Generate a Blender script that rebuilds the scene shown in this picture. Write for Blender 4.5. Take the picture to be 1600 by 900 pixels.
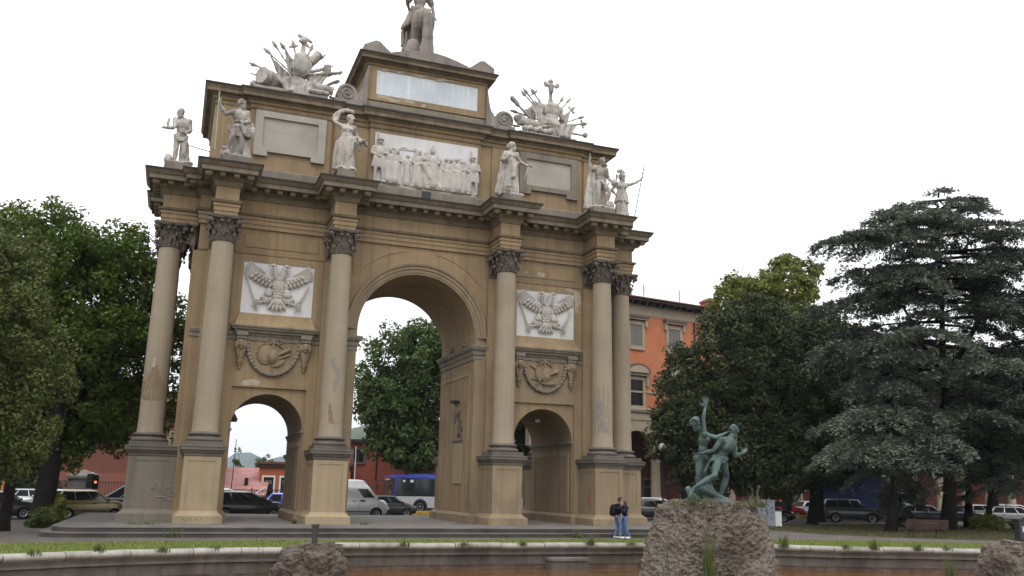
import bpy, bmesh, math, random
import numpy as np
from mathutils import Vector, Matrix, noise as mnoise
rad = math.radians
PI = math.pi
S = bpy.context.scene
for o in list(bpy.data.objects):
    bpy.data.objects.remove(o)
COL = S.collection
random.seed(7)
rng = np.random.default_rng(7)

# ------------------------------------------------------------------ camera
cd = bpy.data.cameras.new('camera')
cam = bpy.data.objects.new('camera', cd)
COL.objects.link(cam)
cd.sensor_width = 36.0
cd.lens = 31.134
cd.clip_start = 0.1
cd.clip_end = 20000
_r = Vector((0.9349267, -0.35426813, 0.02015359))
_u = Vector((-0.09649345, -0.19917252, 0.97520219))
_f = Vector((0.34146901, 0.91368726, 0.22039626))
_m = Matrix((_r, _u, -_f)).transposed().to_4x4()
_m.translation = Vector((-10.94979, -42.72481, 1.72549))
cam.matrix_world = _m
S.camera = cam
S.render.resolution_x, S.render.resolution_y = 1024, 576

# ------------------------------------------------------------------ sky, sun, exposure
SUN_EL, SUN_AZ = 52.0, 205.0            # weak sun behind the clouds, from behind the camera's left
world = bpy.data.worlds.new('World')
S.world = world
world.use_nodes = True
wt = world.node_tree
wt.nodes.clear()
wo = wt.nodes.new('ShaderNodeOutputWorld')
bg = wt.nodes.new('ShaderNodeBackground')
sky = wt.nodes.new('ShaderNodeTexSky')
sky.sky_type = 'NISHITA'
sky.sun_disc = False
sky.sun_elevation = rad(SUN_EL)
sky.sun_rotation = rad(SUN_AZ)
sky.air_density = 1.0
sky.dust_density = 4.0
hs = wt.nodes.new('ShaderNodeHueSaturation')
hs.inputs['Saturation'].default_value = 0.10
ov = wt.nodes.new('ShaderNodeMix')
ov.data_type = 'RGBA'
ov.inputs[0].default_value = 0.82        # solid cloud cover over the clear sky
# overcast: the cloud deck is about twice as bright overhead as at the horizon
tcw = wt.nodes.new('ShaderNodeTexCoord')
sxyz = wt.nodes.new('ShaderNodeSeparateXYZ')
wt.links.new(tcw.outputs['Generated'], sxyz.inputs[0])
cr = wt.nodes.new('ShaderNodeMapRange')
cr.inputs[1].default_value, cr.inputs[2].default_value = .05, .95
wt.links.new(sxyz.outputs[2], cr.inputs[0])
deck = wt.nodes.new('ShaderNodeMix')
deck.data_type = 'RGBA'
deck.inputs[6].default_value = (10.0, 10.2, 10.5, 1)
deck.inputs[7].default_value = (21.5, 21.6, 21.8, 1)
wt.links.new(cr.outputs[0], deck.inputs[0])
wt.links.new(deck.outputs[2], ov.inputs[7])
wt.links.new(sky.outputs[0], hs.inputs['Color'])
wt.links.new(hs.outputs[0], ov.inputs[6])
wt.links.new(ov.outputs[2], bg.inputs[0])
bg.inputs[1].default_value = 0.115
wt.links.new(bg.outputs[0], wo.inputs[0])
sl = bpy.data.lights.new('sun', 'SUN')
sl.energy = 0.6
sl.angle = rad(25)
sl.color = (1.0, 0.96, 0.9)
sun = bpy.data.objects.new('sun', sl)
COL.objects.link(sun)
sun.rotation_euler = (rad(90 - SUN_EL), 0, rad(180 - SUN_AZ))
S.view_settings.view_transform = 'Standard'
S.view_settings.look = 'None'
S.view_settings.exposure = 0.12
S.view_settings.gamma = 1.0
S.view_settings.use_curve_mapping = False
S.cycles.max_bounces = 6
S.cycles.diffuse_bounces = 3
S.cycles.transparent_max_bounces = 4

# ------------------------------------------------------------------ materials
MAT = {}

def mat(name, col, rough=0.8, metal=0.0, vary=None, scale=1.0, stain=None, streak=None, bump=0.0, bscale=20.0,
        drums=None, alpha=None, trans=0.0, emit=None, tint=None, patch=None, spec=None, coat=0.0):
    """procedural principled material: vary = second colour mixed by soft noise, stain = dark dirt blotches,
    streak = vertical rain marks, drums = stone courses by height, patch = fallen render"""
    m = bpy.data.materials.new(name)
    m.use_nodes = True
    t = m.node_tree
    L = t.links.new
    b = t.nodes['Principled BSDF']
    b.inputs['Roughness'].default_value = rough
    b.inputs['Metallic'].default_value = metal
    if spec is None and rough >= .78 and not metal:
        spec = .15                       # dry mineral and fabric surfaces hardly mirror the sky
    if spec is not None:
        b.inputs['Specular IOR Level'].default_value = spec
    if coat:
        b.inputs['Coat Weight'].default_value = coat
        b.inputs['Coat Roughness'].default_value = 0.05
    if trans:
        b.inputs['Transmission Weight'].default_value = trans
    tc = t.nodes.new('ShaderNodeTexCoord')
    geo = t.nodes.new('ShaderNodeNewGeometry')

    def nz(sc, det=4, stretch=None, src=None, dist=0.0):
        n = t.nodes.new('ShaderNodeTexNoise')
        n.inputs['Scale'].default_value = sc
        n.inputs['Detail'].default_value = det
        n.inputs['Distortion'].default_value = dist
        s = src or geo.outputs['Position']
        if stretch:
            mp = t.nodes.new('ShaderNodeMapping')
            mp.inputs['Scale'].default_value = stretch
            L(s, mp.inputs[0])
            s = mp.outputs[0]
        L(s, n.inputs['Vector'])
        return n.outputs[0]

    def ramp(src, a, bb):
        r = t.nodes.new('ShaderNodeMapRange')
        r.inputs[1].default_value = a
        r.inputs[2].default_value = bb
        L(src, r.inputs[0])
        return r.outputs[0]

    def mix(fac, c1, c2, mul=False, k=1.0):
        x = t.nodes.new('ShaderNodeMix')
        x.data_type = 'RGBA'
        if mul:
            x.blend_type = 'MULTIPLY'
        if k != 1.0:
            mm = t.nodes.new('ShaderNodeMath')
            mm.operation = 'MULTIPLY'
            mm.inputs[1].default_value = k
            L(fac, mm.inputs[0])
            fac = mm.outputs[0]
        L(fac, x.inputs[0])
        for i, c in ((6, c1), (7, c2)):
            if hasattr(c, 'links'):
                L(c, x.inputs[i])
            else:
                x.inputs[i].default_value = (*c, 1)
        return x.outputs[2]
    cur = None
    base = t.nodes.new('ShaderNodeRGB')
    base.outputs[0].default_value = (*col, 1)
    cur = base.outputs[0]
    if vary:
        cur = mix(ramp(nz(1.3 * scale, 5), .35, .65), cur, vary)
        cur = mix(ramp(nz(9 * scale, 4), .3, .75), cur, tuple(c * 0.82 for c in col), k=.55)
    if drums:
        h, amt = drums
        sp = t.nodes.new('ShaderNodeSeparateXYZ')
        L(geo.outputs['Position'], sp.inputs[0])
        dv = t.nodes.new('ShaderNodeMath'); dv.operation = 'DIVIDE'; dv.inputs[1].default_value = h
        L(sp.outputs[2], dv.inputs[0])
        fl = t.nodes.new('ShaderNodeMath'); fl.operation = 'FLOOR'
        L(dv.outputs[0], fl.inputs[0])
        oi = t.nodes.new('ShaderNodeObjectInfo')
        ad = t.nodes.new('ShaderNodeVectorMath'); ad.operation = 'ADD'
        L(oi.outputs['Location'], ad.inputs[0])
        cmb = t.nodes.new('ShaderNodeCombineXYZ')
        L(fl.outputs[0], cmb.inputs[2])
        L(cmb.outputs[0], ad.inputs[1])
        wn = t.nodes.new('ShaderNodeTexWhiteNoise')
        L(ad.outputs[0], wn.inputs['Vector'])
        cur = mix(wn.outputs[0], cur, tuple(c * (1 - amt) for c in col), k=.8)
        fr = t.nodes.new('ShaderNodeMath'); fr.operation = 'FRACT'
        L(dv.outputs[0], fr.inputs[0])
        jt = ramp(fr.outputs[0], .02, .0)
        cur = mix(jt, cur, tuple(c * .55 for c in col), k=.6)
    if patch:
        pc, th = patch
        n = nz(.42, 6, dist=.6)
        cur = mix(ramp(n, th, th + .012), cur, pc, k=.85)
    if streak:
        cur = mix(ramp(nz(1.0, 6, (3.4, 3.4, .14)), .48, .66), cur, streak, k=.62)
        cur = mix(ramp(nz(1.0, 4, (9, 9, .35)), .5, .75), cur, tuple(c * .8 for c in streak), k=.22)
    if stain:
        cur = mix(ramp(nz(.55, 8, (1, 1, .7)), .52, .72), cur, stain, k=.75)
    if tint:
        at = t.nodes.new('ShaderNodeAttribute')
        at.attribute_name = 'tint'
        cur = mix(at.outputs['Fac'], cur, tint)
    L(cur, b.inputs['Base Color'])
    if bump:
        bp = t.nodes.new('ShaderNodeBump')
        bp.inputs['Strength'].default_value = bump
        bp.inputs['Distance'].default_value = .04
        L(nz(bscale, 6), bp.inputs['Height'])
        L(bp.outputs[0], b.inputs['Normal'])
    if emit:
        b.inputs['Emission Color'].default_value = (*emit[:3], 1)
        b.inputs['Emission Strength'].default_value = emit[3]
    m['base'] = col
    MAT[name] = m
    return m


def leafmat(name, c1, c2, trans=.25, rough=.55):
    m = mat(name, c1, rough, tint=c2, spec=.14)
    t = m.node_tree
    b = t.nodes['Principled BSDF']
    out = t.nodes['Material Output']
    tr = t.nodes.new('ShaderNodeBsdfTranslucent')
    src = b.inputs['Base Color'].links[0].from_socket
    t.links.new(src, tr.inputs[0])
    mx = t.nodes.new('ShaderNodeMixShader')
    mx.inputs[0].default_value = trans
    t.links.new(b.outputs[0], mx.inputs[1])
    t.links.new(tr.outputs[0], mx.inputs[2])
    t.links.new(mx.outputs[0], out.inputs[0])
    return m


mat('ochre_render', (.325, .235, .138), .9, vary=(.275, .2, .12), stain=(.175, .128, .082), streak=(.205, .15, .095), bump=.25, bscale=6, patch=((.36, .29, .2), .725))
mat('ochre_light', (.365, .290, .188), .9, vary=(.32, .255, .165), stain=(.22, .17, .11), streak=(.275, .21, .13), bump=.2, bscale=6, drums=(.62, .08))
mat('pier_stone', (.285, .218, .142), .9, vary=(.245, .186, .122), stain=(.155, .12, .085), streak=(.2, .155, .105), bump=.25, bscale=6)
mat('column_stone', (.345, .285, .212), .88, vary=(.305, .25, .186), stain=(.235, .19, .14), streak=(.27, .222, .165), bump=.2, bscale=5, drums=(1.07, .13))
mat('grey_stone', (.245, .215, .175), .9, vary=(.205, .178, .145), stain=(.115, .1, .085), streak=(.15, .13, .105), bump=.3, bscale=7, drums=(.6, .1))
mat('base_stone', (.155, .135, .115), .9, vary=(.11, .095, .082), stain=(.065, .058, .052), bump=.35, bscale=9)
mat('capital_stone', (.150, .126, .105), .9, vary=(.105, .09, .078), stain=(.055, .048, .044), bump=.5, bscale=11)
mat('cornice_stone', (.225, .175, .115), .9, vary=(.16, .128, .09), stain=(.085, .07, .056), streak=(.105, .085, .065), bump=.3, bscale=7)
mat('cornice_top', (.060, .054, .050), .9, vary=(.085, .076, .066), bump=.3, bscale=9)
mat('modillion_stone', (.275, .225, .16), .9, vary=(.2, .165, .12), stain=(.12, .1, .08))
mat('white_marble', (.66, .655, .65), .6, vary=(.6, .595, .59), stain=(.5, .49, .48), streak=(.53, .525, .515))
mat('relief_marble', (.50, .47, .43), .75, vary=(.4, .37, .335), stain=(.26, .235, .21), bump=.3, bscale=14, scale=1.6)
mat('statue_marble', (.54, .50, .455), .8, vary=(.36, .33, .295), stain=(.13, .115, .10), streak=(.17, .15, .13), bump=.8, bscale=14, scale=2)
mat('weathered_statue', (.30, .265, .235), .85, vary=(.22, .19, .165), stain=(.13, .115, .1), streak=(.16, .14, .125), bump=.4, bscale=10)
mat('blue_marble', (.50, .54, .585), .5, vary=(.6, .63, .66), stain=(.42, .46, .5), streak=(.66, .68, .7))
mat('plaque_stone', (.40, .37, .325), .8, vary=(.345, .32, .28), stain=(.25, .235, .205), bump=.15)
mat('letter_stone', (.335, .31, .275), .8)
mat('black_void', (.012, .012, .014), .5)
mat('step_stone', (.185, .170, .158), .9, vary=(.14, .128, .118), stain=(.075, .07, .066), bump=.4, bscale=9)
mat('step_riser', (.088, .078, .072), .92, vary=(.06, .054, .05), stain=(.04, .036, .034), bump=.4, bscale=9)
mat('asphalt', (.062, .060, .060), .85, vary=(.05, .048, .048), bump=.3, bscale=40)
mat('gravel', (.150, .132, .122), .95, vary=(.115, .1, .092), stain=(.085, .076, .07), bump=.5, bscale=45, scale=2)
mat('lawn', (.15, .185, .05), .95, vary=(.11, .145, .038), stain=(.17, .16, .075), bump=.5, bscale=30, scale=2)
mat('dry_lawn', (.085, .08, .042), .95, vary=(.066, .064, .034), stain=(.095, .08, .055), bump=.5, bscale=30, scale=2)
leafmat('grass_blade', (.14, .195, .04), (.27, .29, .10), .3)
leafmat('grass_dry', (.085, .088, .036), (.13, .12, .06), .2)
mat('rim_stone', (.38, .36, .33), .85, vary=(.26, .245, .22), stain=(.085, .088, .062), streak=(.2, .19, .165), bump=.5, bscale=12, scale=1.6)
mat('pool_wall', (.15, .132, .118), .92, vary=(.105, .09, .08), stain=(.045, .038, .034), streak=(.075, .063, .055), bump=.5, bscale=8, scale=1.5)
mat('pool_wall_rust', (.15, .11, .088), .92, vary=(.085, .055, .042), stain=(.035, .024, .02), bump=.7, bscale=9, scale=2.2)
mat('pool_water', (.12, .062, .016), .06, vary=(.16, .085, .024), bump=.10, bscale=3, spec=.5)
mat('tufa_rock', (.205, .170, .140), .95, vary=(.12, .10, .086), stain=(.05, .042, .036), bump=1.0, bscale=20, scale=4.5)
mat('dark_rock', (.15, .12, .10), .95, vary=(.085, .068, .058), stain=(.04, .034, .03), bump=.9, bscale=16, scale=3)
mat('pipe_iron', (.05, .048, .048), .6, metal=.3, vary=(.07, .06, .055))
mat('bronze_patina', (.088, .142, .135), .6, vary=(.028, .038, .036), stain=(.27, .40, .38), streak=(.05, .075, .07), scale=3.0, bump=.3, bscale=9, spec=.3)
mat('bronze_dark', (.05, .06, .055), .55, metal=.3, vary=(.08, .1, .095), scale=3)
mat('red_wall', (.205, .084, .060), .9, vary=(.18, .074, .053), stain=(.145, .062, .048), streak=(.16, .07, .055))
mat('red_wall_light', (.44, .142, .095), .9, vary=(.39, .125, .083), stain=(.32, .11, .075))
mat('red_wall_low', (.25, .105, .078), .9, vary=(.26, .1, .075), stain=(.2, .085, .065))
mat('orange_wall', (.53, .20, .105), .9, vary=(.48, .18, .094), stain=(.45, .14, .06))
mat('orange_low_wall', (.46, .15, .075), .9, vary=(.41, .13, .066), stain=(.36, .125, .07))
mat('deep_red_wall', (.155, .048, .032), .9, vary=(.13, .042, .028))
mat('pink_wall', (.52, .27, .25), .9, vary=(.46, .23, .21), stain=(.36, .18, .16), streak=(.58, .36, .34))
mat('palazzo_stone', (.40, .335, .245), .9, vary=(.35, .29, .21), stain=(.26, .215, .155))
mat('window_frame', (.33, .275, .2), .8)
mat('hood_slate', (.14, .105, .09), .8)
mat('shutter_grey', (.145, .135, .115), .7)
mat('glass_dark', (.02, .023, .026), .12, spec=.6)
mat('roof_tile', (.21, .09, .055), .9, vary=(.15, .07, .05), bump=.5, bscale=12)
mat('eave_dark', (.06, .05, .045), .9)
mat('brick_red', (.38, .12, .07), .9, vary=(.3, .1, .06))
mat('hut_stone', (.17, .155, .14), .9, vary=(.13, .12, .11), stain=(.09, .08, .075))
mat('iron_dark', (.03, .03, .03), .6, metal=.4)
mat('orange_paint', (.75, .27, .02), .5)
mat('yellow_kerb', (.55, .33, .08), .8, vary=(.45, .28, .09))
mat('kerb_stone', (.30, .28, .26), .9, vary=(.22, .2, .19))
mat('white_paint', (.75, .75, .73), .6)
mat('hill_far', (.05, .085, .085), .95, vary=(.04, .065, .055), scale=.02)
mat('hill_near', (.04, .062, .03), .95, vary=(.055, .075, .035), scale=.05)
mat('bark', (.03, .024, .02), .95, vary=(.02, .016, .014), bump=.8, bscale=12)
mat('bark_dark', (.018, .015, .013), .95, vary=(.012, .010, .009), bump=.8, bscale=12)
leafmat('leaf_lime', (.040, .070, .010), (.118, .165, .026), .28)
leafmat('leaf_grey_green', (.062, .080, .022), (.13, .148, .045), .2)
leafmat('leaf_holm', (.030, .040, .016), (.068, .080, .032), .15)
leafmat('leaf_bright', (.12, .15, .026), (.19, .20, .045), .3)
leafmat('leaf_mid', (.044, .074, .02), (.095, .135, .038), .25)
leafmat('needle_cedar', (.050, .062, .044), (.185, .212, .165), .1)
leafmat('leaf_weed', (.06, .09, .02), (.14, .16, .06), .3)
leafmat('straw', (.17, .15, .10), (.11, .12, .06), .2)
mat('tyre', (.012, .012, .012), .85)
mat('rim_metal', (.42, .42, .43), .35, metal=.8)
mat('car_glass', (.018, .021, .024), .08, spec=.7)
mat('lamp_glass', (.75, .77, .78), .15)
mat('tail_red', (.42, .02, .015), .3)
mat('black_plastic', (.02, .02, .021), .55)
mat('globe_white', (.62, .6, .57), .4)
mat('plaster_pale', (.44, .375, .29), .9, vary=(.34, .27, .2), scale=3)
mat('peeled_brown', (.245, .178, .115), .92, vary=(.2, .145, .095), scale=3)
mat('peeled_grey', (.27, .245, .21), .92, vary=(.2, .18, .155), scale=3)
mat('bench_wood', (.072, .04, .032), .8, vary=(.05, .03, .025))
mat('box_grey', (.25, .275, .31), .7, vary=(.2, .22, .25), stain=(.15, .165, .19))
mat('graffiti_ink', (.05, .055, .075), .8)
mat('graffiti_white', (.34, .325, .3), .9)
mat('skin', (.36, .205, .145), .6)
mat('hair_black', (.012, .01, .009), .6)
mat('hair_brown', (.035, .014, .011), .55)
mat('jacket_navy', (.008, .009, .017), .9, vary=(.012, .013, .024))
mat('sweater_navy', (.010, .013, .034), .9, vary=(.014, .017, .04))
mat('denim', (.075, .125, .23), .9, vary=(.17, .24, .36), scale=5)
mat('shoe_white', (.7, .69, .68), .6)
mat('backpack_black', (.008, .008, .010), .8)


# ------------------------------------------------------------------ mesh helpers
class MB:
    """collects primitives and links them as ONE mesh object"""

    def __init__(s):
        s.v, s.f, s.mi, s.mats, s.c = [], [], [], [], 0

    def m(s, name):
        if name not in s.mats:
            s.mats.append(name)
        s.c = s.mats.index(name)
        return s

    def add(s, vs, fs, M=None):
        n = len(s.v)
        if M is not None:
            vs = [M @ Vector(v) for v in vs]
        s.v += [tuple(v) for v in vs]
        s.f += [[i + n for i in f] for f in fs]
        s.mi += [s.c] * len(fs)
        return s

    def box(s, x0, y0, z0, x1, y1, z1, M=None):
        v = [(x0, y0, z0), (x1, y0, z0), (x1, y1, z0), (x0, y1, z0), (x0, y0, z1), (x1, y0, z1), (x1, y1, z1), (x0, y1, z1)]
        return s.add(v, [(3, 2, 1, 0), (4, 5, 6, 7), (0, 1, 5, 4), (1, 2, 6, 5), (2, 3, 7, 6), (3, 0, 4, 7)], M)

    def lathe(s, prof, n=24, c=(0, 0, 0), M=None, caps=True, a0=0.0):
        v, f = [], []
        for r, z in prof:
            for i in range(n):
                a = a0 + 2 * PI * i / n
                v.append((c[0] + r * math.cos(a), c[1] + r * math.sin(a), c[2] + z))
        k = len(prof)
        for j in range(k - 1):
            for i in range(n):
                i2 = (i + 1) % n
                f.append((j * n + i, j * n + i2, (j + 1) * n + i2, (j + 1) * n + i))
        if caps:
            f.append(tuple(range(n))[::-1])
            f.append(tuple((k - 1) * n + i for i in range(n)))
        return s.add(v, f, M)

    def cap(s, p0, r0, p1, r1, n=10, rings=3):
        """tapered capsule"""
        p0, p1 = Vector(p0), Vector(p1)
        d = p1 - p0
        L = d.length
        if L < 1e-6:
            d = Vector((0, 0, 1))
        q = d.normalized().to_track_quat('Z', 'Y').to_matrix().to_4x4()
        q.translation = p0
        prof = []
        for i in range(rings + 1):
            a = -PI / 2 + (PI / 2) * i / rings
            prof.append((max(r0 * math.cos(a), r0 * .02), r0 * math.sin(a)))
        for i in range(rings + 1):
            a = (PI / 2) * i / rings
            prof.append((max(r1 * math.cos(a), r1 * .02), L + r1 * math.sin(a)))
        return s.lathe(prof, n, M=q)

    def ell(s, c, r, M=None, n=12, k=8):
        prof = [(max(math.sin(PI * i / k), .01), -math.cos(PI * i / k)) for i in range(k + 1)]
        T = Matrix.Translation(Vector(c))
        if M is not None:
            T = T @ M
        T = T @ Matrix.Diagonal((r[0], r[1], r[2], 1))
        return s.lathe(prof, n, M=T)

    def tube(s, pts, r, n=8, caps=True):
        pts = [Vector(p) for p in pts]
        if not hasattr(r, '__len__'):
            r = [r] * len(pts)
        v, f = [], []
        up = None
        for i, p in enumerate(pts):
            t = (pts[min(i + 1, len(pts) - 1)] - pts[max(i - 1, 0)]).normalized()
            if up is None:
                up = Vector((0, 0, 1)) if abs(t.z) < .9 else Vector((1, 0, 0))
            a = t.cross(up).normalized()
            b = a.cross(t).normalized()
            up = b
            for k in range(n):
                w = 2 * PI * k / n
                v.append(p + (a * math.cos(w) + b * math.sin(w)) * r[i])
        for i in range(len(pts) - 1):
            for k in range(n):
                k2 = (k + 1) % n
                f.append((i * n + k, i * n + k2, (i + 1) * n + k2, (i + 1) * n + k))
        if caps:
            f.append(tuple(range(n))[::-1])
            f.append(tuple((len(pts) - 1) * n + k for k in range(n)))
        return s.add(v, f)

    def prism(s, poly, a, b, axis='y', M=None):
        """poly in the plane across the axis, extruded from a to b"""
        n = len(poly)
        if axis == 'y':
            P = lambda p, t: (p[0], t, p[1])
        elif axis == 'x':
            P = lambda p, t: (t, p[0], p[1])
        else:
            P = lambda p, t: (p[0], p[1], t)
        v = [P(p, a) for p in poly] + [P(p, b) for p in poly]
        f = [tuple(range(n)), tuple(range(n, 2 * n))[::-1]]
        f += [(i, i + n, (i + 1) % n + n, (i + 1) % n) for i in range(n)]
        return s.add(v, f, M)

    def sweep(s, path, prof, closed=True, mats=None):
        """moulding: prof [(out, z)] carried along a plan path with mitred corners; outside is to the right of travel"""
        n = len(path)
        P = [Vector((p[0], p[1])) for p in path]
        offs = []
        for i in range(n):
            ns = []
            for a, b in ((i - 1, i), (i, i + 1)):
                if not closed and (a < 0 or b >= n):
                    continue
                d = (P[b % n] - P[a % n]).normalized()
                ns.append(Vector((d.y, -d.x)))
            if len(ns) == 1:
                offs.append(ns[0])
            else:
                w = ns[0] + ns[1]
                offs.append(w / max(w.dot(ns[0]), .2))
        k = len(prof)
        v = [(P[i].x + offs[i].x * o, P[i].y + offs[i].y * o, z) for i in range(n) for o, z in prof]
        for j in range(k - 1):
            if mats:
                s.m(mats[j] if j < len(mats) else mats[-1])
            fs = []
            for i in range(n if closed else n - 1):
                i2 = (i + 1) % n
                fs.append((i * k + j, i2 * k + j, i2 * k + j + 1, i * k + j + 1))
            nn = len(s.v)
            if j == 0:
                s.v += v
                base = nn
            s.f += [[q + base for q in f] for f in fs]
            s.mi += [s.c] * len(fs)
        return s, v

    def flipy(s, ym):
        """add a copy mirrored about the plane y = ym"""
        n = len(s.v)
        s.v += [(x, 2 * ym - y, z) for x, y, z in s.v]
        s.f += [[i + n for i in f][::-1] for f in s.f]
        s.mi += list(s.mi)
        return s

    def flipx(s):
        n = len(s.v)
        s.v += [(-x, y, z) for x, y, z in s.v]
        s.f += [[i + n for i in f][::-1] for f in s.f]
        s.mi += list(s.mi)
        return s

    def mesh(s, name, smooth=None):
        me = bpy.data.meshes.new(name)
        me.from_pydata(s.v, [], s.f)
        for q in s.mats:
            me.materials.append(MAT[q])
        if len(s.mats) > 1:
            me.polygons.foreach_set('material_index', s.mi)
        if smooth:
            me.polygons.foreach_set('use_smooth', [True] * len(me.polygons))
            me.set_sharp_from_angle(angle=rad(smooth))
        me.update()
        return me

    def build(s, name, parent=None, smooth=None, loc=None, rz=0.0):
        return link(name, s.mesh(name, smooth), parent, loc, rz)

    def blob(s, name, voxel, parent=None, it=2, loc=None, fac=.5, rz=0.0, chisel=0.0, cf=6.0):
        """fuse all primitives into one continuous skin"""
        me = s.mesh(name + '_src')
        tmp = bpy.data.objects.new('tmp', me)
        COL.objects.link(tmp)
        r = tmp.modifiers.new('r', 'REMESH')
        r.mode = 'VOXEL'
        r.voxel_size = voxel
        r.use_smooth_shade = True
        if it:
            q = tmp.modifiers.new('s', 'SMOOTH')
            q.iterations = it
            q.factor = fac
        dg = bpy.context.evaluated_depsgraph_get()
        out = bpy.data.meshes.new_from_object(tmp.evaluated_get(dg))
        out.name = name
        bpy.data.objects.remove(tmp)
        out.materials.clear()
        out.materials.append(MAT[s.mats[0]])
        out.polygons.foreach_set('use_smooth', [True] * len(out.polygons))
        if chisel:
            # carved unevenness: shallow vertical folds and nicks
            n = len(out.vertices)
            co, no = np.empty(n * 3, np.float32), np.empty(n * 3, np.float32)
            out.vertices.foreach_get('co', co)
            out.vertices.foreach_get('normal', no)
            no = no.reshape(-1, 3)
            h = np.empty(n, np.float32)
            for i, c in enumerate(co.reshape(-1, 3).tolist()):
                p = Vector(c)
                q = Vector((c[0] * cf, c[1] * cf, c[2] * cf * .38))
                h[i] = mnoise.noise(q) + .42 * (1 - 2 * abs(mnoise.noise(q * 2.3))) + .35 * mnoise.noise(p * cf * 4)
            out.vertices.foreach_set('co', (co.reshape(-1, 3) + no * (h * chisel)[:, None]).ravel())
            out.update()
        return link(name, out, parent, loc, rz)

    def pieces(s, name, parent=None, smooth=None, gap=.02):
        """build every separate piece (touching solids together) as a part of its own"""
        n = len(s.v)
        par = list(range(n))

        def find(i):
            while par[i] != i:
                par[i] = par[par[i]]
                i = par[i]
            return i
        for f in s.f:
            a = find(f[0])
            for i in f[1:]:
                par[find(i)] = a
        comp = {}
        for k, f in enumerate(s.f):
            comp.setdefault(find(f[0]), []).append(k)
        L = []
        for fs in comp.values():
            ids = {i for k in fs for i in s.f[k]}
            P = [s.v[i] for i in ids]
            L.append([fs, [min(p[a] for p in P) - gap for a in range(3)], [max(p[a] for p in P) + gap for a in range(3)]])
        merged = True
        while merged:
            merged = False
            for i in range(len(L)):
                for j in range(i + 1, len(L)):
                    if all(L[i][1][a] <= L[j][2][a] and L[j][1][a] <= L[i][2][a] for a in range(3)):
                        L[i][0] += L[j][0]
                        L[i][1] = [min(a, b) for a, b in zip(L[i][1], L[j][1])]
                        L[i][2] = [max(a, b) for a, b in zip(L[i][2], L[j][2])]
                        del L[j]
                        merged = True
                        break
                if merged:
                    break
        out = []
        for fs, _, _ in L:
            m = MB()
            idx = {}
            for k in sorted(fs):
                m.m(s.mats[s.mi[k]])
                g = []
                for i in s.f[k]:
                    if i not in idx:
                        idx[i] = len(m.v)
                        m.v.append(s.v[i])
                    g.append(idx[i])
                m.f.append(g)
                m.mi.append(m.c)
            out.append(m.build(name, parent, smooth))
        return out


def link(name, me, parent=None, loc=None, rz=0.0):
    o = bpy.data.objects.new(name, me)
    COL.objects.link(o)
    if parent:
        o.parent = parent
    if loc:
        o.location = loc
    if rz:
        o.rotation_euler.z = rz
    return o


def tag(o, label=None, cat=None, group=None, kind=None):
    if label:
        o['label'] = label
    if cat:
        o['category'] = cat
    if group:
        o['group'] = group
    if kind:
        o['kind'] = kind
    return o


def thing(name, label, cat, loc=(0, 0, 0), rz=0.0, group=None):
    o = bpy.data.objects.new(name, None)
    o.empty_display_size = .3
    COL.objects.link(o)
    o.location = loc
    o.rotation_euler = (0, 0, rz)
    return tag(o, label, cat, group)


def dup(o, parent=None, loc=None, rz=None):
    """copy of a thing or part together with what hangs under it"""
    c = o.copy()
    COL.objects.link(c)
    if parent:
        c.parent = parent
    if loc is not None:
        c.location = loc
    if rz is not None:
        c.rotation_euler.z = rz
    for ch in list(o.children):
        dup(ch, c)
    return c


def nmesh(name, verts, faces4, mats, tint=None, mi=None, smooth=False):
    """fast mesh from numpy arrays of equal-sided faces"""
    me = bpy.data.meshes.new(name)
    nv, (nf, k) = len(verts), faces4.shape
    me.vertices.add(nv)
    me.vertices.foreach_set('co', np.ascontiguousarray(verts, dtype=np.float32).ravel())
    me.loops.add(nf * k)
    me.loops.foreach_set('vertex_index', np.ascontiguousarray(faces4, dtype=np.int32).ravel())
    me.polygons.add(nf)
    me.polygons.foreach_set('loop_start', np.arange(0, nf * k, k, dtype=np.int32))
    if smooth:
        me.polygons.foreach_set('use_smooth', np.ones(nf, dtype=bool))
    for q in mats:
        me.materials.append(MAT[q])
    if mi is not None:
        me.polygons.foreach_set('material_index', np.asarray(mi, dtype=np.int32))
    if tint is not None:
        a = me.attributes.new('tint', 'FLOAT', 'FACE')
        a.data.foreach_set('value', np.asarray(tint, dtype=np.float32))
    me.update(calc_edges=True)
    return me


def stroke(mb, pts, r=.012):
    mb.tube(pts, r, 5)


def textmesh(name, body, size, matname, depth=.004):
    cu = bpy.data.curves.new(name, 'FONT')
    cu.body = body
    cu.size = size
    cu.extrude = depth
    cu.align_x = 'CENTER'
    cu.align_y = 'CENTER'
    o = bpy.data.objects.new('tmp', cu)
    COL.objects.link(o)
    dg = bpy.context.evaluated_depsgraph_get()
    me = bpy.data.meshes.new_from_object(o.evaluated_get(dg))
    bpy.data.objects.remove(o)
    me.name = name
    me.materials.clear()
    me.materials.append(MAT[matname])
    return me

# ================================================================== TRIUMPHAL ARCH
DEP = 5.9                                  # front wall y = 0, back wall y = DEP
YM = DEP / 2
XC = (-9.673, -4.234, 4.234, 9.673)        # front column axes
YC = -1.245
arch = thing('triumphal_arch', 'tall ochre triumphal arch with three openings, dark Corinthian columns and white eagle reliefs', 'arch')

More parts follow.
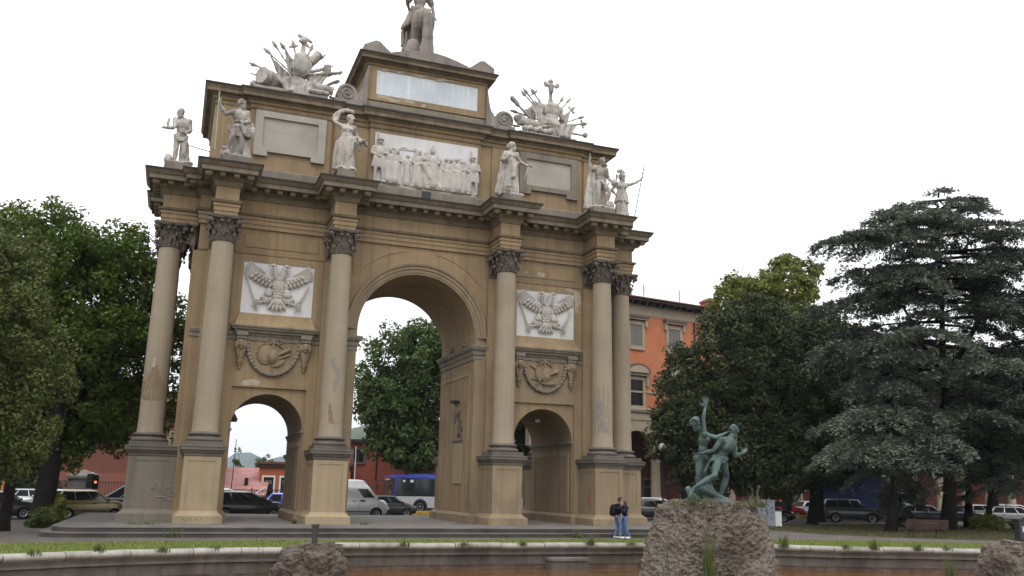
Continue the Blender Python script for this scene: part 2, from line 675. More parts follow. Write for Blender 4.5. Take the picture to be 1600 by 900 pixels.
# ---- body with the three barrel openings
def bay(mb, x0, x1, xc, r, zs, z0, ztop, y0, y1, mfront, mvault, n=28):
    """wall bay from x0 to x1 pierced by an arched opening; front and back faces, jambs and vault"""
    mb.m(mfront)
    arc = [(xc + r * math.cos(PI - PI * i / n), zs + r * math.sin(PI * i / n)) for i in range(n + 1)]
    for y, flip in ((y0, False), (y1, True)):
        v, f = [], []
        for x, z in arc:
            v += [(x, y, z), (x, y, ztop)]
        for i in range(n):
            q = (2 * i, 2 * i + 2, 2 * i + 3, 2 * i + 1)
            f.append(q[::-1] if flip else q)
        mb.add(v, f)
        for xa, xb in ((x0, xc - r), (xc + r, x1)):
            if xb - xa > .001:
                q = (0, 1, 2, 3)
                mb.add([(xa, y, z0), (xb, y, z0), (xb, y, ztop), (xa, y, ztop)], [q[::-1] if flip else q])
    mb.m(mvault)
    prof = [(xc - r, z0)] + arc + [(xc + r, z0)]
    v, f = [], []
    for x, z in prof:
        v += [(x, y0, z), (x, y1, z)]
    for i in range(len(prof) - 1):
        f.append((2 * i, 2 * i + 1, 2 * i + 3, 2 * i + 2))
    mb.add(v, f)

W = 10.71
b = MB()
b.m('ochre_render')
for sx in (-1, 1):
    a0, a1 = sorted((sx * W, sx * 8.64))
    b.box(a0, 0, 0, a1, DEP, 14.2)
    a0, a1 = sorted((sx * 5.27, sx * 3.68))
    b.box(a0, 0, 0, a1, DEP, 14.2)
    a0, a1 = sorted((sx * 8.64, sx * 5.27))
    b.box(a0, 0, 6.06, a1, DEP, 14.2)
    bay(b, a0, a1, sx * 6.95, 1.63, 4.15, 0, 6.06, .13, DEP - .13, 'ochre_render', 'pier_stone')
bay(b, -3.68, 3.68, 0, 3.03, 9.17, 0, 14.2, 0, DEP, 'ochre_render', 'ochre_render', 40)
body = b.build('wall_body', arch)

# ---- base course of the piers
b = MB().m('pier_stone')
for sx in (-1, 1):
    for xa, xb in ((3.03, 5.32), (8.58, W)):
        a0, a1 = sorted((sx * xa, sx * xb))
        o = .09
        path = [(a0, 0), (a1, 0), (a1, DEP), (a0, DEP)]
        b.sweep(path, [(o + .06, 0), (o + .06, .36), (o, .4), (o * .5, .46), (-.02, .49)])
        b.m('pier_stone')
b.pieces('base_course', arch)

# ---- shallow strips behind the columns, recess frames, plates and string courses
b = MB().m('ochre_render')
for x in XC:
    b.box(x - .6, -.22, .0, x + .6, 0, 12.40)
for sx in (-1, 1):
    x0, x1 = sorted((sx * 8.65, sx * 5.2))
    b.box(x0, -.035, 12.72, x1, 0, 13.31)
    # raised frame round the eagle
    b.box(x0 - .40, -.06, 12.0, x1 + .35, 0, 12.33)
    xa, xb = sx * 6.94 - 1.65, sx * 6.94 + 1.65
    b.box(xa - .45, -.06, 8.95, xa, 0, 12.0)
    b.box(xb, -.06, 8.95, xb + .45, 0, 12.0)
    # sloping sill under it
    v = [(xa - .02, -.03, 9.52), (xb + .02, -.03, 9.52), (xb + .13, -.20, 9.15), (xa - .13, -.20, 9.15), (xb + .2, -.42, 8.88), (xa - .2, -.42, 8.88),
         (xb + .2, 0, 8.88), (xa - .2, 0, 8.88), (xb + .02, 0, 9.52), (xa - .02, 0, 9.52)]
    b.add(v, [(3, 2, 1, 0), (5, 4, 2, 3), (9, 0, 1, 8), (7, 5, 3, 0, 9), (4, 6, 8, 1, 2)])
    # spandrel plates with curved edge
    pl = []
    for i in range(13):
        t = rad(98 - 44 * i / 12) if sx > 0 else rad(82 + 44 * i / 12)
        pl.append((4.4 * math.cos(t) * .98 - sx * 0, 9.17 + 4.25 * math.sin(t)))
    pl = [p for p in pl if abs(p[0]) > .72]
    ex = sx * 3.42
    pl = [p for p in pl if abs(p[0]) < 3.40] + [(ex, 9.17 + 2.62)] + [(ex, 13.38), (sx * .75, 13.38)]
    if sx < 0:
        pl = pl[::-1]
    b.prism(pl, -.03, 0)
b.flipy(YM)
b.pieces('wall_panel', arch)

b = MB()
for seg in ((-W, -3.68), (3.68, W)):
    pth = [(seg[0], 0), (seg[1], 0)]
    b.m('ochre_render').sweep(pth, [(0, 12.34), (.05, 12.36), (.07, 12.43), (0, 12.46)], closed=False)
    b.m('grey_stone').sweep(pth, [(0, 8.22), (.05, 8.24), (.05, 8.42), (.10, 8.46), (.14, 8.6), (0, 8.66)], closed=False)
b.flipy(YM)
b.pieces('string_course', arch)

# ---- archivolt and impost of the great opening, imposts of the small ones
b = MB().m('pier_stone')
prof = [(3.03, .0), (3.03, -.06), (3.13, -.06), (3.13, -.10), (3.29, -.10), (3.30, -.15), (3.45, -.15), (3.47, -.21), (3.58, -.24), (3.62, -.2), (3.62, 0)]
n = 48
v, f = [], []
for i in range(n + 1):
    t = PI * i / n
    for r, y in prof:
        v.append((-r * math.cos(t), y, 9.17 + r * math.sin(t)))
k = len(prof)
for i in range(n):
    for j in range(k - 1):
        f.append((i * k + j, i * k + j + 1, (i + 1) * k + j + 1, (i + 1) * k + j)[::-1])
b.add(v, f)
for sx in (-1, 1):
    x0, x1 = sorted((sx * 3.03, sx * 3.62))
    b.box(x0, -.06, 8.8, x1, 0, 9.17)
    b.box(x0, -.05, .49, x1, 0, 8.1)
b.flipy(YM)
b.pieces('archivolt', arch, 25)

ip = [(0, 8.06), (.05, 8.08), (.05, 8.3), (.10, 8.34), (.12, 8.52), (.2, 8.58), (.26, 8.72), (.26, 8.8), (0, 8.86)]
b = MB().m('grey_stone')
b.sweep([(-3.72, 0), (-3.03, 0), (-3.03, DEP), (-3.72, DEP)], ip, closed=False)
b.sweep([(3.72, DEP), (3.03, DEP), (3.03, 0), (3.72, 0)], ip, closed=False)
b.pieces('great_impost', arch)
ip2 = [(0, 3.9), (.03, 3.92), (.04, 4.0), (.09, 4.05), (.1, 4.13), (0, 4.17)]
b = MB().m('grey_stone')
for sx in (-1, 1):
    cxx = sx * 6.95
    b.sweep([(cxx - 1.69, .13), (cxx - 1.63, .13), (cxx - 1.63, DEP - .13), (cxx - 1.69, DEP - .13)], ip2, closed=False)
    b.sweep([(cxx + 1.69, DEP - .13), (cxx + 1.63, DEP - .13), (cxx + 1.63, .13), (cxx + 1.69, .13)], ip2, closed=False)
b.pieces('small_impost', arch)

# ---- panels on the inner faces of the piers, with weathered carvings
b = MB().m('ochre_light')
for sx in (-1, 1):
    xw = sx * 3.03
    x0, x1 = sorted((xw, xw - sx * .03))
    for (ya, yb, za, zb) in ((.55, .72, 1.0, 7.5), (5.2, 5.37, 1.0, 7.5), (.72, 5.2, 7.34, 7.5)):
        b.box(x0, ya, za, x1, yb, zb)
    for cx_ in (sx * 6.95 - 1.63, sx * 6.95 + 1.63):
        d = 1 if cx_ < sx * 6.95 else -1
        x0, x1 = sorted((cx_, cx_ + d * .025))
        for (ya, yb, za, zb) in ((.45, .7, .55, 3.7), (5.2, 5.45, .55, 3.7), (.7, 5.2, 3.45, 3.7)):
            b.box(x0, ya, za, x1, yb, zb)
b.pieces('jamb_panel', arch)
b = MB().m('ochre_light')
for sx in (-1, 1):
    xw = sx * 3.03
    x0, x1 = sorted((xw, xw - sx * .05))
    b.box(x0, 1.55, 1.9, x1, 3.0, 3.98)
    b.m('capital_stone').box(min(xw, xw - sx * .07), 1.5, 4.0, max(xw, xw - sx * .07), 3.1, 4.12)
    r_ = random.Random(4)
    for i in range(26):
        y_, z_ = r_.uniform(1.7, 2.95), r_.uniform(4.3, 5.6)
        b.ell((xw, y_, z_), (.06, r_.uniform(.05, .16), r_.uniform(.06, .22)), Matrix.Rotation(r_.uniform(-.8, .8), 4, 'X'), 8, 6)
    b.m('ochre_light')
b.pieces('jamb_carving', arch, 60, .12)

# ---- entablature with a break-forward over every column
FW = .52
FR = 1.745                                 # face of the break from the wall
def entpath(w, fr, base):
    p = []
    for x in XC:
        p += [(x - w, -base), (x - w, -fr), (x + w, -fr), (x + w, -base)]
    p = [(-W - base, -base)] + p + [(W + base, -base)]
    for y in (1.023, DEP - 1.023):
        p += [(W + base, y - w), (W + fr, y - w), (W + fr, y + w), (W + base, y + w)]
    p += [(W + base, DEP + base)]
    for x in XC[::-1]:
        p += [(x + w, DEP + base), (x + w, DEP + fr), (x - w, DEP + fr), (x - w, DEP + base)]
    p += [(-W - base, DEP + base)]
    for y in (DEP - 1.023, 1.023):
        p += [(-W - base, y + w), (-W - fr, y + w), (-W - fr, y - w), (-W - base, y - w)]
    return p
EP = entpath(FW, FR, .1)
b = MB()
O, G, D_, T_ = 'ochre_render', 'grey_stone', 'cornice_stone', 'cornice_top'
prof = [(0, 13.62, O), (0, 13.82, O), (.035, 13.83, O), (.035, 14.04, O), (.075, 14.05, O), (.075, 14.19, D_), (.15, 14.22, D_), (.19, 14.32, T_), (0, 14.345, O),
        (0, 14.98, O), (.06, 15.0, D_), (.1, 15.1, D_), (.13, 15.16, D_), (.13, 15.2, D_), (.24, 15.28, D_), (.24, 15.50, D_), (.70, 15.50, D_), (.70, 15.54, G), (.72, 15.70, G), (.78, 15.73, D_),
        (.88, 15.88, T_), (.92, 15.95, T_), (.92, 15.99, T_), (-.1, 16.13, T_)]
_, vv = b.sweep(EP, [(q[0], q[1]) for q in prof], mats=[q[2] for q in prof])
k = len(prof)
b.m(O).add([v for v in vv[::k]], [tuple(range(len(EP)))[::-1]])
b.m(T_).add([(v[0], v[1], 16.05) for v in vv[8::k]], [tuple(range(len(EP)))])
b.build('entablature', arch)

# modillions under the cornice
b = MB().m('modillion_stone')
def mods(path, off0, off1, z0, z1, w, step, mb):
    n = len(path)
    for i in range(n):
        p, q = Vector(path[i]), Vector(path[(i + 1) % n])
        d = q - p
        L = d.length
        d.normalize()
        nn = Vector((d.y, -d.x))
        pr = Vector(path[i - 1])
        nx = Vector(path[(i + 2) % n])
        d0, d1 = (p - pr).normalized(), (nx - q).normalized()
        c0, c1 = d0.x * d.y - d0.y * d.x, d.x * d1.y - d.y * d1.x     # >0: outer corner
        s0 = -off1 * .72 if c0 > 0 else off1 * 1.25
        s1 = L + off1 * .72 if c1 > 0 else L - off1 * 1.25
        if s1 - s0 < w:
            continue
        k = max(1, round((s1 - s0) / step))
        for j in range(k + 1):
            c = p + d * (s0 + (s1 - s0) * j / k)
            M = Matrix((d.to_3d(), nn.to_3d(), Vector((0, 0, 1)))).transposed().to_4x4()
            M.translation = c.to_3d()
            hw = w / 2
            poly = [(off0, z0 + .05), (off1 * .8, z0), (off1, z0 + .06), (off1, z1), (off0, z1)]
            v = [(-hw, a, z) for a, z in poly] + [(hw, a, z) for a, z in poly]
            m_ = len(poly)
            f = [tuple(range(m_)), tuple(range(m_, 2 * m_))[::-1]] + [(t, t + m_, (t + 1) % m_ + m_, (t + 1) % m_) for t in range(m_)]
            if c.y < 2.9:
                MB().m('modillion_stone').add(v, [g[::-1] for g in f], M).build('modillion', arch)
            else:
                mb.add(v, [g[::-1] for g in f], M)
mods(EP, .235, .56, 15.3, 15.505, .24, .60, b)
tag(b.build('modillion', arch), kind='stuff')

# ---- attic storey
b = MB()
AW = 10.6
def attpath(p, q=0.0):
    out = []
    xs = [(-8.95, -4.95), (-3.0, 3.0), (4.95, 8.95)]
    for x0, x1 in xs:
        out += [(x0, -q), (x0, -p), (x1, -p), (x1, -q)]
    for x0, x1 in ((-10.3, -9.05), (-4.85, -3.7), (3.7, 4.85), (9.05, 10.3)):
        pass
    fr = [(-AW, -q)] + out + [(AW, -q)]
    return fr + [(x, DEP - y) for x, y in fr[::-1]]
AP = attpath(.16, 0)
prof = [(.30, 16.05, G), (.30, 16.5, G), (.26, 16.56, G), (0, 16.6, O), (0, 19.66, D_), (.045, 19.68, D_), (.06, 19.76, O), (0, 19.79, O), (0, 19.93, O), (.09, 19.97, O), (.13, 20.08, D_), (.2, 20.14, D_),
        (.2, 20.18, D_), (.42, 20.22, D_), (.42, 20.38, D_), (.5, 20.5, T_), (.54, 20.58, T_), (.54, 20.63, T_), (-.3, 20.74, T_)]
_, vv = b.sweep(AP, [(q[0], q[1]) for q in prof], mats=[q[2] for q in prof])
k = len(prof)
b.m(T_).add(vv[k - 1::k], [tuple(range(len(AP)))])
# strips behind the statues
for x in XC:
    b.m(O).box(x - .55, -.09, 16.6, x + .55, 0, 19.66)
    b.box(x - .55, DEP, 16.6, x + .55, DEP + .09, 19.66)
b.build('attic', arch)

# inscription tablets of the attic with eared frames
for sx in (-1, 1):
    xm = sx * 6.95
    b = MB().m('plaque_stone')
    b.box(xm - 1.33, -.20, 17.78, xm + 1.33, -.15, 19.30)
    if sx > 0:
        b.m('grey_stone')
    for q in ((-1.72, 17.72, -1.33, 19.62), (1.33, 17.72, 1.72, 19.62), (-1.33, 19.30, 1.33, 19.62), (-1.33, 17.52, 1.33, 17.78)):
        b.box(xm + q[0], -.31, q[1], xm + q[2], -.15, q[3])
    b.box(xm - 1.72, -.33, 17.28, xm - 1.05, -.15, 17.72 if sx < 0 else 17.715)
    b.box(xm + 1.05, -.33, 17.28, xm + 1.72, -.15, 17.72 if sx < 0 else 17.715)
    t = b.build('inscription_tablet', arch)
    m_ = textmesh('lettering', 'FELIX COETVS' if sx > 0 else 'EX TVSCIA  FAMA', .26 if sx > 0 else .22, 'letter_stone')
    o = link('lettering', m_, t, (xm, -.2, 18.62))
    o.rotation_euler = (rad(90), 0, 0)

# ---- upper block with the blue marble tablet
b = MB()
BW = 3.25
bp = [(-BW, 0.05), (BW, 0.05), (BW, DEP - .05), (-BW, DEP - .05)]
prof = [(.1, 20.6, G), (.1, 21.16, G), (.03, 21.22, G), (0, 21.24, O), (0, 23.22, O), (.08, 23.26, O), (.1, 23.34, D_), (.2, 23.4, D_), (.2, 23.44, D_), (.44, 23.47, D_), (.44, 23.6, D_), (.54, 23.7, T_), (.58, 23.74, T_), (.58, 23.78, T_), (-.2, 23.86, T_)]
_, vv = b.sweep(bp, [(q[0], q[1]) for q in prof], mats=[q[2] for q in prof])
k = len(prof)
b.m(T_).add(vv[k - 1::k], [tuple(range(4))])
for q in ((-BW, 21.3, -2.79, 23.2), (2.79, 21.3, BW, 23.2), (-2.79, 23.02, 2.79, 23.2), (-2.79, 21.3, 2.79, 21.64)):
    b.m(O).box(q[0], -.03, q[1], q[2], .05, q[3])
# acroteria and the curved plinth of the rider
for sx in (-1, 1):
    pts = [(-3.6, 23.86), (-3.6, 24.16), (-3.0, 24.5), (-2.78, 24.46), (-2.3, 24.05), (-1.95, 23.86)]
    if sx > 0:
        pts = [(-x, z) for x, z in pts][::-1]
    b.m('weathered_statue').prism(pts[::-1] if sx < 0 else pts[::-1], -.35, .9)
arc = [(-2.15, 23.86)] + [(-2.1 + 4.2 * i / 16, 24.02 + .42 * math.sin(PI * i / 16)) for i in range(17)] + [(2.15, 23.86)]
b.prism(arc, -.30, DEP * .62)
b.build('attic_block', arch)
b = MB().m('blue_marble')
b.box(-2.79, .005, 21.64, 2.79, .045, 23.02)
b.build('marble_tablet', arch)

# volutes flanking the block
for sx in (-1, 1):
    b = MB().m('weathered_statue')
    c = (4.30, 21.32)
    pts = [(3.26, 20.72), (4.85, 20.72)]
    for i in range(15):
        a = rad(-40 + 215 * i / 14)
        pts.append((c[0] + .52 * math.cos(a), c[1] + .52 * math.sin(a)))
    for i in range(9):
        t = i / 8
        a = rad(-8 - 82 * (1 - t))
        pts.append((3.62 - .34 * t - .0, 21.62 + 1.5 * t * t))
    pts.append((3.26, 23.1))
    pts = [(sx * x, z) for x, z in pts]
    if sx < 0:
        pts = pts[::-1]
    b.prism(pts[::-1], -.22, .42)
    sp = [(sx * (c[0] + (.44 * (1 - i / 46)) * math.cos(.28 * i)), -.24, c[1] + (.44 * (1 - i / 46)) * math.sin(.28 * i)) for i in range(42)]
    b.tube(sp, .045, 6)
    b.ell((sx * c[0], -.22, c[1]), (.12, .07, .12))
    b.box(min(sx * 3.9, sx * 4.9), -.26, 20.7, max(sx * 3.9, sx * 4.9), .42, 20.98)
    b.build('volute', arch, smooth=40)

# ---- black camera hatch above the great opening
MB().m('black_void').box(-.21, -.50, 16.18, .27, -.44, 16.52).build('hatch', arch)

# ---- Corinthian columns
def make_capital():
    b = MB().m('capital_stone')
    H = 1.185
    b.lathe([(.477, 0), (.52, .02), (.535, .05), (.5, .08), (.46, .1), (.45, .5), (.50, .85), (.60, 1.0), (.62, 1.03)], 28)
    # abacus with hollow sides
    pts = []
    for q in range(4):
        a = q * PI / 2 + PI / 4
        R_, h = 1.02, .10
        ca, sa = math.cos(a), math.sin(a)
        p1 = (R_ * ca - h * -sa, R_ * sa - h * ca)
        p2 = (R_ * ca + h * -sa, R_ * sa + h * ca)
        pts += [p1, p2]
        a2 = a + PI / 2
        p3 = (R_ * math.cos(a2) + h * math.sin(a2), R_ * math.sin(a2) - h * math.cos(a2))
        for i in range(1, 6):
            t = i / 6
            x = p2[0] + (p3[0] - p2[0]) * t
            y = p2[1] + (p3[1] - p2[1]) * t
            am = a + PI / 4
            w = .17 * math.sin(PI * t)
            pts.append((x - math.cos(am) * w, y - math.sin(am) * w))
    v = [(x * .95, y * .95, 1.03) for x, y in pts] + [(x, y, 1.08) for x, y in pts] + [(x, y, H) for x, y in pts]
    n = len(pts)
    f = [tuple(range(n))[::-1], tuple(range(2 * n, 3 * n))]
    for j in range(2):
        f += [(j * n + i, j * n + (i + 1) % n, (j + 1) * n + (i + 1) % n, (j + 1) * n + i) for i in range(n)]
    b.add(v, f)

    def leaf(az, z0, h, r0, curl, w):
        n_, v, f = 9, [], []
        for i in range(n_):
            t = i / (n_ - 1)
            if t < .72:
                r = r0 + .05 * t / .72 + .03
                z = z0 + h * t / .72
            else:
                q = (t - .72) / .28
                r = r0 + .08 + curl * math.sin(q * PI * .62)
                z = z0 + h + .06 * math.sin(q * PI) - .13 * q * q
            ww = w * (.62 + .5 * math.sin(PI * min(t * 1.15, 1))) * (1 + .16 * math.cos(i * PI))
            if t > .95:
                ww *= .5
            for k in (-1, -.5, 0, .5, 1):
                ang = az + k * ww / max(r, .3)
                rr = r - .055 * k * k + (.028 if k == 0 else 0)
                v.append((rr * math.cos(ang), rr * math.sin(ang), z))
        for i in range(n_ - 1):
            for k in range(4):
                f.append((i * 5 + k, i * 5 + k + 1, i * 5 + k + 6, i * 5 + k + 5))
        b.add(v, f)
        b.add(v, [g[::-1] for g in f], Matrix.Scale(.985, 4, Vector((1, 0, 0))) @ Matrix.Scale(.985, 4, Vector((0, 1, 0))))
    for i in range(8):
        leaf(i * PI / 4, .08, .30, .46, .17, .19)
        leaf(i * PI / 4 + PI / 8, .12, .55, .47, .19, .18)
    for q in range(4):
        a = q * PI / 2 + PI / 4
        for sd in (-1, 1):
            p = []
            for i in range(7):
                t = i / 6
                aa = a + sd * .34 * (1 - t)
                r = .48 + .42 * t * t
                p.append((r * math.cos(aa), r * math.sin(aa), .66 + .34 * math.sin(t * 1.65)))
            b.tube(p, [.05, .05, .05, .048, .045, .045, .04], 6)
        T = Matrix.Translation((.88 * math.cos(a), .88 * math.sin(a), .91)) @ Matrix.Rotation(a, 4, 'Z') @ Matrix.Rotation(PI / 2, 4, 'X')
        b.lathe([(.10, -.09), (.125, -.07), (.125, .07), (.10, .09)], 14, M=T)
        leaf(a, .5, .33, .53, .22, .14)
        am = q * PI / 2
        b.ell((.72 * math.cos(am), .72 * math.sin(am), 1.10), (.1, .1, .09))
        for sd in (-1, 1):
            T = Matrix.Translation((.6 * math.cos(am + sd * .24), .6 * math.sin(am + sd * .24), .92)) @ Matrix.Rotation(am, 4, 'Z') @ Matrix.Rotation(PI / 2, 4, 'Y')
            b.lathe([(.07, -.05), (.085, 0), (.07, .05)], 10, M=T)
    return b
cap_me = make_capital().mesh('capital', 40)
b = MB().m('column_stone')
zs, zn = 3.86, 12.437
pr = []
for i in range(13):
    t = i / 12
    r = .54 - .063 * max(0, (t - .25) / .75) ** 1.5
    pr.append((r, zs + (zn - zs) * t))
b.lathe([(.575, zs - .03), (.56, zs + .04)] + pr[1:], 36)
shaft_me = b.mesh('shaft', 35)
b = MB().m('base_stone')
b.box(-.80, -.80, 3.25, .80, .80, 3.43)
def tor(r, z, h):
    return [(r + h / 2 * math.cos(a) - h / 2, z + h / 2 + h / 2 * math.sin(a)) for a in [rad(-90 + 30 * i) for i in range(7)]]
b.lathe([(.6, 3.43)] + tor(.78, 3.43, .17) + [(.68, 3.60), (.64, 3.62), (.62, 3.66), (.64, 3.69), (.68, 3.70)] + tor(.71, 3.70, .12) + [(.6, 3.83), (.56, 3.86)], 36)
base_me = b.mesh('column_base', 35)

# pedestals: moulded block running back to the wall, sunk panels on its faces
def pedestal(mname):
    b = MB().m(mname)
    y1 = 1.245
    h = .735
    b.box(-h, -h, .3, h, y1, 2.85)
    t = .76
    for (u0, z0, u1, z1) in ((-t, .48, -.56, 2.83), (.56, .48, t, 2.83), (-.56, 2.60, .56, 2.83), (-.56, .48, .56, .74)):
        b.box(u0, -t, z0, u1, -h, z1)
        for sx in (-1, 1):
            x0, x1 = sorted((sx * h, sx * t))
            if u0 == -.56:
                b.box(x0, -.50, z0, x1, 1.0, z1)
            elif u0 < 0:
                b.box(x0, -t + .003, z0, x1, -.50, z1)
            else:
                b.box(x0, 1.0, z0, x1, y1, z1)
    b.sweep([(-t, y1), (-t, -t), (t, -t), (t, y1)], [(0, .52), (.04, .47), (.09, .42), (.20, .34), (.23, .32), (.23, .0)][::-1], closed=False)
    b.m('base_stone').sweep([(-t, y1), (-t, -t), (t, -t), (t, y1)], [(0, 2.78), (.03, 2.82), (.03, 2.9), (.08, 2.94), (.12, 3.02), (.18, 3.06), (.18, 3.16), (.2, 3.19), (.2, 3.24), (0, 3.27)], closed=False)
    b.add([(-t, -t, 3.262), (t, -t, 3.262), (t, y1, 3.262), (-t, y1, 3.262)], [(0, 1, 2, 3)])
    return b.mesh('pedestal')
ped_l, ped_p, ped_g = pedestal('ochre_light'), pedestal('pier_stone'), pedestal('grey_stone')
half_cap = bpy.data.meshes.new('pilaster_capital')
b = MB().m('capital_stone')
b.box(-.6, -.02, 0, .6, .05, 1.17)
for i in range(5):
    b.ell((-.5 + .25 * i, -.05, .3), (.11, .1, .22))
for i in range(4):
    b.ell((-.37 + .25 * i, -.06, .62), (.11, .12, .2))
b.box(-.78, -.12, 1.03, .78, .05, 1.17)
for sx in (-1, 1):
    b.ell((sx * .66, -.1, .88), (.13, .1, .13))
b.box(-.62, -.04, -.05, .62, .05, .03)
half_cap = b.mesh('pilaster_capital', 50)

cols = []
for x in XC:
    cols.append((x, YC, 0))
for x in XC:
    cols.append((x, DEP - YC, PI))
for sx in (-1, 1):
    for y in (1.023, DEP - 1.023):
        cols.append((sx * (W + 1.247), y, sx * PI / 2))
for i, (x, y, rz) in enumerate(cols):
    c = link('column', shaft_me, arch, (x, y, 0), rz)
    link('column_base', base_me, c)
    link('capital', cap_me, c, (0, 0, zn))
    front = i < 4
    pm = ped_l if i in (0, 1) else ped_p if i < 8 else ped_g if x < 0 else ped_p
    link('pedestal', pm, arch, (x, y, 0), rz)
    k = Vector((0, 1.245 - .22, 0))
    k.rotate(Matrix.Rotation(rz, 3, 'Z'))
    link('pilaster_capital', half_cap, arch, (x + k.x, y + k.y, zn), rz)
b = MB().m('ochre_render')
for sx in (-1, 1):
    for y in (1.023, DEP - 1.023):
        x0, x1 = sorted((sx * W, sx * (W + .22)))
        b.box(x0, y - .6, 0, x1, y + .6, 12.4)
b.pieces('side_pilaster', arch)

# ---- eagles: white slab with a two-headed eagle in high relief holding sceptre and sword
def eagle():
    b = MB().m('relief_marble')
    R = random.Random(3)

    def fe(x, z, ang, L, w, th, y=-.06):
        b.ell((x + L / 2 * math.cos(ang), y, z + L / 2 * math.sin(ang)), (L / 2, th, w / 2), Matrix.Rotation(-ang, 4, 'Y'), 10, 8)

    def mir(a, sx):
        return a if sx > 0 else PI - a
    b.ell((0, -.05, .16), (.33, .24, .46))
    b.ell((0, -.05, -.3), (.22, .16, .34))
    for sx in (-1, 1):
        b.cap((sx * .12, -.14, .45), .17, (sx * .20, -.2, .86), .115)      # neck
        b.cap((sx * .20, -.2, .86), .115, (sx * .25, -.22, 1.02), .10)
        b.ell((sx * .30, -.24, 1.05), (.13, .11, .095))                    # head
        b.cap((sx * .38, -.25, 1.06), .055, (sx * .52, -.25, 1.03), .03)   # hooked beak
        b.cap((sx * .52, -.25, 1.03), .03, (sx * .545, -.25, .95), .012)
        for j in range(5):                                                 # neck feathers
            for i in range(3):
                fe(sx * (.10 + .07 * i + .02 * j), .56 + .10 * j, rad(-90 + sx * 12 + R.uniform(-10, 10)), .15, .085, .05, -.30 + .05 * abs(i - 1))
        # wing: bony arm, fan of long primaries, two rows of round secondaries
        b.cap((sx * .25, -.10, .40), .11, (sx * .72, -.12, .50), .09)
        b.cap((sx * .72, -.12, .50), .09, (sx * 1.25, -.10, .88), .055)
        for i in range(7):
            t = i / 6
            px, pz = sx * (.62 + .28 * (1 - t)), .40 + .22 * t
            a = rad(14 + 21 * t)
            L_ = min((1.62 - abs(px)) / math.cos(a), .98)
            fe(px, pz, mir(a, sx), L_, .15, .055, -.05 - .018 * i)
        for i in range(6):
            t = i / 5
            px, pz = sx * (.34 + .72 * t), .34 + .16 * t + .10 * t * t
            fe(px, pz, mir(rad(-78 + 40 * t), sx), .42 - .05 * t, .185, .09, -.09)
        for i in range(5):
            t = i / 4
            px, pz = sx * (.40 + .58 * t), .40 + .16 * t + .1 * t * t
            fe(px, pz, mir(rad(-72 + 38 * t), sx), .25, .16, .08, -.16)
        # thigh with long feathers, claw, rod
        for i in range(6):
            fe(sx * .46, -.34, mir(rad(-132 + 19 * i), sx), .50 - .03 * abs(i - 3), .15, .085, -.09 - .006 * i)
        for i in range(5):
            fe(sx * .45, -.16, mir(rad(-122 + 17 * i), sx), .34, .15, .08, -.17)
        b.ell((sx * .42, -.12, -.2), (.17, .12, .16))
        b.cap((sx * .60, -.12, -.70), .045, (sx * .92, -.12, -.80), .045)
        for i in range(4):
            b.cap((sx * (.86 + .05 * i), -.17, -.68 - .09 * i), .038, (sx * (1.03 + .03 * i), -.15, -.64 - .1 * i), .03)
        if sx < 0:
            b.cap((-1.46, -.11, .42), .04, (-.92, -.12, -1.1), .04)
            b.cap((-1.5, -.11, .44), .06, (-1.43, -.11, .36), .05)
        else:
            b.cap((1.40, -.11, .22), .045, (.84, -.12, -1.1), .03)
            b.cap((1.1, -.11, -.42), .06, (1.0, -.12, -.64), .06)
    for j in range(7):                                                     # breast feathers
        for i in range(5):
            x = (-.28 + .14 * i + (.07 if j % 2 else 0)) * (1 - .06 * j)
            fe(x, .52 - .14 * j, rad(-90 + R.uniform(-12, 12) + x * 40), .21, .125, .06, -.25 + .16 * (x / .36) ** 2 + .015 * j)
    for i in range(5):                                                     # tail
        fe((i - 2) * .06, -.52, rad(-118 + 14 * i), .62, .17, .07, -.10 - .02 * (2 - abs(i - 2)))
    for i in range(4):
        fe((i - 1.5) * .08, -.5, rad(-105 + 10 * i), .36, .15, .07, -.17)
    return b.mesh('eagle', 60)
eg = eagle()
for sx in (-1, 1):
    o = MB().m('white_marble').box(-1.65, -.02, -1.25, 1.65, 0, 1.25).build('eagle_slab', arch, loc=(sx * 6.94, 0, 10.75))
    link('eagle', eg, o, (0, -.02, .06))

# ---- ledge, lion consoles and garlands under the eagles
def console():
    b = MB().m('grey_stone')
    b.box(-.26, -.34, 1.55, .26, 0, 1.72).box(-.22, -.28, 1.4, .22, 0, 1.55)
    b.m('pier_stone')
    b.ell((0, -.2, 1.16), (.2, .16, .22))
    b.ell((0, -.33, 1.1), (.1, .09, .08)).ell((0, -.36, 1.16), (.05, .06, .06))
    b.ell((0, -.3, .98), (.09, .08, .06))
    for sx in (-1, 1):
        b.ell((sx * .08, -.33, 1.22), (.04, .04, .03)).ell((sx * .17, -.2, 1.33), (.06, .05, .06))
        b.ell((sx * .19, -.18, 1.1), (.09, .12, .2))
        b.cap((sx * .17, -.14, .95), .08, (sx * .06, -.12, .5), .05)
    b.cap((0, -.12, .95), .16, (0, -.08, .4), .10)
    b.ell((0, -.1, .62), (.1, .1, .12)).lathe([(.14, .3), (.16, .34), (.14, .4), (.08, .28)][::-1], 12, (0, -.08, 0))
    b.lathe([(.02, -.02), (.07, .05), (.05, .1), (.1, .18), (.12, .3)], 12, (0, -.08, 0))
    return b.mesh('console', 50)
cons = console()
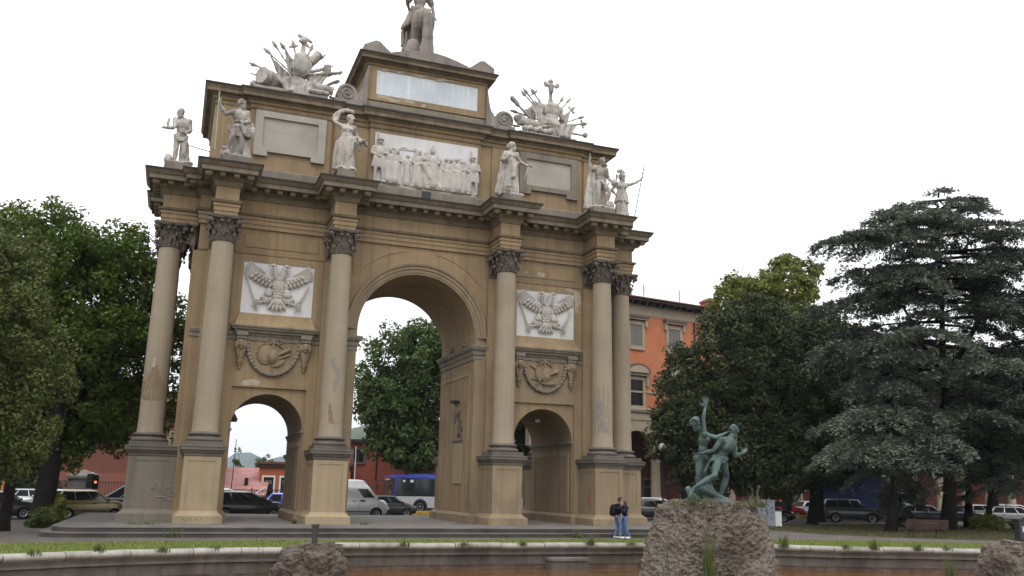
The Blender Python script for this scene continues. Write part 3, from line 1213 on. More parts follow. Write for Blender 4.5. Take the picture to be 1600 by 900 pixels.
def garland(kind):
    b = MB().m('grey_stone')
    for i in range(25):
        t = i / 24
        a = PI + PI * t
        x, z = 1.18 * math.cos(a), .15 + 1.45 * math.sin(a) * (1.0)
        a2 = math.atan2(1.45 * math.cos(a), -1.18 * math.sin(a))
        b.ell((x, -.09, z), (.115, .10, .085 + .02 * (i % 2)), Matrix.Rotation(-a2, 4, 'Y'), 10, 7)
    b.m('pier_stone')
    R = random.Random(5 + kind)
    for sx in (-1, 1):                                      # ribbon bow
        for k_ in range(10):
            a = 2 * PI * k_ / 10
            a_ = 2 * PI * (k_ + 1) / 10
            b.cap((sx * (.22 + .17 * math.cos(a)), -.06, .30 + .11 * math.sin(a)), .04, (sx * (.22 + .17 * math.cos(a_)), -.06, .30 + .11 * math.sin(a_)), .04, 6, 2)
        b.cap((sx * .1, -.05, .25), .05, (sx * .42, -.05, .02), .03, 6, 2)
    b.cap((0, -.05, .3), .05, (0, -.05, -1.2), .03)
    if kind == 0:
        b.ell((.02, -.08, -.42), (.33, .1, .36)).ell((.0, -.15, -.42), (.22, .09, .25))
        b.ell((-.3, -.05, -.3), (.36, .06, .42)).ell((.3, -.05, -.72), (.33, .06, .16), Matrix.Rotation(-.5, 4, 'Y'))
        b.cap((.2, -.1, -.35), .08, (.72, -.1, -.06), .10).cap((.3, -.1, -.5), .05, (.75, -.1, -.3), .05)
        for k_ in range(12):
            a = rad(90 + 17 * k_)
            b.ell((-.3 + .4 * math.cos(a), -.05, -.3 + .46 * math.sin(a)), (.06, .05, .06), None, 8, 6)
    else:
        b.ell((.05, -.1, -.45), (.28, .12, .42)).ell((.05, -.2, -.55), (.12, .06, .14))
        b.ell((-.33, -.08, -.4), (.22, .08, .4), Matrix.Rotation(-.15, 4, 'Y'))
        b.ell((.2, -.08, -.85), (.42, .08, .12)).cap((.3, -.1, -.35), .06, (.66, -.1, -.2), .12)
        b.cap((-.3, -.05, -.7), .035, (-.85, -.05, -.62), .02).cap((-.4, -.05, -.2), .04, (-.8, -.05, .06), .05)
        b.cap((-.3, -.05, -.8), .03, (-.6, -.05, -.98), .02)
    return b.mesh('garland', 60)
for sx in (-1, 1):
    xm = sx * 6.94
    b = MB().m('grey_stone')
    b.sweep([(xm - 1.76, 0), (xm - 1.76, -.2), (xm + 1.76, -.2), (xm + 1.76, 0)], [(0, 8.56), (.06, 8.58), (.06, 8.66), (.16, 8.70), (.2, 8.78), (.25, 8.82), (.25, 8.89), (0, 8.9)], closed=False)
    b.add([(xm - 1.76, -.2, 8.56), (xm + 1.76, -.2, 8.56), (xm + 1.76, 0, 8.56), (xm - 1.76, 0, 8.56)], [(3, 2, 1, 0)])
    b.build('ledge', arch)
    for s2 in (-1, 1):
        link('lion_console', cons, arch, (xm + s2 * 1.47, 0, 6.86))
    link('garland', garland(0 if sx < 0 else 1), arch, (xm, 0, 7.95))
# fallen render: irregular thin patches on walls and shafts
def blotch(pts, y, mname, name='bare_patch', seed=0):
    """ragged flat patch a few mm proud of a wall facing the square"""
    R_ = random.Random(seed)
    out = []
    n = len(pts)
    for i in range(n):
        p, q = Vector(pts[i]), Vector(pts[(i + 1) % n])
        for k in range(4):
            c = p.lerp(q, k / 4)
            j = (q - p).length * .09
            out.append((c.x + R_.uniform(-j, j), y, c.y + R_.uniform(-j, j)))
    MB().m(mname).add(out, [tuple(range(len(out)))]).build(name, arch)


blotch([(-8.35, 6.14), (-7.5, 6.12), (-7.4, 6.36), (-7.7, 6.45), (-8.15, 6.36)], -.005, 'plaster_pale', seed=1)
blotch([(-2.7, 23.06), (-1.35, 23.05), (-1.4, 23.17), (-2.7, 23.17)], -.036, 'plaster_pale', seed=2)
blotch([(-.95, 23.04), (.0, 23.04), (-.1, 23.17), (-.5, 23.16)], -.036, 'plaster_pale', seed=3)
blotch([(.35, 23.04), (1.45, 23.05), (1.3, 23.16), (.6, 23.17)], -.036, 'plaster_pale', seed=4)
blotch([(-2.75, 21.36), (-1.7, 21.34), (-1.35, 21.5), (-2.0, 21.6), (-2.7, 21.6)], -.036, 'plaster_pale', seed=5)
blotch([(-1.3, 21.45), (-.8, 21.42), (-.7, 21.55), (-1.2, 21.6)], -.036, 'plaster_pale', seed=6)
blotch([(-.35, 21.33), (-.1, 21.36), (-.12, 21.55), (-.3, 21.5)], -.036, 'plaster_pale', seed=7)
blotch([(6.4, 12.84), (6.85, 12.8), (6.9, 13.0), (6.5, 13.04)], -.04, 'plaster_pale', seed=8)
blotch([(5.7, 12.9), (5.85, 12.86), (5.9, 13.05), (5.75, 13.05)], -.04, 'plaster_pale', seed=9)
blotch([(8.62, 11.0), (8.9, 11.05), (8.92, 12.2), (8.1, 12.28), (8.1, 12.16), (8.62, 12.1)], -.066, 'plaster_pale', seed=10)
blotch([(7.6, 19.2), (7.85, 19.18), (7.9, 19.38), (7.65, 19.4)], -.166, 'plaster_pale', seed=11)


def shaft_patch(col, rows, mname, lift=.004):
    """patch lying on a column shaft: rows of (z, azimuth from, azimuth to) in degrees, 270 faces the square"""
    x, y = col
    v, f = [], []
    k = 9
    R_ = random.Random(int(abs(x * 10)) + len(rows))
    fine = []
    for i in range(len(rows) - 1):
        for j in range(4):
            t = j / 4
            fine.append(tuple(rows[i][q] * (1 - t) + rows[i + 1][q] * t + (R_.uniform(-4, 4) if q else 0) for q in range(3)))
    fine.append(rows[-1])
    for z, a0, a1 in fine:
        t = max(0, ((z - 3.86) / 8.577 - .25) / .75)
        r = .54 - .063 * t ** 1.5 + lift + (.012 if z < 3.95 else 0)
        for i in range(k):
            a = rad(a0 + (a1 - a0) * i / (k - 1))
            v.append((x + r * math.cos(a), y + r * math.sin(a), z))
    for i in range(len(fine) - 1):
        for j in range(k - 1):
            f.append((i * k + j, i * k + j + 1, (i + 1) * k + j + 1, (i + 1) * k + j))
    MB().m(mname).add(v, f).build('bare_patch', arch, smooth=60)


LC = (-W - 1.247, 1.023)
shaft_patch(LC, [(5.25, 228, 300), (5.4, 205, 325), (5.5, 198, 338), (5.8, 192, 334), (6.1, 194, 312), (6.16, 222, 300), (6.5, 238, 286), (6.95, 256, 266)], 'peeled_brown')
shaft_patch(LC, [(6.75, 250, 262), (6.95, 246, 262), (7.2, 252, 264)], 'plaster_pale', .007)
BC = (XC[1], YC)
shaft_patch(BC, [(5.9, 262, 275), (6.3, 262, 285), (6.7, 270, 290), (7.0, 250, 285), (7.4, 240, 262)], 'peeled_grey')
shaft_patch(BC, [(4.1, 275, 330), (4.3, 262, 325), (4.5, 250, 280), (5.0, 245, 262), (5.3, 248, 258)], 'peeled_brown')
DC = (XC[3], YC)
shaft_patch(DC, [(3.97, 170, 385), (5.2, 170, 385), (6.96, 170, 385)], 'peeled_brown', .003)
shaft_patch(DC, [(4.6, 240, 275), (5.2, 215, 265), (5.9, 205, 262), (6.4, 215, 235)], 'peeled_grey', .008)
shaft_patch((XC[2], YC), [(4.2, 285, 320), (5.6, 275, 325), (6.5, 290, 330)], 'column_stone', .004)

# ---- graffiti on the left corner pedestal and right pedestal (paint)
b = MB().m('graffiti_white')
yy = .255
def P2(u, v):
    return (-11.96 + u, yy, v)
for pts in ([(.30, 1.35), (.36, 1.52), (.5, 1.62), (.52, 1.32)], [(.33, 1.42), (.55, 1.42)], [(.5, 1.72), (.6, 1.6), (.66, 1.45), (.62, 1.3)], [(.55, 1.05), (.98, 1.05)],
            [(.88, 1.48), (1.05, 1.55), (1.1, 1.45), (.92, 1.42), (.9, 1.2), (1.1, 1.22)], [(1.14, 1.55), (1.3, 1.5), (1.28, 1.38), (1.16, 1.34), (1.3, 1.26), (1.25, 1.12), (1.1, 1.1)], [(.82, .9), (.9, .98), (1.1, .93), (1.3, .95)]):
    stroke(b, [P2(*p) for p in pts], .017)
b.build('graffiti', arch)
b = MB().m('graffiti_ink')
for pts in ([(.3, .12), (.36, .2), (.44, .1)], [(.5, .08), (.58, .2), (.66, .22), (.7, .12)], [(.8, .1), (.86, .24), (.95, .1)], [(1.1, .2), (1.02, .12)]):
    stroke(b, [(-10.6 + u, -2.235, .02 + v) for u, v in pts], .01)
b.build('graffiti', arch)
b = MB().m('brick_red')
for pts in ([(.1, 1.5), (.2, 1.7), (.25, 1.3)], [(.3, 1.4), (.35, 1.2), (.5, 1.45)], [(.15, 1.15), (.3, 1.0), (.4, 1.2)], [(.3, 1.9), (.28, 1.6)]):
    stroke(b, [(8.905, -1.6 + u, v) for u, v in pts], .018)
b.build('graffiti', arch)

# ================================================================== FIGURES
def lerp(a, b, t):
    return Vector(a) * (1 - t) + Vector(b) * t


def hand(mb, wrist, d, side, s=1.0, curl=.5, spread=.35):
    """palm, five unequal bent fingers and a thumb; d = direction of the hand, side = thumb side"""
    w, d = Vector(wrist), Vector(d).normalized()
    sd = (Vector(side) - d * Vector(side).dot(d)).normalized()
    n = d.cross(sd)
    q = Matrix((sd, n, d)).transposed().to_4x4()
    mb.ell(w + d * .05 * s, (.042 * s, .022 * s, .055 * s), q)
    for i, L in enumerate((.066, .078, .072, .056)):
        o = (.03 - .02 * i) * s
        dr = (d + sd * spread * (.3 - .2 * i)).normalized()
        p0 = w + d * .088 * s + sd * o
        p1 = p0 + dr * L * .5 * s
        p2 = p1 + (dr * (1 - curl) + n * curl).normalized() * L * .5 * s
        mb.cap(p0, .011 * s, p1, .0105 * s, 6, 2).cap(p1, .0105 * s, p2, .0085 * s, 6, 2)
    p0 = w + d * .025 * s + sd * .035 * s
    p1 = p0 + (d * .5 + sd * .8).normalized() * .04 * s
    p2 = p1 + (d * .9 + sd * .3).normalized() * .035 * s
    mb.cap(p0, .014 * s, p1, .0125 * s, 6, 2).cap(p1, .0125 * s, p2, .0095 * s, 6, 2)


def head(mb, c, face, up=(0, 0, 1), s=1.0, hair=None, beard=False):
    """head with brow, nose, lips, chin and ears looking along face"""
    fc = Vector(face).normalized()
    up = (Vector(up) - fc * Vector(up).dot(fc)).normalized()
    sd = fc.cross(up)
    q = Matrix((sd, fc, up)).transposed().to_4x4()
    c = Vector(c)

    def at(x, y, z):
        return c + (sd * x + fc * y + up * z) * s
    mb.ell(at(0, -.012, .03), (.078 * s, .098 * s, .095 * s), q, 14, 10)
    mb.ell(at(0, .018, -.04), (.06 * s, .072 * s, .085 * s), q, 12, 8)
    mb.ell(at(0, .075, -.095), (.028 * s, .024 * s, .022 * s), q, 8, 6)
    mb.cap(at(0, .085, .028), .010 * s, at(0, .108, -.018), .015 * s, 8, 2)
    for sx in (-1, 1):
        mb.ell(at(sx * .033, .078, .04), (.024 * s, .014 * s, .009 * s), q, 8, 6)
        mb.ell(at(sx * .033, .076, .018), (.014 * s, .010 * s, .009 * s), q, 8, 6)
        mb.ell(at(sx * .078, -.005, .0), (.012 * s, .022 * s, .032 * s), q, 8, 6)
    mb.ell(at(0, .088, -.052), (.024 * s, .010 * s, .007 * s), q, 8, 6)
    mb.ell(at(0, .086, -.068), (.020 * s, .010 * s, .007 * s), q, 8, 6)
    R = random.Random(int(abs(c.x * 100 + c.z * 10)))
    if hair == 'curly':
        for i in range(46):
            t, p = R.uniform(0, 2 * PI), R.uniform(-.1, 1.0)
            x, y, z = math.cos(t) * math.sqrt(1 - p * p * .95), math.sin(t) * math.sqrt(1 - p * p * .95), p
            if y > .55 and z < .65:
                continue
            mb.ell(at(.082 * x, -.018 + .096 * y, .035 + .1 * z), (.026 * s,) * 3, None, 7, 5)
    elif hair == 'bun':
        mb.ell(at(0, -.03, .06), (.09 * s, .095 * s, .085 * s), q)
        mb.ell(at(0, -.125, .03), (.05 * s, .045 * s, .05 * s), q)
        for i in range(9):
            a = PI * i / 8
            mb.ell(at(.082 * math.cos(a), .055 - .02 * math.sin(a), .04 + .085 * math.sin(a)), (.024 * s,) * 3, None, 7, 5)
    elif hair == 'short':
        mb.ell(at(0, -.022, .05), (.084 * s, .1 * s, .088 * s), q)
    if beard:
        for i in range(14):
            mb.ell(at(R.uniform(-.05, .05), R.uniform(.03, .08), R.uniform(-.14, -.07)), (.024 * s,) * 3, None, 7, 5)


def limb(mb, a, b_, c, r, n=10):
    mb.cap(a, r[0], lerp(a, b_, .45), r[1], n).cap(lerp(a, b_, .45), r[1], b_, r[2], n)
    mb.cap(b_, r[2], lerp(b_, c, .35), r[3], n).cap(lerp(b_, c, .35), r[3], c, r[4], n)


def body_fig(mb, J, s=1.0, female=False, muscle=1.0, hands=True):
    """one continuous body from joints: pelvis, chest, neck, head, face, sh/el/wr, hip/kn/an/toe for R and L"""
    P, C, N, H = (Vector(J[k]) for k in ('pelvis', 'chest', 'neck', 'head'))
    shr, shl = Vector(J['shR']), Vector(J['shL'])
    ax = (shl - shr).normalized()
    spine = (C - P).normalized()
    fr = ax.cross(spine)
    q = Matrix((ax, -fr, spine)).transposed().to_4x4()
    hx = (Vector(J['hipL']) - Vector(J['hipR'])).normalized()
    qh = Matrix((hx, hx.cross(spine) * 1.0, spine)).transposed().to_4x4()
    m = muscle
    mb.ell(C, (.165 * s * m, .115 * s * m, .17 * s), q, 14, 10)
    mb.ell(lerp(P, C, .5), (.135 * s * (.92 if female else 1), .095 * s, .17 * s), q, 14, 10)
    mb.ell(P, ((.165 if female else .15) * s, .115 * s, .12 * s), qh, 14, 10)
    for sd in (-1, 1):
        mb.ell(C + ax * sd * .075 * s + fr * .075 * s + spine * .03 * s, ((.07 if female else .075) * s, (.06 if female else .035) * s, (.065 if female else .055) * s), q, 10, 8)
        mb.ell(P + hx * sd * .075 * s - fr * .075 * s - spine * .03 * s, (.08 * s, .07 * s, .09 * s), qh, 10, 8)
    mb.cap(lerp(C, shr, .6), .085 * s, shr, .068 * s * m).cap(lerp(C, shl, .6), .085 * s, shl, .068 * s * m)
    mb.cap(C + spine * .1 * s, .09 * s, N, .062 * s).cap(N, .06 * s, lerp(N, H, .6), .054 * s)
    mb.cap(shr, .055 * s, N, .05 * s).cap(shl, .055 * s, N, .05 * s)
    for k in 'RL':
        a, e, w = (Vector(J[n + k]) for n in ('sh', 'el', 'wr'))
        limb(mb, a, e, w, [.06 * s * m, .052 * s * m, .040 * s, .043 * s * m, .028 * s])
        if hands:
            d = Vector(J.get('hd' + k, w - e))
            hand(mb, w, d, J.get('th' + k, (0, -1, .2)), s * 1.0, J.get('curl' + k, .5), .5)
        h, kn, an = (Vector(J[n + k]) for n in ('hip', 'kn', 'an'))
        limb(mb, h, kn, an, [.095 * s, .086 * s, .056 * s, .060 * s * m, .036 * s])
        t = Vector(J['toe' + k])
        mb.cap(an + Vector((0, 0, -.01)) * s, .04 * s, lerp(an, t, .5) + Vector((0, 0, -.02)) * s, .038 * s).cap(lerp(an, t, .5) + Vector((0, 0, -.02)) * s, .038 * s, t, .026 * s)
        mb.ell(an - (t - an).normalized() * .035 * s + Vector((0, 0, -.035)) * s, (.035 * s,) * 3)


def std(**k):
    """standing joints (1.8 high, facing -y); R is on the viewer's left"""
    J = dict(pelvis=(0, 0, .96), chest=(0, 0, 1.30), neck=(0, .01, 1.50), head=(0, -.015, 1.66), face=(0, -1, 0),
             shR=(-.20, 0, 1.43), shL=(.20, 0, 1.43), elR=(-.27, .02, 1.13), elL=(.27, .02, 1.13), wrR=(-.25, -.12, .92), wrL=(.25, -.12, .92),
             hipR=(-.095, 0, .93), hipL=(.095, 0, .93), knR=(-.11, -.03, .5), knL=(.12, -.06, .5), anR=(-.12, .02, .09), anL=(.14, .05, .09),
             toeR=(-.15, -.16, .03), toeL=(.2, -.12, .03))
    J.update(k)
    return J


def swapRL(J):
    return {(k[:-1] + ('L' if k[-1] == 'R' else 'R')) if k[-1] in 'RL' else k: v for k, v in J.items()}


def drape(mb, z0, z1, r0, r1, n=16, c0=(0, 0), c1=(0, 0), seed=1, tw=.3, r=.03, core=True, zj=.05):
    """hanging cloth: a core with irregular fold ridges"""
    R = random.Random(seed)
    if core:
        k = 8
        prof = []
        for i in range(k + 1):
            t = i / k
            prof.append((((r0[0] + (r1[0] - r0[0]) * t) * .93), z0 + (z1 - z0) * t))
        v, f, nn = [], [], 18
        for i in range(k + 1):
            t = i / k
            for a_ in range(nn):
                a = 2 * PI * a_ / nn
                v.append((c0[0] + (c1[0] - c0[0]) * t + (r0[0] + (r1[0] - r0[0]) * t) * .93 * math.cos(a), c0[1] + (c1[1] - c0[1]) * t + (r0[1] + (r1[1] - r0[1]) * t) * .93 * math.sin(a), z0 + (z1 - z0) * t))
        for i in range(k):
            for a_ in range(nn):
                f.append((i * nn + a_, i * nn + (a_ + 1) % nn, (i + 1) * nn + (a_ + 1) % nn, (i + 1) * nn + a_)[::-1])
        f.append(tuple(range(nn)))
        f.append(tuple(k * nn + a_ for a_ in range(nn))[::-1])
        mb.add(v, f)
    for i in range(n):
        a = 2 * PI * (i + R.uniform(-.3, .3)) / n
        b_ = a + tw * R.uniform(.3, 1.2)
        p0 = (c0[0] + r0[0] * math.cos(a), c0[1] + r0[1] * math.sin(a), z0)
        pm = (c0[0] * .5 + c1[0] * .5 + (r0[0] + r1[0]) / 2 * math.cos((a + b_) / 2), c0[1] * .5 + c1[1] * .5 + (r0[1] + r1[1]) / 2 * math.sin((a + b_) / 2), (z0 + z1) / 2)
        p1 = (c1[0] + r1[0] * math.cos(b_), c1[1] + r1[1] * math.sin(b_), z1 + R.uniform(0, zj))
        mb.cap(p0, r * .8, pm, r * R.uniform(.8, 1.3), 7, 2).cap(pm, r, p1, r * R.uniform(.9, 1.6), 7, 2)


def swag(mb, p0, p1, sag, n=5, r=.03, gap=.05):
    """bundle of folds hanging between two points"""
    p0, p1 = Vector(p0), Vector(p1)
    for j in range(n):
        pts = []
        for i in range(9):
            t = i / 8
            p = lerp(p0, p1, t)
            p.z -= (sag + gap * j) * math.sin(PI * t) + gap * .5 * j
            p.y -= .04 * math.sin(PI * t)
            pts.append(p)
        for i in range(8):
            mb.cap(pts[i], r, pts[i + 1], r, 7, 2)


def rock_base(mb, hw, hd, z0, z1, seed=1):
    R = random.Random(seed)
    mb.box(-hw, -hd, z0, hw, hd, z1)
    for i in range(7):
        mb.ell((R.uniform(-hw, hw) * .8, R.uniform(-hd, hd) * .8, z1), (R.uniform(.08, .16), R.uniform(.08, .16), .06))


K = 1.62                                    # statues are well over life size


def scaled(mb, k, rz=0.0):
    M = Matrix.Rotation(rz, 4, 'Z') @ Matrix.Scale(k, 4)
    mb.v = [tuple(M @ Vector(v)) for v in mb.v]
    return mb


TOPZ = 16.06                                # top of the entablature over the columns
statues = 'marble statues standing along the cornice'


def statue(name, label, loc, mb, plinth, extra=None, rz=0.0):
    t = thing(name, label, 'statue', loc, rz, statues)
    p = MB().m('grey_stone')
    p.box(-plinth[0], -plinth[1], 0, plinth[0], plinth[1], plinth[2])
    p.build('plinth', t)
    scaled(mb, K).blob('figure', .026, t, 1, loc=(0, 0, plinth[2] - .02), chisel=.032, cf=7.5)
    if extra:
        extra(t, plinth[2] - .02)
    return t


# 1 - half-draped man holding a green staff, far left front
b = MB().m('statue_marble')
J = std(face=(.75, -.65, 0), head=(.02, -.02, 1.67), elR=(-.40, -.05, 1.30), wrR=(-.60, -.12, 1.56), hdR=(0, -.1, 1), curlR=.8, elL=(.27, -.06, 1.15), wrL=(.02, -.2, 1.06), hdL=(-1, -.2, -.2),
        knR=(-.17, -.22, .62), anR=(-.26, -.08, .30), toeR=(-.4, -.24, .22), knL=(.10, -.08, .5), anL=(.06, -.02, .1), toeL=(.04, -.2, .04))
body_fig(b, J, 1.1, muscle=1.12)
head(b, J['head'], J['face'], s=1.14, hair='curly')
swag(b, (-.3, -.14, .92), (.36, .0, 1.12), .06, 5, .034, .045)
swag(b, (.05, -.2, 1.0), (.42, .02, 1.02), .10, 4, .03, .05)
drape(b, .95, .05, (.17, .10), (.27, .13), 13, (.06, .12), (.10, .14), 3, .2, .034)
b.ell((.33, -.02, .8), (.10, .10, .16)).ell((-.3, .0, .12), (.16, .2, .16)).ell((.3, 0, .08), (.12, .12, .12))
rock_base(b, .38, .26, -.02, .06, 2)
def ex1(t, z):
    o = MB().m('copper_green').cap((-.98, -.28, .25), .03, (-1.02, -.24, 3.1), .03).build('staff', t, loc=(0, 0, z))
mat('copper_green', (.22, .34, .25), .6)
statue('marble_statue', 'half-draped male statue holding a pale green upright staff, leftmost on the front cornice', (-9.46, -1.85, TOPZ), b, (.62, .45, .30), ex1)

# 2 - woman with a veil over her raised arm, left of the relief
b = MB().m('statue_marble')
J = std(face=(.25, -1, -.1), head=(.06, -.03, 1.66), neck=(.03, 0, 1.5), elR=(-.38, .0, 1.52), wrR=(-.28, -.02, 1.83), hdR=(1, 0, .35), elL=(.30, .0, 1.15), wrL=(.42, -.18, .98), hdL=(.6, -.5, 0), shR=(-.19, 0, 1.45))
body_fig(b, J, 1.1, female=True)
head(b, J['head'], J['face'], s=1.14, hair='bun')
b.ell((.06, -.02, 1.76), (.11, .11, .06))
for i in range(9):
    t = i / 8
    a = rad(185 - 105 * t)
    a2 = rad(185 - 105 * (t + .125))
    b.cap((-.02 + .40 * math.cos(a), .03, 1.62 + .36 * math.sin(a)), .055, (-.02 + .40 * math.cos(a2), .03, 1.62 + .36 * math.sin(a2)), .05)
drape(b, 1.18, .04, (.155, .12), (.27, .2), 17, (0, 0), (0, 0), 5, .15, .030)
for j in range(5):
    swag(b, (-.24, -.04, 1.02 - .05 * j), (.24, -.14, 1.1 - .03 * j), .02 + .02 * j, 2, .03, .045)
swag(b, (-.27, 0, .72), (.3, -.08, 1.0), .05, 4, .035, .05)
b.cap((-.27, -.02, .9), .07, (-.3, .0, .1), .10)
for i in range(9):
    R = random.Random(i)
    b.ell((.42 + R.uniform(-.1, .16), -.16 + R.uniform(-.06, .06), .97 + R.uniform(-.07, .07)), (.055, .05, .05))
b.cap((.34, -.05, .95), .07, (.38, -.05, .74), .05)
b.cap((.12, -.16, 1.0), .075, (.10, -.15, .5), .06)
rock_base(b, .3, .25, -.03, .05, 4)
statue('marble_statue', 'draped female statue raising an arm under a billowing veil, left of the figured relief', (-4.42, -1.85, TOPZ), b, (.42, .42, .42))

# 3 - woman with flowers and a short sword, right of the relief
b = MB().m('statue_marble')
J = std(face=(.9, -.45, 0), head=(.03, -.02, 1.67), elR=(-.30, -.05, 1.18), wrR=(-.20, -.22, 1.2), hdR=(.3, -.6, .6), elL=(.33, .0, 1.2), wrL=(.52, -.14, 1.06), hdL=(1, -.2, -.1))
body_fig(b, J, 1.1, female=True)
head(b, J['head'], J['face'], s=1.14, hair='bun')
drape(b, 1.22, .06, (.155, .12), (.30, .22), 18, (0, 0), (-.02, 0), 9, -.12, .030)
b.cap((-.22, .03, 1.35), .09, (-.42, .06, .1), .085)
b.cap((-.17, .05, 1.35), .08, (-.3, .04, .1), .09)
for i in range(12):
    R = random.Random(i + 40)
    b.ell((-.27 + R.uniform(-.09, .1), -.17 + R.uniform(-.06, .06), 1.22 + R.uniform(-.11, .11)), (.055, .05, .055))
b.cap((.07, -.16, .98), .085, (.02, -.22, .6), .07)
swag(b, (-.2, -.06, 1.0), (.22, -.1, 1.16), .04, 3, .026, .05)
b.ell((-.12, -.16, .12), (.15, .13, .12)).ell((-.12, -.2, .24), (.1, .1, .06))
rock_base(b, .36, .26, -.02, .05, 6)
def ex3(t, z):
    o = MB().m('statue_marble').cap((.92, -.28, 1.74), .028, (.62, -.30, .9), .018).cap((.84, -.28, 1.72), .02, (.98, -.28, 1.66), .02)
    o.build('sword', t, loc=(0, 0, z))
statue('marble_statue', 'draped female statue with short sword and flowers, right of the figured relief', (4.12, -1.85, TOPZ), b, (.52, .42, .38), ex3)

# 4 - nude youth with cloak and lance
b = MB().m('statue_marble')
J = std(face=(-.1, -1, -.05), head=(.06, -.03, 1.67), elR=(-.38, -.06, 1.36), wrR=(-.46, -.1, 1.60), hdR=(.1, 0, 1), curlR=.8, elL=(.30, .02, 1.15), wrL=(.38, -.14, .94), hdL=(.4, -.6, 0),
        knR=(-.10, -.04, .5), knL=(.21, -.22, .6), anL=(.20, -.08, .3), toeL=(.26, -.26, .24))
body_fig(b, J, 1.1, muscle=1.15)
head(b, J['head'], J['face'], s=1.14, hair='curly')
b.cap((-.22, .0, 1.47), .08, (.14, -.06, 1.38), .07)
drape(b, 1.4, .02, (.09, .06), (.20, .10), 11, (-.26, .10), (-.36, .10), 12, .2, .034)
b.ell((.40, -.18, .96), (.09, .10, .13)).ell((.46, -.18, .98), (.07, .07, .08)).ell((.27, -.12, .15), (.16, .15, .15)).cap((.05, .1, .8), .11, (.05, .1, .05), .13)
swag(b, (-.05, -.12, .98), (.26, -.1, .96), .10, 2, .025, .03)
rock_base(b, .36, .26, -.02, .05, 8)
def ex4(t, z):
    MB().m('copper_green').cap((-.74, -.2, 3.05), .022, (-.66, -.2, 1.6), .024).cap((-.66, -.2, 1.6), .024, (-.30, -.22, .08), .024).build('lance', t, loc=(0, 0, z))
statue('marble_statue', 'cloaked nude male statue with a slim lance, last on the right front cornice', (9.32, -1.85, TOPZ), b, (.62, .45, .32), ex4)

# 5 - nude man at the left end of the arch
b = MB().m('statue_marble')
J = std(face=(-.85, -.5, -.3), head=(-.08, -.06, 1.64), neck=(-.02, 0, 1.5), elR=(-.2, -.2, 1.12), wrR=(-.36, -.3, 1.02), hdR=(-1, -.2, .1), elL=(.26, -.03, 1.14), wrL=(.10, -.18, .98), hdL=(-1, -.3, 0),
        chest=(.0, .0, 1.3))
body_fig(b, J, 1.1, muscle=1.15)
head(b, J['head'], J['face'], s=1.14, hair='short')
b.cap((-.36, -.3, 1.04), .035, (-.55, -.34, 1.0), .02).cap((-.36, -.28, 1.06), .04, (-.40, -.3, 1.18), .035).cap((-.40, -.3, 1.18), .035, (-.37, -.3, 1.32), .02)
swag(b, (-.18, -.1, .92), (.18, -.1, .92), .08, 3, .03, .03)
b.cap((.12, .12, .75), .12, (.16, .12, .04), .17).ell((-.28, -.05, .14), (.12, .13, .16)).ell((-.3, -.05, .22), (.08, .1, .1))
rock_base(b, .36, .28, -.02, .05, 10)
t = statue('marble_statue', 'nude male statue looking down, standing alone at the left end of the cornice', (-12.0, .85, TOPZ), b, (.60, .5, .52))
MB().m('iron_dark').cap((.35, 0, 1.62), .02, (1.4, .3, 1.55), .02).build('tie_rod', t)

# 6 - helmeted woman with a spear at the right end, set lower so her feet are hidden
b = MB().m('statue_marble')
J = std(face=(1, -.3, .05), head=(.0, -.02, 1.67), elR=(-.36, .06, 1.2), wrR=(-.22, -.02, .98), hdR=(.6, -.2, -.3), elL=(.44, -.1, 1.5), wrL=(.68, -.18, 1.66), hdL=(.5, 0, .7), curlL=.8, shR=(-.19, .03, 1.43))
body_fig(b, J, 1.1, female=True)
head(b, J['head'], J['face'], s=1.12)
b.ell((-.01, -.02, 1.75), (.105, .12, .10)).cap((.1, -.06, 1.76), .035, (.14, -.08, 1.75), .02)
for i in range(6):
    a = rad(150 - 26 * i)
    b.ell((-.05 + .12 * math.cos(a), -.02, 1.84 + .10 * math.sin(a)), (.05, .035, .07), Matrix.Rotation(PI / 2 - a, 4, 'Y'))
b.cap((-.18, 0, 1.76), .04, (-.2, 0, 1.62), .03)
drape(b, 1.16, .72, (.16, .13), (.26, .19), 16, (0, 0), (0, 0), 20, .1, .028, zj=.08)
drape(b, .85, -.02, (.19, .14), (.24, .19), 15, (0, 0), (0, 0), 21, .05, .034)
rock_base(b, .3, .25, -.02, .02, 12)
def ex6(t, z):
    MB().m('iron_dark').cap((1.38, -.3, 3.62), .012, (1.28, -.3, 3.3), .03).cap((1.28, -.3, 3.3), .022, (.60, -.3, .1), .022).cap((1.14, -.3, 3.12), .02, (1.34, -.3, 3.1), .02).build('spear', t, loc=(0, 0, z))
statue('marble_statue', 'helmeted female statue stretching out a long thin spear at the right end of the cornice', (12.0, .85, TOPZ + .45), b, (.5, .45, .25), ex6)

# ------------------------------------------------------------------ rider on the summit, seen from behind
b = MB().m('weathered_statue')
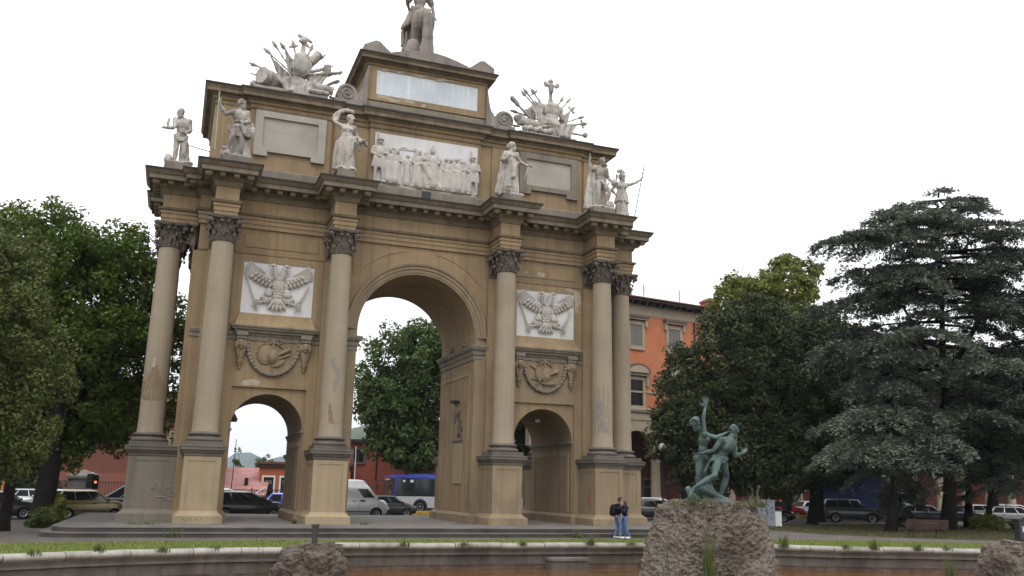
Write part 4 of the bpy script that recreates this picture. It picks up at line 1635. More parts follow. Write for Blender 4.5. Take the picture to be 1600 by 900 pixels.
# horse facing +y; rump towards the viewer
b.ell((0, -.35, 1.62), (.47, .62, .55)).ell((0, .5, 1.6), (.42, .7, .5)).ell((0, 1.1, 1.7), (.4, .5, .55))
for sx in (-1, 1):
    b.ell((sx * .24, -.55, 1.55), (.30, .38, .46))
    limb(b, (sx * .26, -.5, 1.35), (sx * .27, -.32, .86), (sx * .25, -.66, .52), [.27, .22, .15, .11, .09])
    b.cap((sx * .25, -.66, .52), .10, (sx * .25, -.58, .14), .08).cap((sx * .25, -.58, .14), .09, (sx * .25, -.70, .05), .11)
b.cap((.24, 1.2, 1.3), .2, (.24, 1.2, .7), .11).cap((.24, 1.2, .7), .11, (.24, 1.25, .05), .1)
b.cap((-.24, 1.25, 1.3), .2, (-.26, 1.7, 1.0), .11).cap((-.26, 1.7, 1.0), .1, (-.26, 1.5, .55), .09)
b.cap((0, 1.35, 1.85), .33, (0, 1.75, 2.55), .22)
b.ell((0, 2.0, 2.6), (.17, .42, .2), Matrix.Rotation(-.5, 4, 'X'))
# tail falling to the ground
pts = [(0.02, -.95, 1.86), (.03, -1.1, 1.62), (.05, -1.1, 1.2), (.08, -1.06, .7), (.1, -1.02, .1)]
for k_ in range(5):
    for i in range(4):
        o = (k_ - 2) * .05
        b.cap((pts[i][0] + o * (1 + i * .35), pts[i][1] - .03 * (k_ % 2), pts[i][2]), .055, (pts[i + 1][0] + o * (1.35 + i * .35), pts[i + 1][1] - .03 * (k_ % 2), pts[i + 1][2]), .055 + .008 * i)
# support masses of the block
b.ell((-.42, -.45, .3), (.38, .45, .55)).ell((.45, -.3, .2), (.22, .4, .36)).ell((0, .3, .25), (.4, .8, .45)).ell((-.02, -.5, .18), (.25, .3, .3))
b.box(-.85, -1.1, -.1, .75, 1.9, .08)
# rider
J = dict(pelvis=(0, .05, 2.2), chest=(0, .1, 2.78), neck=(0, .1, 3.12), head=(0, .14, 3.42), face=(.3, 1, 0), shR=(-.36, .1, 3.0), shL=(.36, .1, 3.0),
         elR=(-.62, .1, 2.72), wrR=(-.42, .45, 2.6), elL=(.60, .02, 2.62), wrL=(.66, -.1, 2.12), hdL=(.5, -.1, -.6), thL=(0, 1, 0), hipR=(-.22, .1, 2.12), hipL=(.22, .1, 2.12), knR=(-.62, .5, 1.62), knL=(.60, .5, 1.62),
         anR=(-.72, .2, .92), anL=(.68, .25, .95), toeR=(-.78, .05, .80), toeL=(.74, .55, .85))
J = swapRL(J)
body_fig(b, J, 1.62, muscle=1.1)
head(b, J['head'], J['face'], s=1.6, hair='curly')
swag(b, (-.42, -.1, 2.36), (.42, -.1, 2.38), .02, 4, .07, .07)
for i in range(5):
    b.cap((-.3 - .03 * i, -.15 + .06 * i, 2.3), .06, (-.58 - .04 * i, -.1 + .09 * i, 1.62), .07)
b.cap((-.33, .05, 3.0), .14, (-.58, .1, 2.72), .13).cap((.34, .05, 3.0), .15, (.56, .05, 2.74), .13)
rt = thing('rider_statue', 'weathered stone horseman on the summit of the arch, seen from behind', 'statue', (-.22, 1.75, 24.45))
scaled(b, 1.5)
b.v = [(x * .80, y, z) for x, y, z in b.v]
b.blob('figure', .045, rt, 1, chisel=.035, cf=4)

# ------------------------------------------------------------------ trophies of arms
def cyl2(b, p0, p1, r, n=16, rims=True):
    p0, p1 = Vector(p0), Vector(p1)
    q = (p1 - p0).normalized().to_track_quat('Z', 'Y').to_matrix().to_4x4()
    q.translation = p0
    L = (p1 - p0).length
    pr = [(r * .86, 0), (r * 1.08, 0), (r * 1.08, .06), (r, .07), (r * 1.02, L / 2), (r, L - .07), (r * 1.08, L - .06), (r * 1.08, L), (r * .86, L), (r * .8, L - .1)] if rims else [(r, 0), (r * .93, L)]
    b.lathe(pr, n, M=q)


def spear(b, p0, p1, r=.05, head_=True, cross=False):
    p0, p1 = Vector(p0), Vector(p1)
    b.cap(p0, r, p1, r * .85, 8, 2)
    d = (p1 - p0).normalized()
    if head_:
        b.cap(p1, r * 1.5, p1 + d * .12, r * 2.1, 8, 2).cap(p1 + d * .12, r * 2.1, p1 + d * .42, .01, 8, 2)
    if cross:
        s_ = d.cross(Vector((0, 1, 0)))
        b.cap(p1 - s_ * .22, .05, p1 + s_ * .22, .05, 8, 2).cap(p1 - s_ * .22, .05, p1 - s_ * .25 + d * .16, .02, 8, 2)


def flag(b, p0, p1, drop, tip, y, seed=0):
    """cloth hanging from the pole p0-p1 and gathered at the tip"""
    R = random.Random(seed)
    n, m = 13, 9
    v, f = [], []
    for i in range(n):
        t = i / (n - 1)
        a = lerp(p0, p1, t)
        e = lerp(a + Vector((0, 0, -drop)), tip, .72)
        for j in range(m):
            u = j / (m - 1)
            p = lerp(a, e, u)
            p.y = y - .10 * math.sin(t * 17 + u * 3 + seed) * (.4 + u) * .8
            v.append(p)
    for i in range(n - 1):
        for j in range(m - 1):
            f.append((i * m + j, i * m + j + 1, (i + 1) * m + j + 1, (i + 1) * m + j))
    nn = len(v)
    rim = [i * m for i in range(n)] + [(n - 1) * m + j for j in range(1, m)] + [i * m + m - 1 for i in range(n - 2, -1, -1)] + [j for j in range(m - 2, 0, -1)]
    side = [(rim[i], rim[(i + 1) % len(rim)], rim[(i + 1) % len(rim)] + nn, rim[i] + nn) for i in range(len(rim))]
    b.add(v + [p + Vector((0, .10, 0)) for p in v], f + [tuple(q + nn for q in g)[::-1] for g in f] + side)


trophies = 'carved trophies of arms on the attic'
t = thing('trophy_sculpture', 'carved stone trophy with drum, shield, banners and plumed helmet at the left of the attic', 'sculpture', (-6.95, .55, 20.66), 0, trophies)
b = MB().m('plaque_stone')
b.prism([(-1.95, 0), (1.95, 0), (1.95, .22), (1.72, .26), (1.72, .42), (-1.95, .42)], -.55, .55)
b.build('plinth', t)
b = MB().m('statue_marble')
cyl2(b, (-1.62, -.62, .92), (-.75, .1, .95), .40)
b.cap((-1.9, 0, .62), .2, (-1.2, .1, .6), .2)
b.cap((-1.7, -.1, 1.05), .05, (-2.15, -.12, 1.14), .03)
spear(b, (.9, -.45, .55), (-1.35, -.35, 2.3))
spear(b, (.3, -.1, 1.7), (-.6, -.05, 2.85))
flag(b, Vector((-1.25, -.3, 2.2)), Vector((-.1, -.35, 1.3)), .85, Vector((-.5, -.3, 1.0)), -.25, 1)
flag(b, Vector((-.55, -.05, 2.75)), Vector((.1, -.05, 1.95)), .8, Vector((-.2, 0, 1.6)), 0, 2)
b.ell((.32, -.28, 1.95), (.52, .16, .62)).ell((.3, -.36, 1.9), (.36, .14, .44)).ell((.34, -.1, 2.45), (.42, .25, .3))
spear(b, (.1, .1, 2.4), (-.12, .05, 3.1), .05, True, True)
cyl2(b, (.75, 0, 2.35), (1.2, .05, 2.95), .19)
b.cap((.36, 0, 2.4), .24, (.36, 0, 3.0), .10)
b.cap((.36, 0, 2.8), .11, (.36, 0, 3.35), .09)
b.ell((.34, -.06, 3.45), (.19, .2, .2)).cap((.3, -.2, 3.4), .1, (.1, -.3, 3.28), .05).cap((.45, .02, 3.35), .1, (.66, .05, 3.2), .05)
b.cap((.3, 0, 3.62), .1, (.1, -.02, 3.74), .08).cap((.4, 0, 3.66), .1, (.75, 0, 3.48), .07)
b.cap((.6, .1, 1.75), .08, (1.65, .2, 2.3), .08).cap((.4, .05, 1.4), .09, (1.7, .1, 2.0), .09)
b.box(1.5, -.02, 1.95, 1.85, .18, 2.4).cap((1.7, .1, 2.4), .07, (1.98, .1, 2.42), .03)
spear(b, (-.1, -.3, 1.35), (1.9, -.25, 1.85))
flag(b, Vector((.6, -.2, 1.5)), Vector((1.75, -.22, 1.8)), .8, Vector((.9, -.2, .7)), -.2, 4)
b.cap((1.2, .1, 1.0), .06, (2.1, .15, 1.55), .06).cap((2.1, .15, 1.55), .08, (2.3, .15, 1.66), .08)
cyl2(b, (.9, -.3, .95), (1.98, -.35, .82), .21)
b.cap((1.4, 0, .8), .05, (2.2, 0, 1.15), .03).cap((1.9, 0, .62), .06, (2.4, .02, .55), .06)
for i in range(5):
    b.ell((.85 + .2 * i, -.55, .52 + .03 * (i % 2)), (.15, .15, .13))
b.ell((.1, -.1, .85), (.75, .45, .5))
for p0, p1 in (((.2, .2, 1.2), (-1.9, .2, 1.75)), ((.2, .2, 1.4), (-1.0, .2, 3.0)), ((.4, .2, 1.6), (1.3, .2, 2.75)), ((.5, .2, 1.2), (2.2, .2, 2.1)), ((.3, .2, 1.8), (.75, .2, 3.15))):
    spear(b, p0, p1, .045)
flag(b, Vector((-1.7, .1, 1.65)), Vector((-.6, .1, 1.4)), .7, Vector((-1.0, .1, .8)), .12, 12)
flag(b, Vector((.9, .1, 1.7)), Vector((1.6, .1, 2.1)), .8, Vector((1.2, .1, .9)), .1, 13)
for i in range(6):
    swag(b, (-.75 + .18 * i, -.42, .95 + .05 * i), (.75 + .03 * i, -.45, 1.0 - .05 * i), .5, 2, .07, .09)
b.cap((-.5, -.52, .75), .13, (-.35, -.55, .35), .12).cap((-.35, -.55, .35), .12, (-.1, -.55, .4), .1)
b.blob('carving', .03, t, 1, chisel=.03, cf=6)

t = thing('trophy_sculpture', 'carved stone trophy with cuirass, cannon, cannonballs and flags at the right of the attic', 'sculpture', (7.1, .55, 20.66), 0, trophies)
b = MB().m('plaque_stone')
b.prism([(-1.85, 0), (1.95, 0), (1.95, .2), (1.6, .26), (1.6, .34), (-1.85, .34)], -.55, .55)
b.build('plinth', t)
b = MB().m('statue_marble')
b.box(.9, -.1, .3, 1.5, .5, .95)
cyl2(b, (-1.75, -.25, 1.05), (-.6, .0, .95), .27)
b.ell((-1.6, .05, 1.25), (.4, .15, .28))
for i in range(6):
    b.ell((-1.45 + .30 * i, -.45, .52 + .05 * (i % 2)), (.18, .18, .18))
b.cap((-2.4, .1, .85), .05, (-1.6, .1, .82), .06).cap((-2.45, .1, .85), .09, (-2.35, .1, .85), .06)
b.cap((-.9, .1, 1.4), .06, (-1.75, .1, 2.15), .06).cap((-1.75, .1, 2.15), .12, (-2.05, .1, 2.45), .13)
b.ell((.25, -.1, 2.0), (.52, .34, .48)).ell((.25, -.1, 1.6), (.40, .28, .35)).ell((.25, -.25, 2.2), (.4, .22, .25))
for sx in (-1, 1):
    b.ell((.25 + sx * .52, -.05, 2.15), (.2, .22, .24)).cap((.25 + sx * .55, -.05, 2.1), .15, (.25 + sx * .7, -.08, 1.6), .12)
    b.ell((.25 + sx * .35, -.05, 3.62), (.13, .08, .18), Matrix.Rotation(sx * .6, 4, 'Y'))
for i in range(8):
    a = PI * i / 7
    b.cap((.25 + .36 * math.cos(a), -.1 - .24 * math.sin(a), 1.4), .08, (.25 + .5 * math.cos(a), -.1 - .34 * math.sin(a), 1.08), .10)
b.cap((.25, 0, 2.3), .2, (.22, 0, 2.9), .09).cap((.22, 0, 2.9), .1, (.22, 0, 3.45), .12)
b.ell((.24, -.03, 3.55), (.2, .18, .17)).ell((.22, 0, 3.85), (.17, .12, .13)).cap((.22, -.1, 3.4), .14, (.22, -.12, 3.2), .12)
spear(b, (-.1, .1, 2.2), (-.75, .1, 3.0), .05, True, True)
spear(b, (-.6, .05, 2.1), (-1.3, .05, 2.75))
spear(b, (.6, .1, 2.3), (.9, .1, 2.8), .05)
b.box(-1.2, -.02, 1.75, -.55, .08, 2.35, Matrix.Rotation(.15, 4, 'Y'))
spear(b, (.3, -.2, 1.2), (-1.0, -.22, 1.95), .05, False)
flag(b, Vector((-1.0, -.2, 1.9)), Vector((.3, -.2, 1.2)), .95, Vector((-.2, -.2, .9)), -.25, 6)
spear(b, (-.7, -.4, .75), (2.05, -.35, 1.42), .06, True, True)
flag(b, Vector((.3, -.4, 1.0)), Vector((1.75, -.38, 1.35)), .95, Vector((.9, -.4, .25)), -.42, 8)
spear(b, (.6, 0, 1.4), (1.55, .05, 2.35), .05, True, True)
flag(b, Vector((.75, .02, 1.5)), Vector((1.5, .05, 2.25)), .8, Vector((1.1, 0, 1.1)), .02, 9)
b.cap((1.3, .1, .95), .05, (2.3, .1, .95), .06).cap((2.3, .1, .95), .07, (2.45, .1, .97), .16)
for p0, p1 in (((.2, .25, 1.4), (-1.75, .2, 1.7)), ((.2, .25, 1.5), (-1.15, .2, 3.0)), ((.4, .25, 1.6), (1.35, .2, 2.85)), ((.5, .25, 1.2), (2.1, .2, 2.0))):
    spear(b, p0, p1, .045)
flag(b, Vector((-1.3, .05, 1.9)), Vector((-.5, .1, 2.4)), .9, Vector((-.7, .1, 1.2)), .1, 14)
b.ell((.2, .0, .8), (.9, .4, .5)).ell((.9, -.55, .38), (.35, .2, .16))
b.blob('carving', .03, t, 1, chisel=.03, cf=6)

# ------------------------------------------------------------------ figured marble relief of the attic
rl = MB().m('white_marble')
rl.box(-2.72, -.19, 16.68, 2.82, -.165, 19.46)
rp = rl.build('figured_relief', arch)
b = MB().m('relief_marble')
R = random.Random(11)


def relief_fig(x, h, w=1.0, lean=0.0, kind='robe', hat=None, seed=0, y=-.22, face=1):
    """small standing figure in high relief; h = height"""
    s = h / 1.8
    z0 = 16.72
    RR = random.Random(seed)
    X = lambda u, z: x + u * w * s + lean * z * s
    P = lambda u, d, z: (X(u, z), y - d * s * .55, z0 + z * s)
    if kind == 'robe':
        for i in range(7):
            u = -.22 + .073 * i
            b.cap(P(u * .75, .12, 1.05), .06 * s, P(u * 1.25, .12 + RR.uniform(-.02, .05), .05), .06 * s, 7, 2)
        b.cap(P(0, .02, 1.0), .19 * s, P(0, .0, .2), .24 * s)
    else:
        for u in (-.1, .12):
            b.cap(P(u, .08, .95), .09 * s, P(u * 1.2, .1, .5), .065 * s, 8, 2).cap(P(u * 1.2, .1, .5), .065 * s, P(u * 1.3, .08, .08), .045 * s, 8, 2)
            b.cap(P(u * 1.3, .1, .05), .045 * s, P(u * 1.3 + .1 * face, .16, .03), .035 * s, 8, 2)
        for i in range(6):
            u = -.2 + .08 * i
            b.cap(P(u * .8, .1, 1.05), .055 * s, P(u * 1.1, .12, .62), .055 * s, 7, 2)
    b.ell(P(0, .06, 1.22), (.2 * s * w, .13 * s, .26 * s)).cap(P(-.17, .05, 1.4), .08 * s, P(.17, .05, 1.4), .08 * s)
    for sd in (-1, 1):
        e = P(sd * .28, .08, 1.15)
        b.cap(P(sd * .2, .06, 1.4), .075 * s, e, .06 * s, 8, 2).cap(e, .06 * s, P(sd * .08 + .12 * face, .2, 1.1 + .08 * sd), .045 * s, 8, 2)
    hc = P(.02 * face, .09, 1.64)
    b.cap(P(0, .05, 1.45), .06 * s, hc, .06 * s, 8, 2)
    b.ell(hc, (.09 * s, .10 * s, .12 * s)).ell((hc[0] + .07 * s * face, hc[1] - .05 * s, hc[2] - .01 * s), (.03 * s, .04 * s, .03 * s))
    if hat == 'mitre':
        b.cap((hc[0], hc[1], hc[2] + .08 * s), .09 * s, (hc[0], hc[1], hc[2] + .28 * s), .02 * s)
    elif hat == 'plume':
        b.ell((hc[0], hc[1], hc[2] + .07 * s), (.15 * s, .15 * s, .05 * s)).ell((hc[0], hc[1], hc[2] + .12 * s), (.1 * s, .1 * s, .08 * s))
        b.cap((hc[0] - .05 * s, hc[1], hc[2] + .15 * s), .06 * s, (hc[0] - .12 * s, hc[1], hc[2] + .38 * s), .03 * s)
    elif hat == 'wig':
        b.ell((hc[0], hc[1] + .02, hc[2]), (.13 * s, .1 * s, .15 * s)).ell((hc[0] - .06 * s * face, hc[1], hc[2] - .12 * s), (.09 * s, .08 * s, .12 * s))


relief_fig(-2.50, 2.4, 1.05, 0, 'soldier', 'plume', 1, -.30, 1)
for a in ((-2.04, 2.0, .85, .02, 'robe', 'wig', 2, -.25, 1), (-1.66, 1.95, .95, .03, 'robe', 'wig', 3, -.30, 1), (-.44, 2.15, .8, 0, 'robe', 'wig', 4, -.22, 1), (.02, 2.1, .7, 0, 'robe', 'wig', 5, -.20, 1), (.36, 2.3, .95, .0, 'robe', 'mitre', 6, -.27, -1),
          (1.16, 1.95, .8, 0, 'robe', 'wig', 8, -.22, -1), (1.46, 1.95, .7, 0, 'robe', 'wig', 9, -.22, -1), (1.72, 2.0, .95, 0, 'robe', 'wig', 10, -.31, -1), (2.05, 1.9, .75, 0, 'robe', 'wig', 11, -.22, -1), (2.32, 1.85, .7, 0, 'robe', None, 12, -.20, -1), (.78, 1.85, .7, 0, 'robe', None, 7, -.155, -1), (-.98, 1.85, .6, 0, 'robe', None, 14, -.13, 1)):
    relief_fig(*a)
relief_fig(2.56, 2.15, 1.1, 0, 'soldier', 'plume', 13, -.30, -1)
# kneeling figure in a long mantle
b.cap((-.1, -.36, 17.95), .17, (.22, -.34, 17.3), .2).cap((.2, -.34, 17.5), .2, (.75, -.3, 16.85), .16).cap((.75, -.3, 16.85), .12, (1.0, -.28, 16.76), .06)
b.ell((-.12, -.4, 18.32), (.11, .11, .14)).cap((-.1, -.4, 18.1), .07, (-.45, -.42, 17.95), .06).cap((-.3, -.36, 17.3), .13, (-.3, -.36, 16.8), .15)
for i in range(5):
    b.cap((-.02 + .07 * i, -.42, 17.9 - .1 * i), .035, (.5 + .1 * i, -.38, 16.9), .035, 7, 2)
b.cap((.35, -.36, 18.15), .05, (-.02, -.4, 18.1), .045)
b.cap((-1.8, -.2, 18.7), .03, (-.4, -.2, 18.75), .03)
for i in range(12):
    b.ell((-1.3 + .09 * i, -.19, 18.82 + .03 * math.sin(i)), (.06, .03, .05))
    b.cap((-1.2 + .34 * i, -.17, 18.8), .02, (-1.2 + .34 * i, -.17, 19.4), .02, 6, 2)
b.blob('relief_figures', .018, rp, 1, chisel=.012, cf=8)
b2 = MB().m('grey_stone').box(-2.95, -.34, 16.02, 2.95, -.305, 16.52)
b2.m('relief_marble').box(-2.78, -.30, 16.62, 2.85, -.17, 16.70)
b2.build('relief_shelf', arch)

# ================================================================== GROUND AND POOL
GZ = -.36                                   # level of the square around the arch
RIM = [(-30, -27), (-22, -20.9), (-18, -17.75), (-14.82, -15.79), (-13.41, -15.05), (-11.8, -14.4), (-10.1, -13.93), (-8.7, -13.72), (-7.3, -13.68), (-6.3, -13.7), (-5.9, -13.3), (-5.75, -11.6),
       (-4.69, -11.6), (8.9, -11.7), (9.5, -12.25), (10.94, -12.98), (12.2, -13.85), (12.99, -14.2), (18.52, -15.9), (27, -18.6), (34, -22)]
BACK = [(34, -36), (-30, -36)]
POOL = RIM + BACK
WATER = -1.12


def sheet(name, outline, z, mname, kind='structure', hole=None):
    bm = bmesh.new()
    vs = [bm.verts.new((x, y, z)) for x, y in outline]
    es = [bm.edges.new((vs[i], vs[(i + 1) % len(vs)])) for i in range(len(vs))]
    if hole:
        hs_ = [bm.verts.new((x, y, z)) for x, y in hole]
        es += [bm.edges.new((hs_[i], hs_[(i + 1) % len(hs_)])) for i in range(len(hs_))]
    bmesh.ops.triangle_fill(bm, edges=es, use_beauty=True, normal=(0, 0, 1))
    for f in bm.faces:
        if f.normal.z < 0:
            f.normal_flip()
    me = bpy.data.meshes.new(name)
    bm.to_mesh(me)
    bm.free()
    me.materials.append(MAT[mname])
    o = link(name, me)
    return tag(o, kind=kind)


def grow(path, d):
    n = len(path)
    out = []
    for i in range(n):
        p, a, c = Vector(path[i]), Vector(path[i - 1]), Vector(path[(i + 1) % n])
        n1, n2 = (p - a).normalized(), (c - p).normalized()
        w = Vector((n1.y, -n1.x)) + Vector((n2.y, -n2.x))
        w = w / max(w.dot(Vector((n1.y, -n1.x))), .3)
        out.append((p.x - w.x * d, p.y - w.y * d))
    return out


OUT = grow(POOL, .34)                       # outer edge of the coping
sheet('ground', [(-2600, -400), (2600, -400), (2600, 3700), (-2600, 3700)], GZ - .02, 'asphalt', hole=OUT)
sheet('path', [(-60, -9.5), (-15, -8.9), (-4, -7.2), (8, -7.15), (16, -7.6), (19.5, -8.4), (24, -10.2), (30, -11.2), (60, -12), (60, -9.0), (31, -8.3), (27, -7.2), (24.4, -5.6), (22.5, -2.6), (22, 2), (24, 8), (24, 9.5), (-18.5, 9.5), (-21, 5), (-24, 0), (-60, -2)], GZ - .012, 'gravel')
g1 = [(-60, -9.5), (-15, -8.9), (-4, -7.2), (8, -7.15), (16, -7.6), (19.5, -8.4), (24, -10.2), (30, -11.2), (60, -12), (60, -40), (-60, -40)]
sheet('lawn', g1, GZ - .004, 'lawn', hole=OUT)
g2 = [(60, -9.0), (31, -8.3), (27, -7.2), (24.4, -5.6), (22.5, -2.6), (22, 2), (24, 8), (27, 9.8), (60, 14.5), (80, 16), (80, -5)]
sheet('park_lawn', g2, GZ - .004, 'dry_lawn')


def inside(poly, x, y):
    c = np.zeros(len(x), bool)
    n = len(poly)
    for i in range(n):
        x0, y0 = poly[i]
        x1, y1 = poly[(i + 1) % n]
        m = ((y0 > y) != (y1 > y)) & (x < (x1 - x0) * (y - y0) / (y1 - y0 + 1e-12) + x0)
        c ^= m
    return c


def grass(name, poly, hole, box, n, h, mname, z, seed=1):
    r = np.random.default_rng(seed)
    x = r.uniform(box[0], box[2], n)
    y = r.uniform(box[1], box[3], n)
    k = inside(poly, x, y)
    if hole:
        k &= ~inside(hole, x, y)
    x, y = x[k], y[k]
    n = len(x)
    a = r.uniform(0, 2 * PI, n)
    hh = h * r.uniform(.4, 1.25, n)
    w = .018 + .012 * r.random(n)
    ln = r.uniform(0, .6, n) * hh
    v = np.empty((n, 3, 3))
    dx, dy = np.cos(a) * w, np.sin(a) * w
    v[:, 0] = np.stack([x - dx, y - dy, np.full(n, z)], 1)
    v[:, 1] = np.stack([x + dx, y + dy, np.full(n, z)], 1)
    v[:, 2] = np.stack([x + np.sin(a) * ln, y - np.cos(a) * ln, z + hh], 1)
    me = nmesh(name, v.reshape(-1, 3), np.arange(n * 3).reshape(n, 3), [mname], r.random(n))
    return tag(link(name, me), 'short green grass between the gravel path and the pool rim', 'grass', kind='stuff')


grass('grass', g1, OUT, (-26, -17.5, 28, -7), 110000, .075, 'grass_blade', GZ - .004)
g = grass('grass', g2, None, (22, -9, 45, 13), 26000, .08, 'grass_dry', GZ - .004, 2)
g['label'] = 'thin shaded grass under the park trees by the bench'

# stepped platform under the arch
plat = []
PX, PY0, PY1 = 14.95, -5.15, DEP + 5.15
b = MB()
for (o, z0, z1, mm) in ((0, -.19, 0, 'step_stone'), (.36, GZ - .03, -.19, 'step_stone')):
    c = 1.3
    x, y0, y1 = PX + o, PY0 - o, PY1 + o
    R_ = random.Random(int(o * 100) + 3)
    pl = [(-x, y0 + c)] + [(-x + c * (1 - math.cos(PI / 2 * i / 4)) * .9, y0 + c * (1 - math.sin(PI / 2 * i / 4))) for i in range(1, 4)] + [(-x + c, y0)]
    xs = np.linspace(-x + c, x - c, 24)[1:-1]
    pl += [(q, y0 + R_.uniform(-.025, .025)) for q in xs] + [(x - c, y0), (x, y0 + c), (x, y1), (-x, y1)]
    n = len(pl)
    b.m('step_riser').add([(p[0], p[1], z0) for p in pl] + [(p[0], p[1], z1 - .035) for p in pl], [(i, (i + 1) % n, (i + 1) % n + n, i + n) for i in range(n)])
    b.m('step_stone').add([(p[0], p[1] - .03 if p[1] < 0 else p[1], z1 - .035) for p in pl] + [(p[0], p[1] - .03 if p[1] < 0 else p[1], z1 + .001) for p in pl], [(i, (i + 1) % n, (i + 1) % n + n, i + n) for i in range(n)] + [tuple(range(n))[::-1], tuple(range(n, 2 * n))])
tag(b.build('stone_steps'), 'low grey stone platform of two steps carrying the arch', 'steps')

# pool: coping, wall, water
coping = thing('pool_rim', 'pale rounded stone coping and stained wall round the fountain pool', 'pool rim', (0, 0, 0))
pr = [(-.20, -.42), (-.20, -.50), (-.13, -.50), (-.13, -.54), (-.24, -.60)]
cop = [(.36, GZ - .02), (.30, -.25), (.22, -.205), (.08, -.195), (-.08, -.21), (-.17, -.25), (-.20, -.31), (-.18, -.36), (-.12, -.40), (-.04, -.44)]
wal = [(-.06, -.37), (-.05, -.42), (-.05, -.53), (-.12, -.55), (-.12, -.60), (-.02, -.64), (0, -.94)]
rust = [(0, -.94), (.02, -1.0), (.03, -1.6)]
INV = POOL[::-1]
for nm, prf, mm in (('coping', cop, 'rim_stone'), ('wall', wal, 'pool_wall'), ('stained_wall_foot', rust, 'pool_wall_rust')):
    b = MB().m(mm)
    if nm == 'coping':
        # separate stones with open joints
        P = [Vector(p) for p in POOL]
        n = len(P)
        offs = grow(POOL, 1.0)
        R_ = random.Random(5)
        for i in range(n):
            a, c = P[i], P[(i + 1) % n]
            oa, oc = Vector(offs[i]) - a, Vector(offs[(i + 1) % n]) - c
            L = (c - a).length
            k = max(1, round(L / 1.75))
            if i >= len(RIM) - 1:
                k = 1
            for j in range(k):
                t0, t1 = j / k + (.012 / L), (j + 1) / k - (.012 / L)
                dz = R_.uniform(-.012, .012)
                v = []
                for t in (t0, t1):
                    q, o_ = a.lerp(c, t), oa.lerp(oc, t)
                    v += [(q.x + o_.x * u, q.y + o_.y * u, z + dz) for u, z in prf]
                kk = len(prf)
                f = [(u, u + kk, u + kk + 1, u + 1) for u in range(kk - 1)] + [tuple(range(kk)), tuple(range(kk, 2 * kk))[::-1]]
                b.add(v, f)
        b.build(nm, coping, smooth=50)
    else:
        offs = [Vector(p) for p in grow(POOL, 1.0)]
        P = [Vector(p) for p in POOL]
        v, f = [], []
        kk, n = len(prf), len(P)
        for i in range(n):
            o_ = offs[i] - P[i]
            v += [(P[i].x + o_.x * u, P[i].y + o_.y * u, z) for u, z in prf]
        for i in range(n):
            for j in range(kk - 1):
                f.append((i * kk + j, ((i + 1) % n) * kk + j, ((i + 1) % n) * kk + j + 1, i * kk + j + 1))
        b.add(v, f)
        o = b.build(nm, coping)
# outlet block in the wall
MB().m('step_stone').box(2.15, -12.3, -.80, 3.65, -11.55, -.70).m('pool_wall').box(2.2, -12.25, -1.6, 3.6, -11.6, -.80).build('outlet_block', coping)
sheet('water', grow(POOL, .06), WATER, 'pool_water')


# ------------------------------------------------------------------ tufa rocks in the pool
def rock(name, label, loc, prof, sq, mname, amp, fs, seed, nu=150, nv=80, knob=0.0):
    """weathered rock: lathe-like mass roughened with several sizes of lumps and pits"""
    v = np.zeros((nv + 1, nu, 3))
    H = prof[-1][1]
    zz = np.array([p[1] for p in prof])
    rr = np.array([p[0] for p in prof])
    ss = np.cumsum([0] + [math.hypot(prof[i + 1][0] - prof[i][0], prof[i + 1][1] - prof[i][1]) for i in range(len(prof) - 1)])
    for j in range(nv + 1):
        s_ = ss[-1] * j / nv
        r0, z0 = np.interp(s_, ss, rr), np.interp(s_, ss, zz)
        for i in range(nu):
            a = 2 * PI * i / nu
            p = Vector((r0 * math.cos(a) * sq[0], r0 * math.sin(a) * sq[1], z0))
            d = Vector((math.cos(a), math.sin(a), .35 if z0 > H * .9 else 0.0))
            q = Vector((p.x + seed * 7.3, p.y + seed * 3.1, p.z * .62))
            n1 = mnoise.noise(q * .8 * fs)
            n2 = mnoise.noise(q * 2.3 * fs)
            n3 = 1 - abs(mnoise.noise(q * 4.7 * fs)) * 2
            n4 = mnoise.noise(q * 11 * fs)
            n5 = 1 - 2 * abs(mnoise.noise(q * 9 * fs + Vector((3, 1, 2))))
            k = 0
            if knob:
                dd = mnoise.voronoi(q * 1.9 * fs)[0][0]
                k = knob * (.5 - dd)
            w = min(1, r0 / .3)
            n6 = mnoise.noise(q * 23 * fs)
            e = (n1 * .9 + n2 * .7 + n3 * .22 + n4 * .38 + n6 * .2 - max(0, n5 - .45) * .55 + k) * amp * w
            p += d * e
            p.z += (n2 * .5 + n4 * .4) * amp * .6
            v[j, i] = p
    idx = np.arange((nv + 1) * nu).reshape(nv + 1, nu)
    f = np.stack([idx[:-1, :], np.roll(idx, -1, 1)[:-1, :], np.roll(idx, -1, 1)[1:, :], idx[1:, :]], -1).reshape(-1, 4)
    me = nmesh(name, v.reshape(-1, 3), f, [mname], smooth=True)
    o = link(name, me, None, loc)
    return tag(o, label, 'rock')


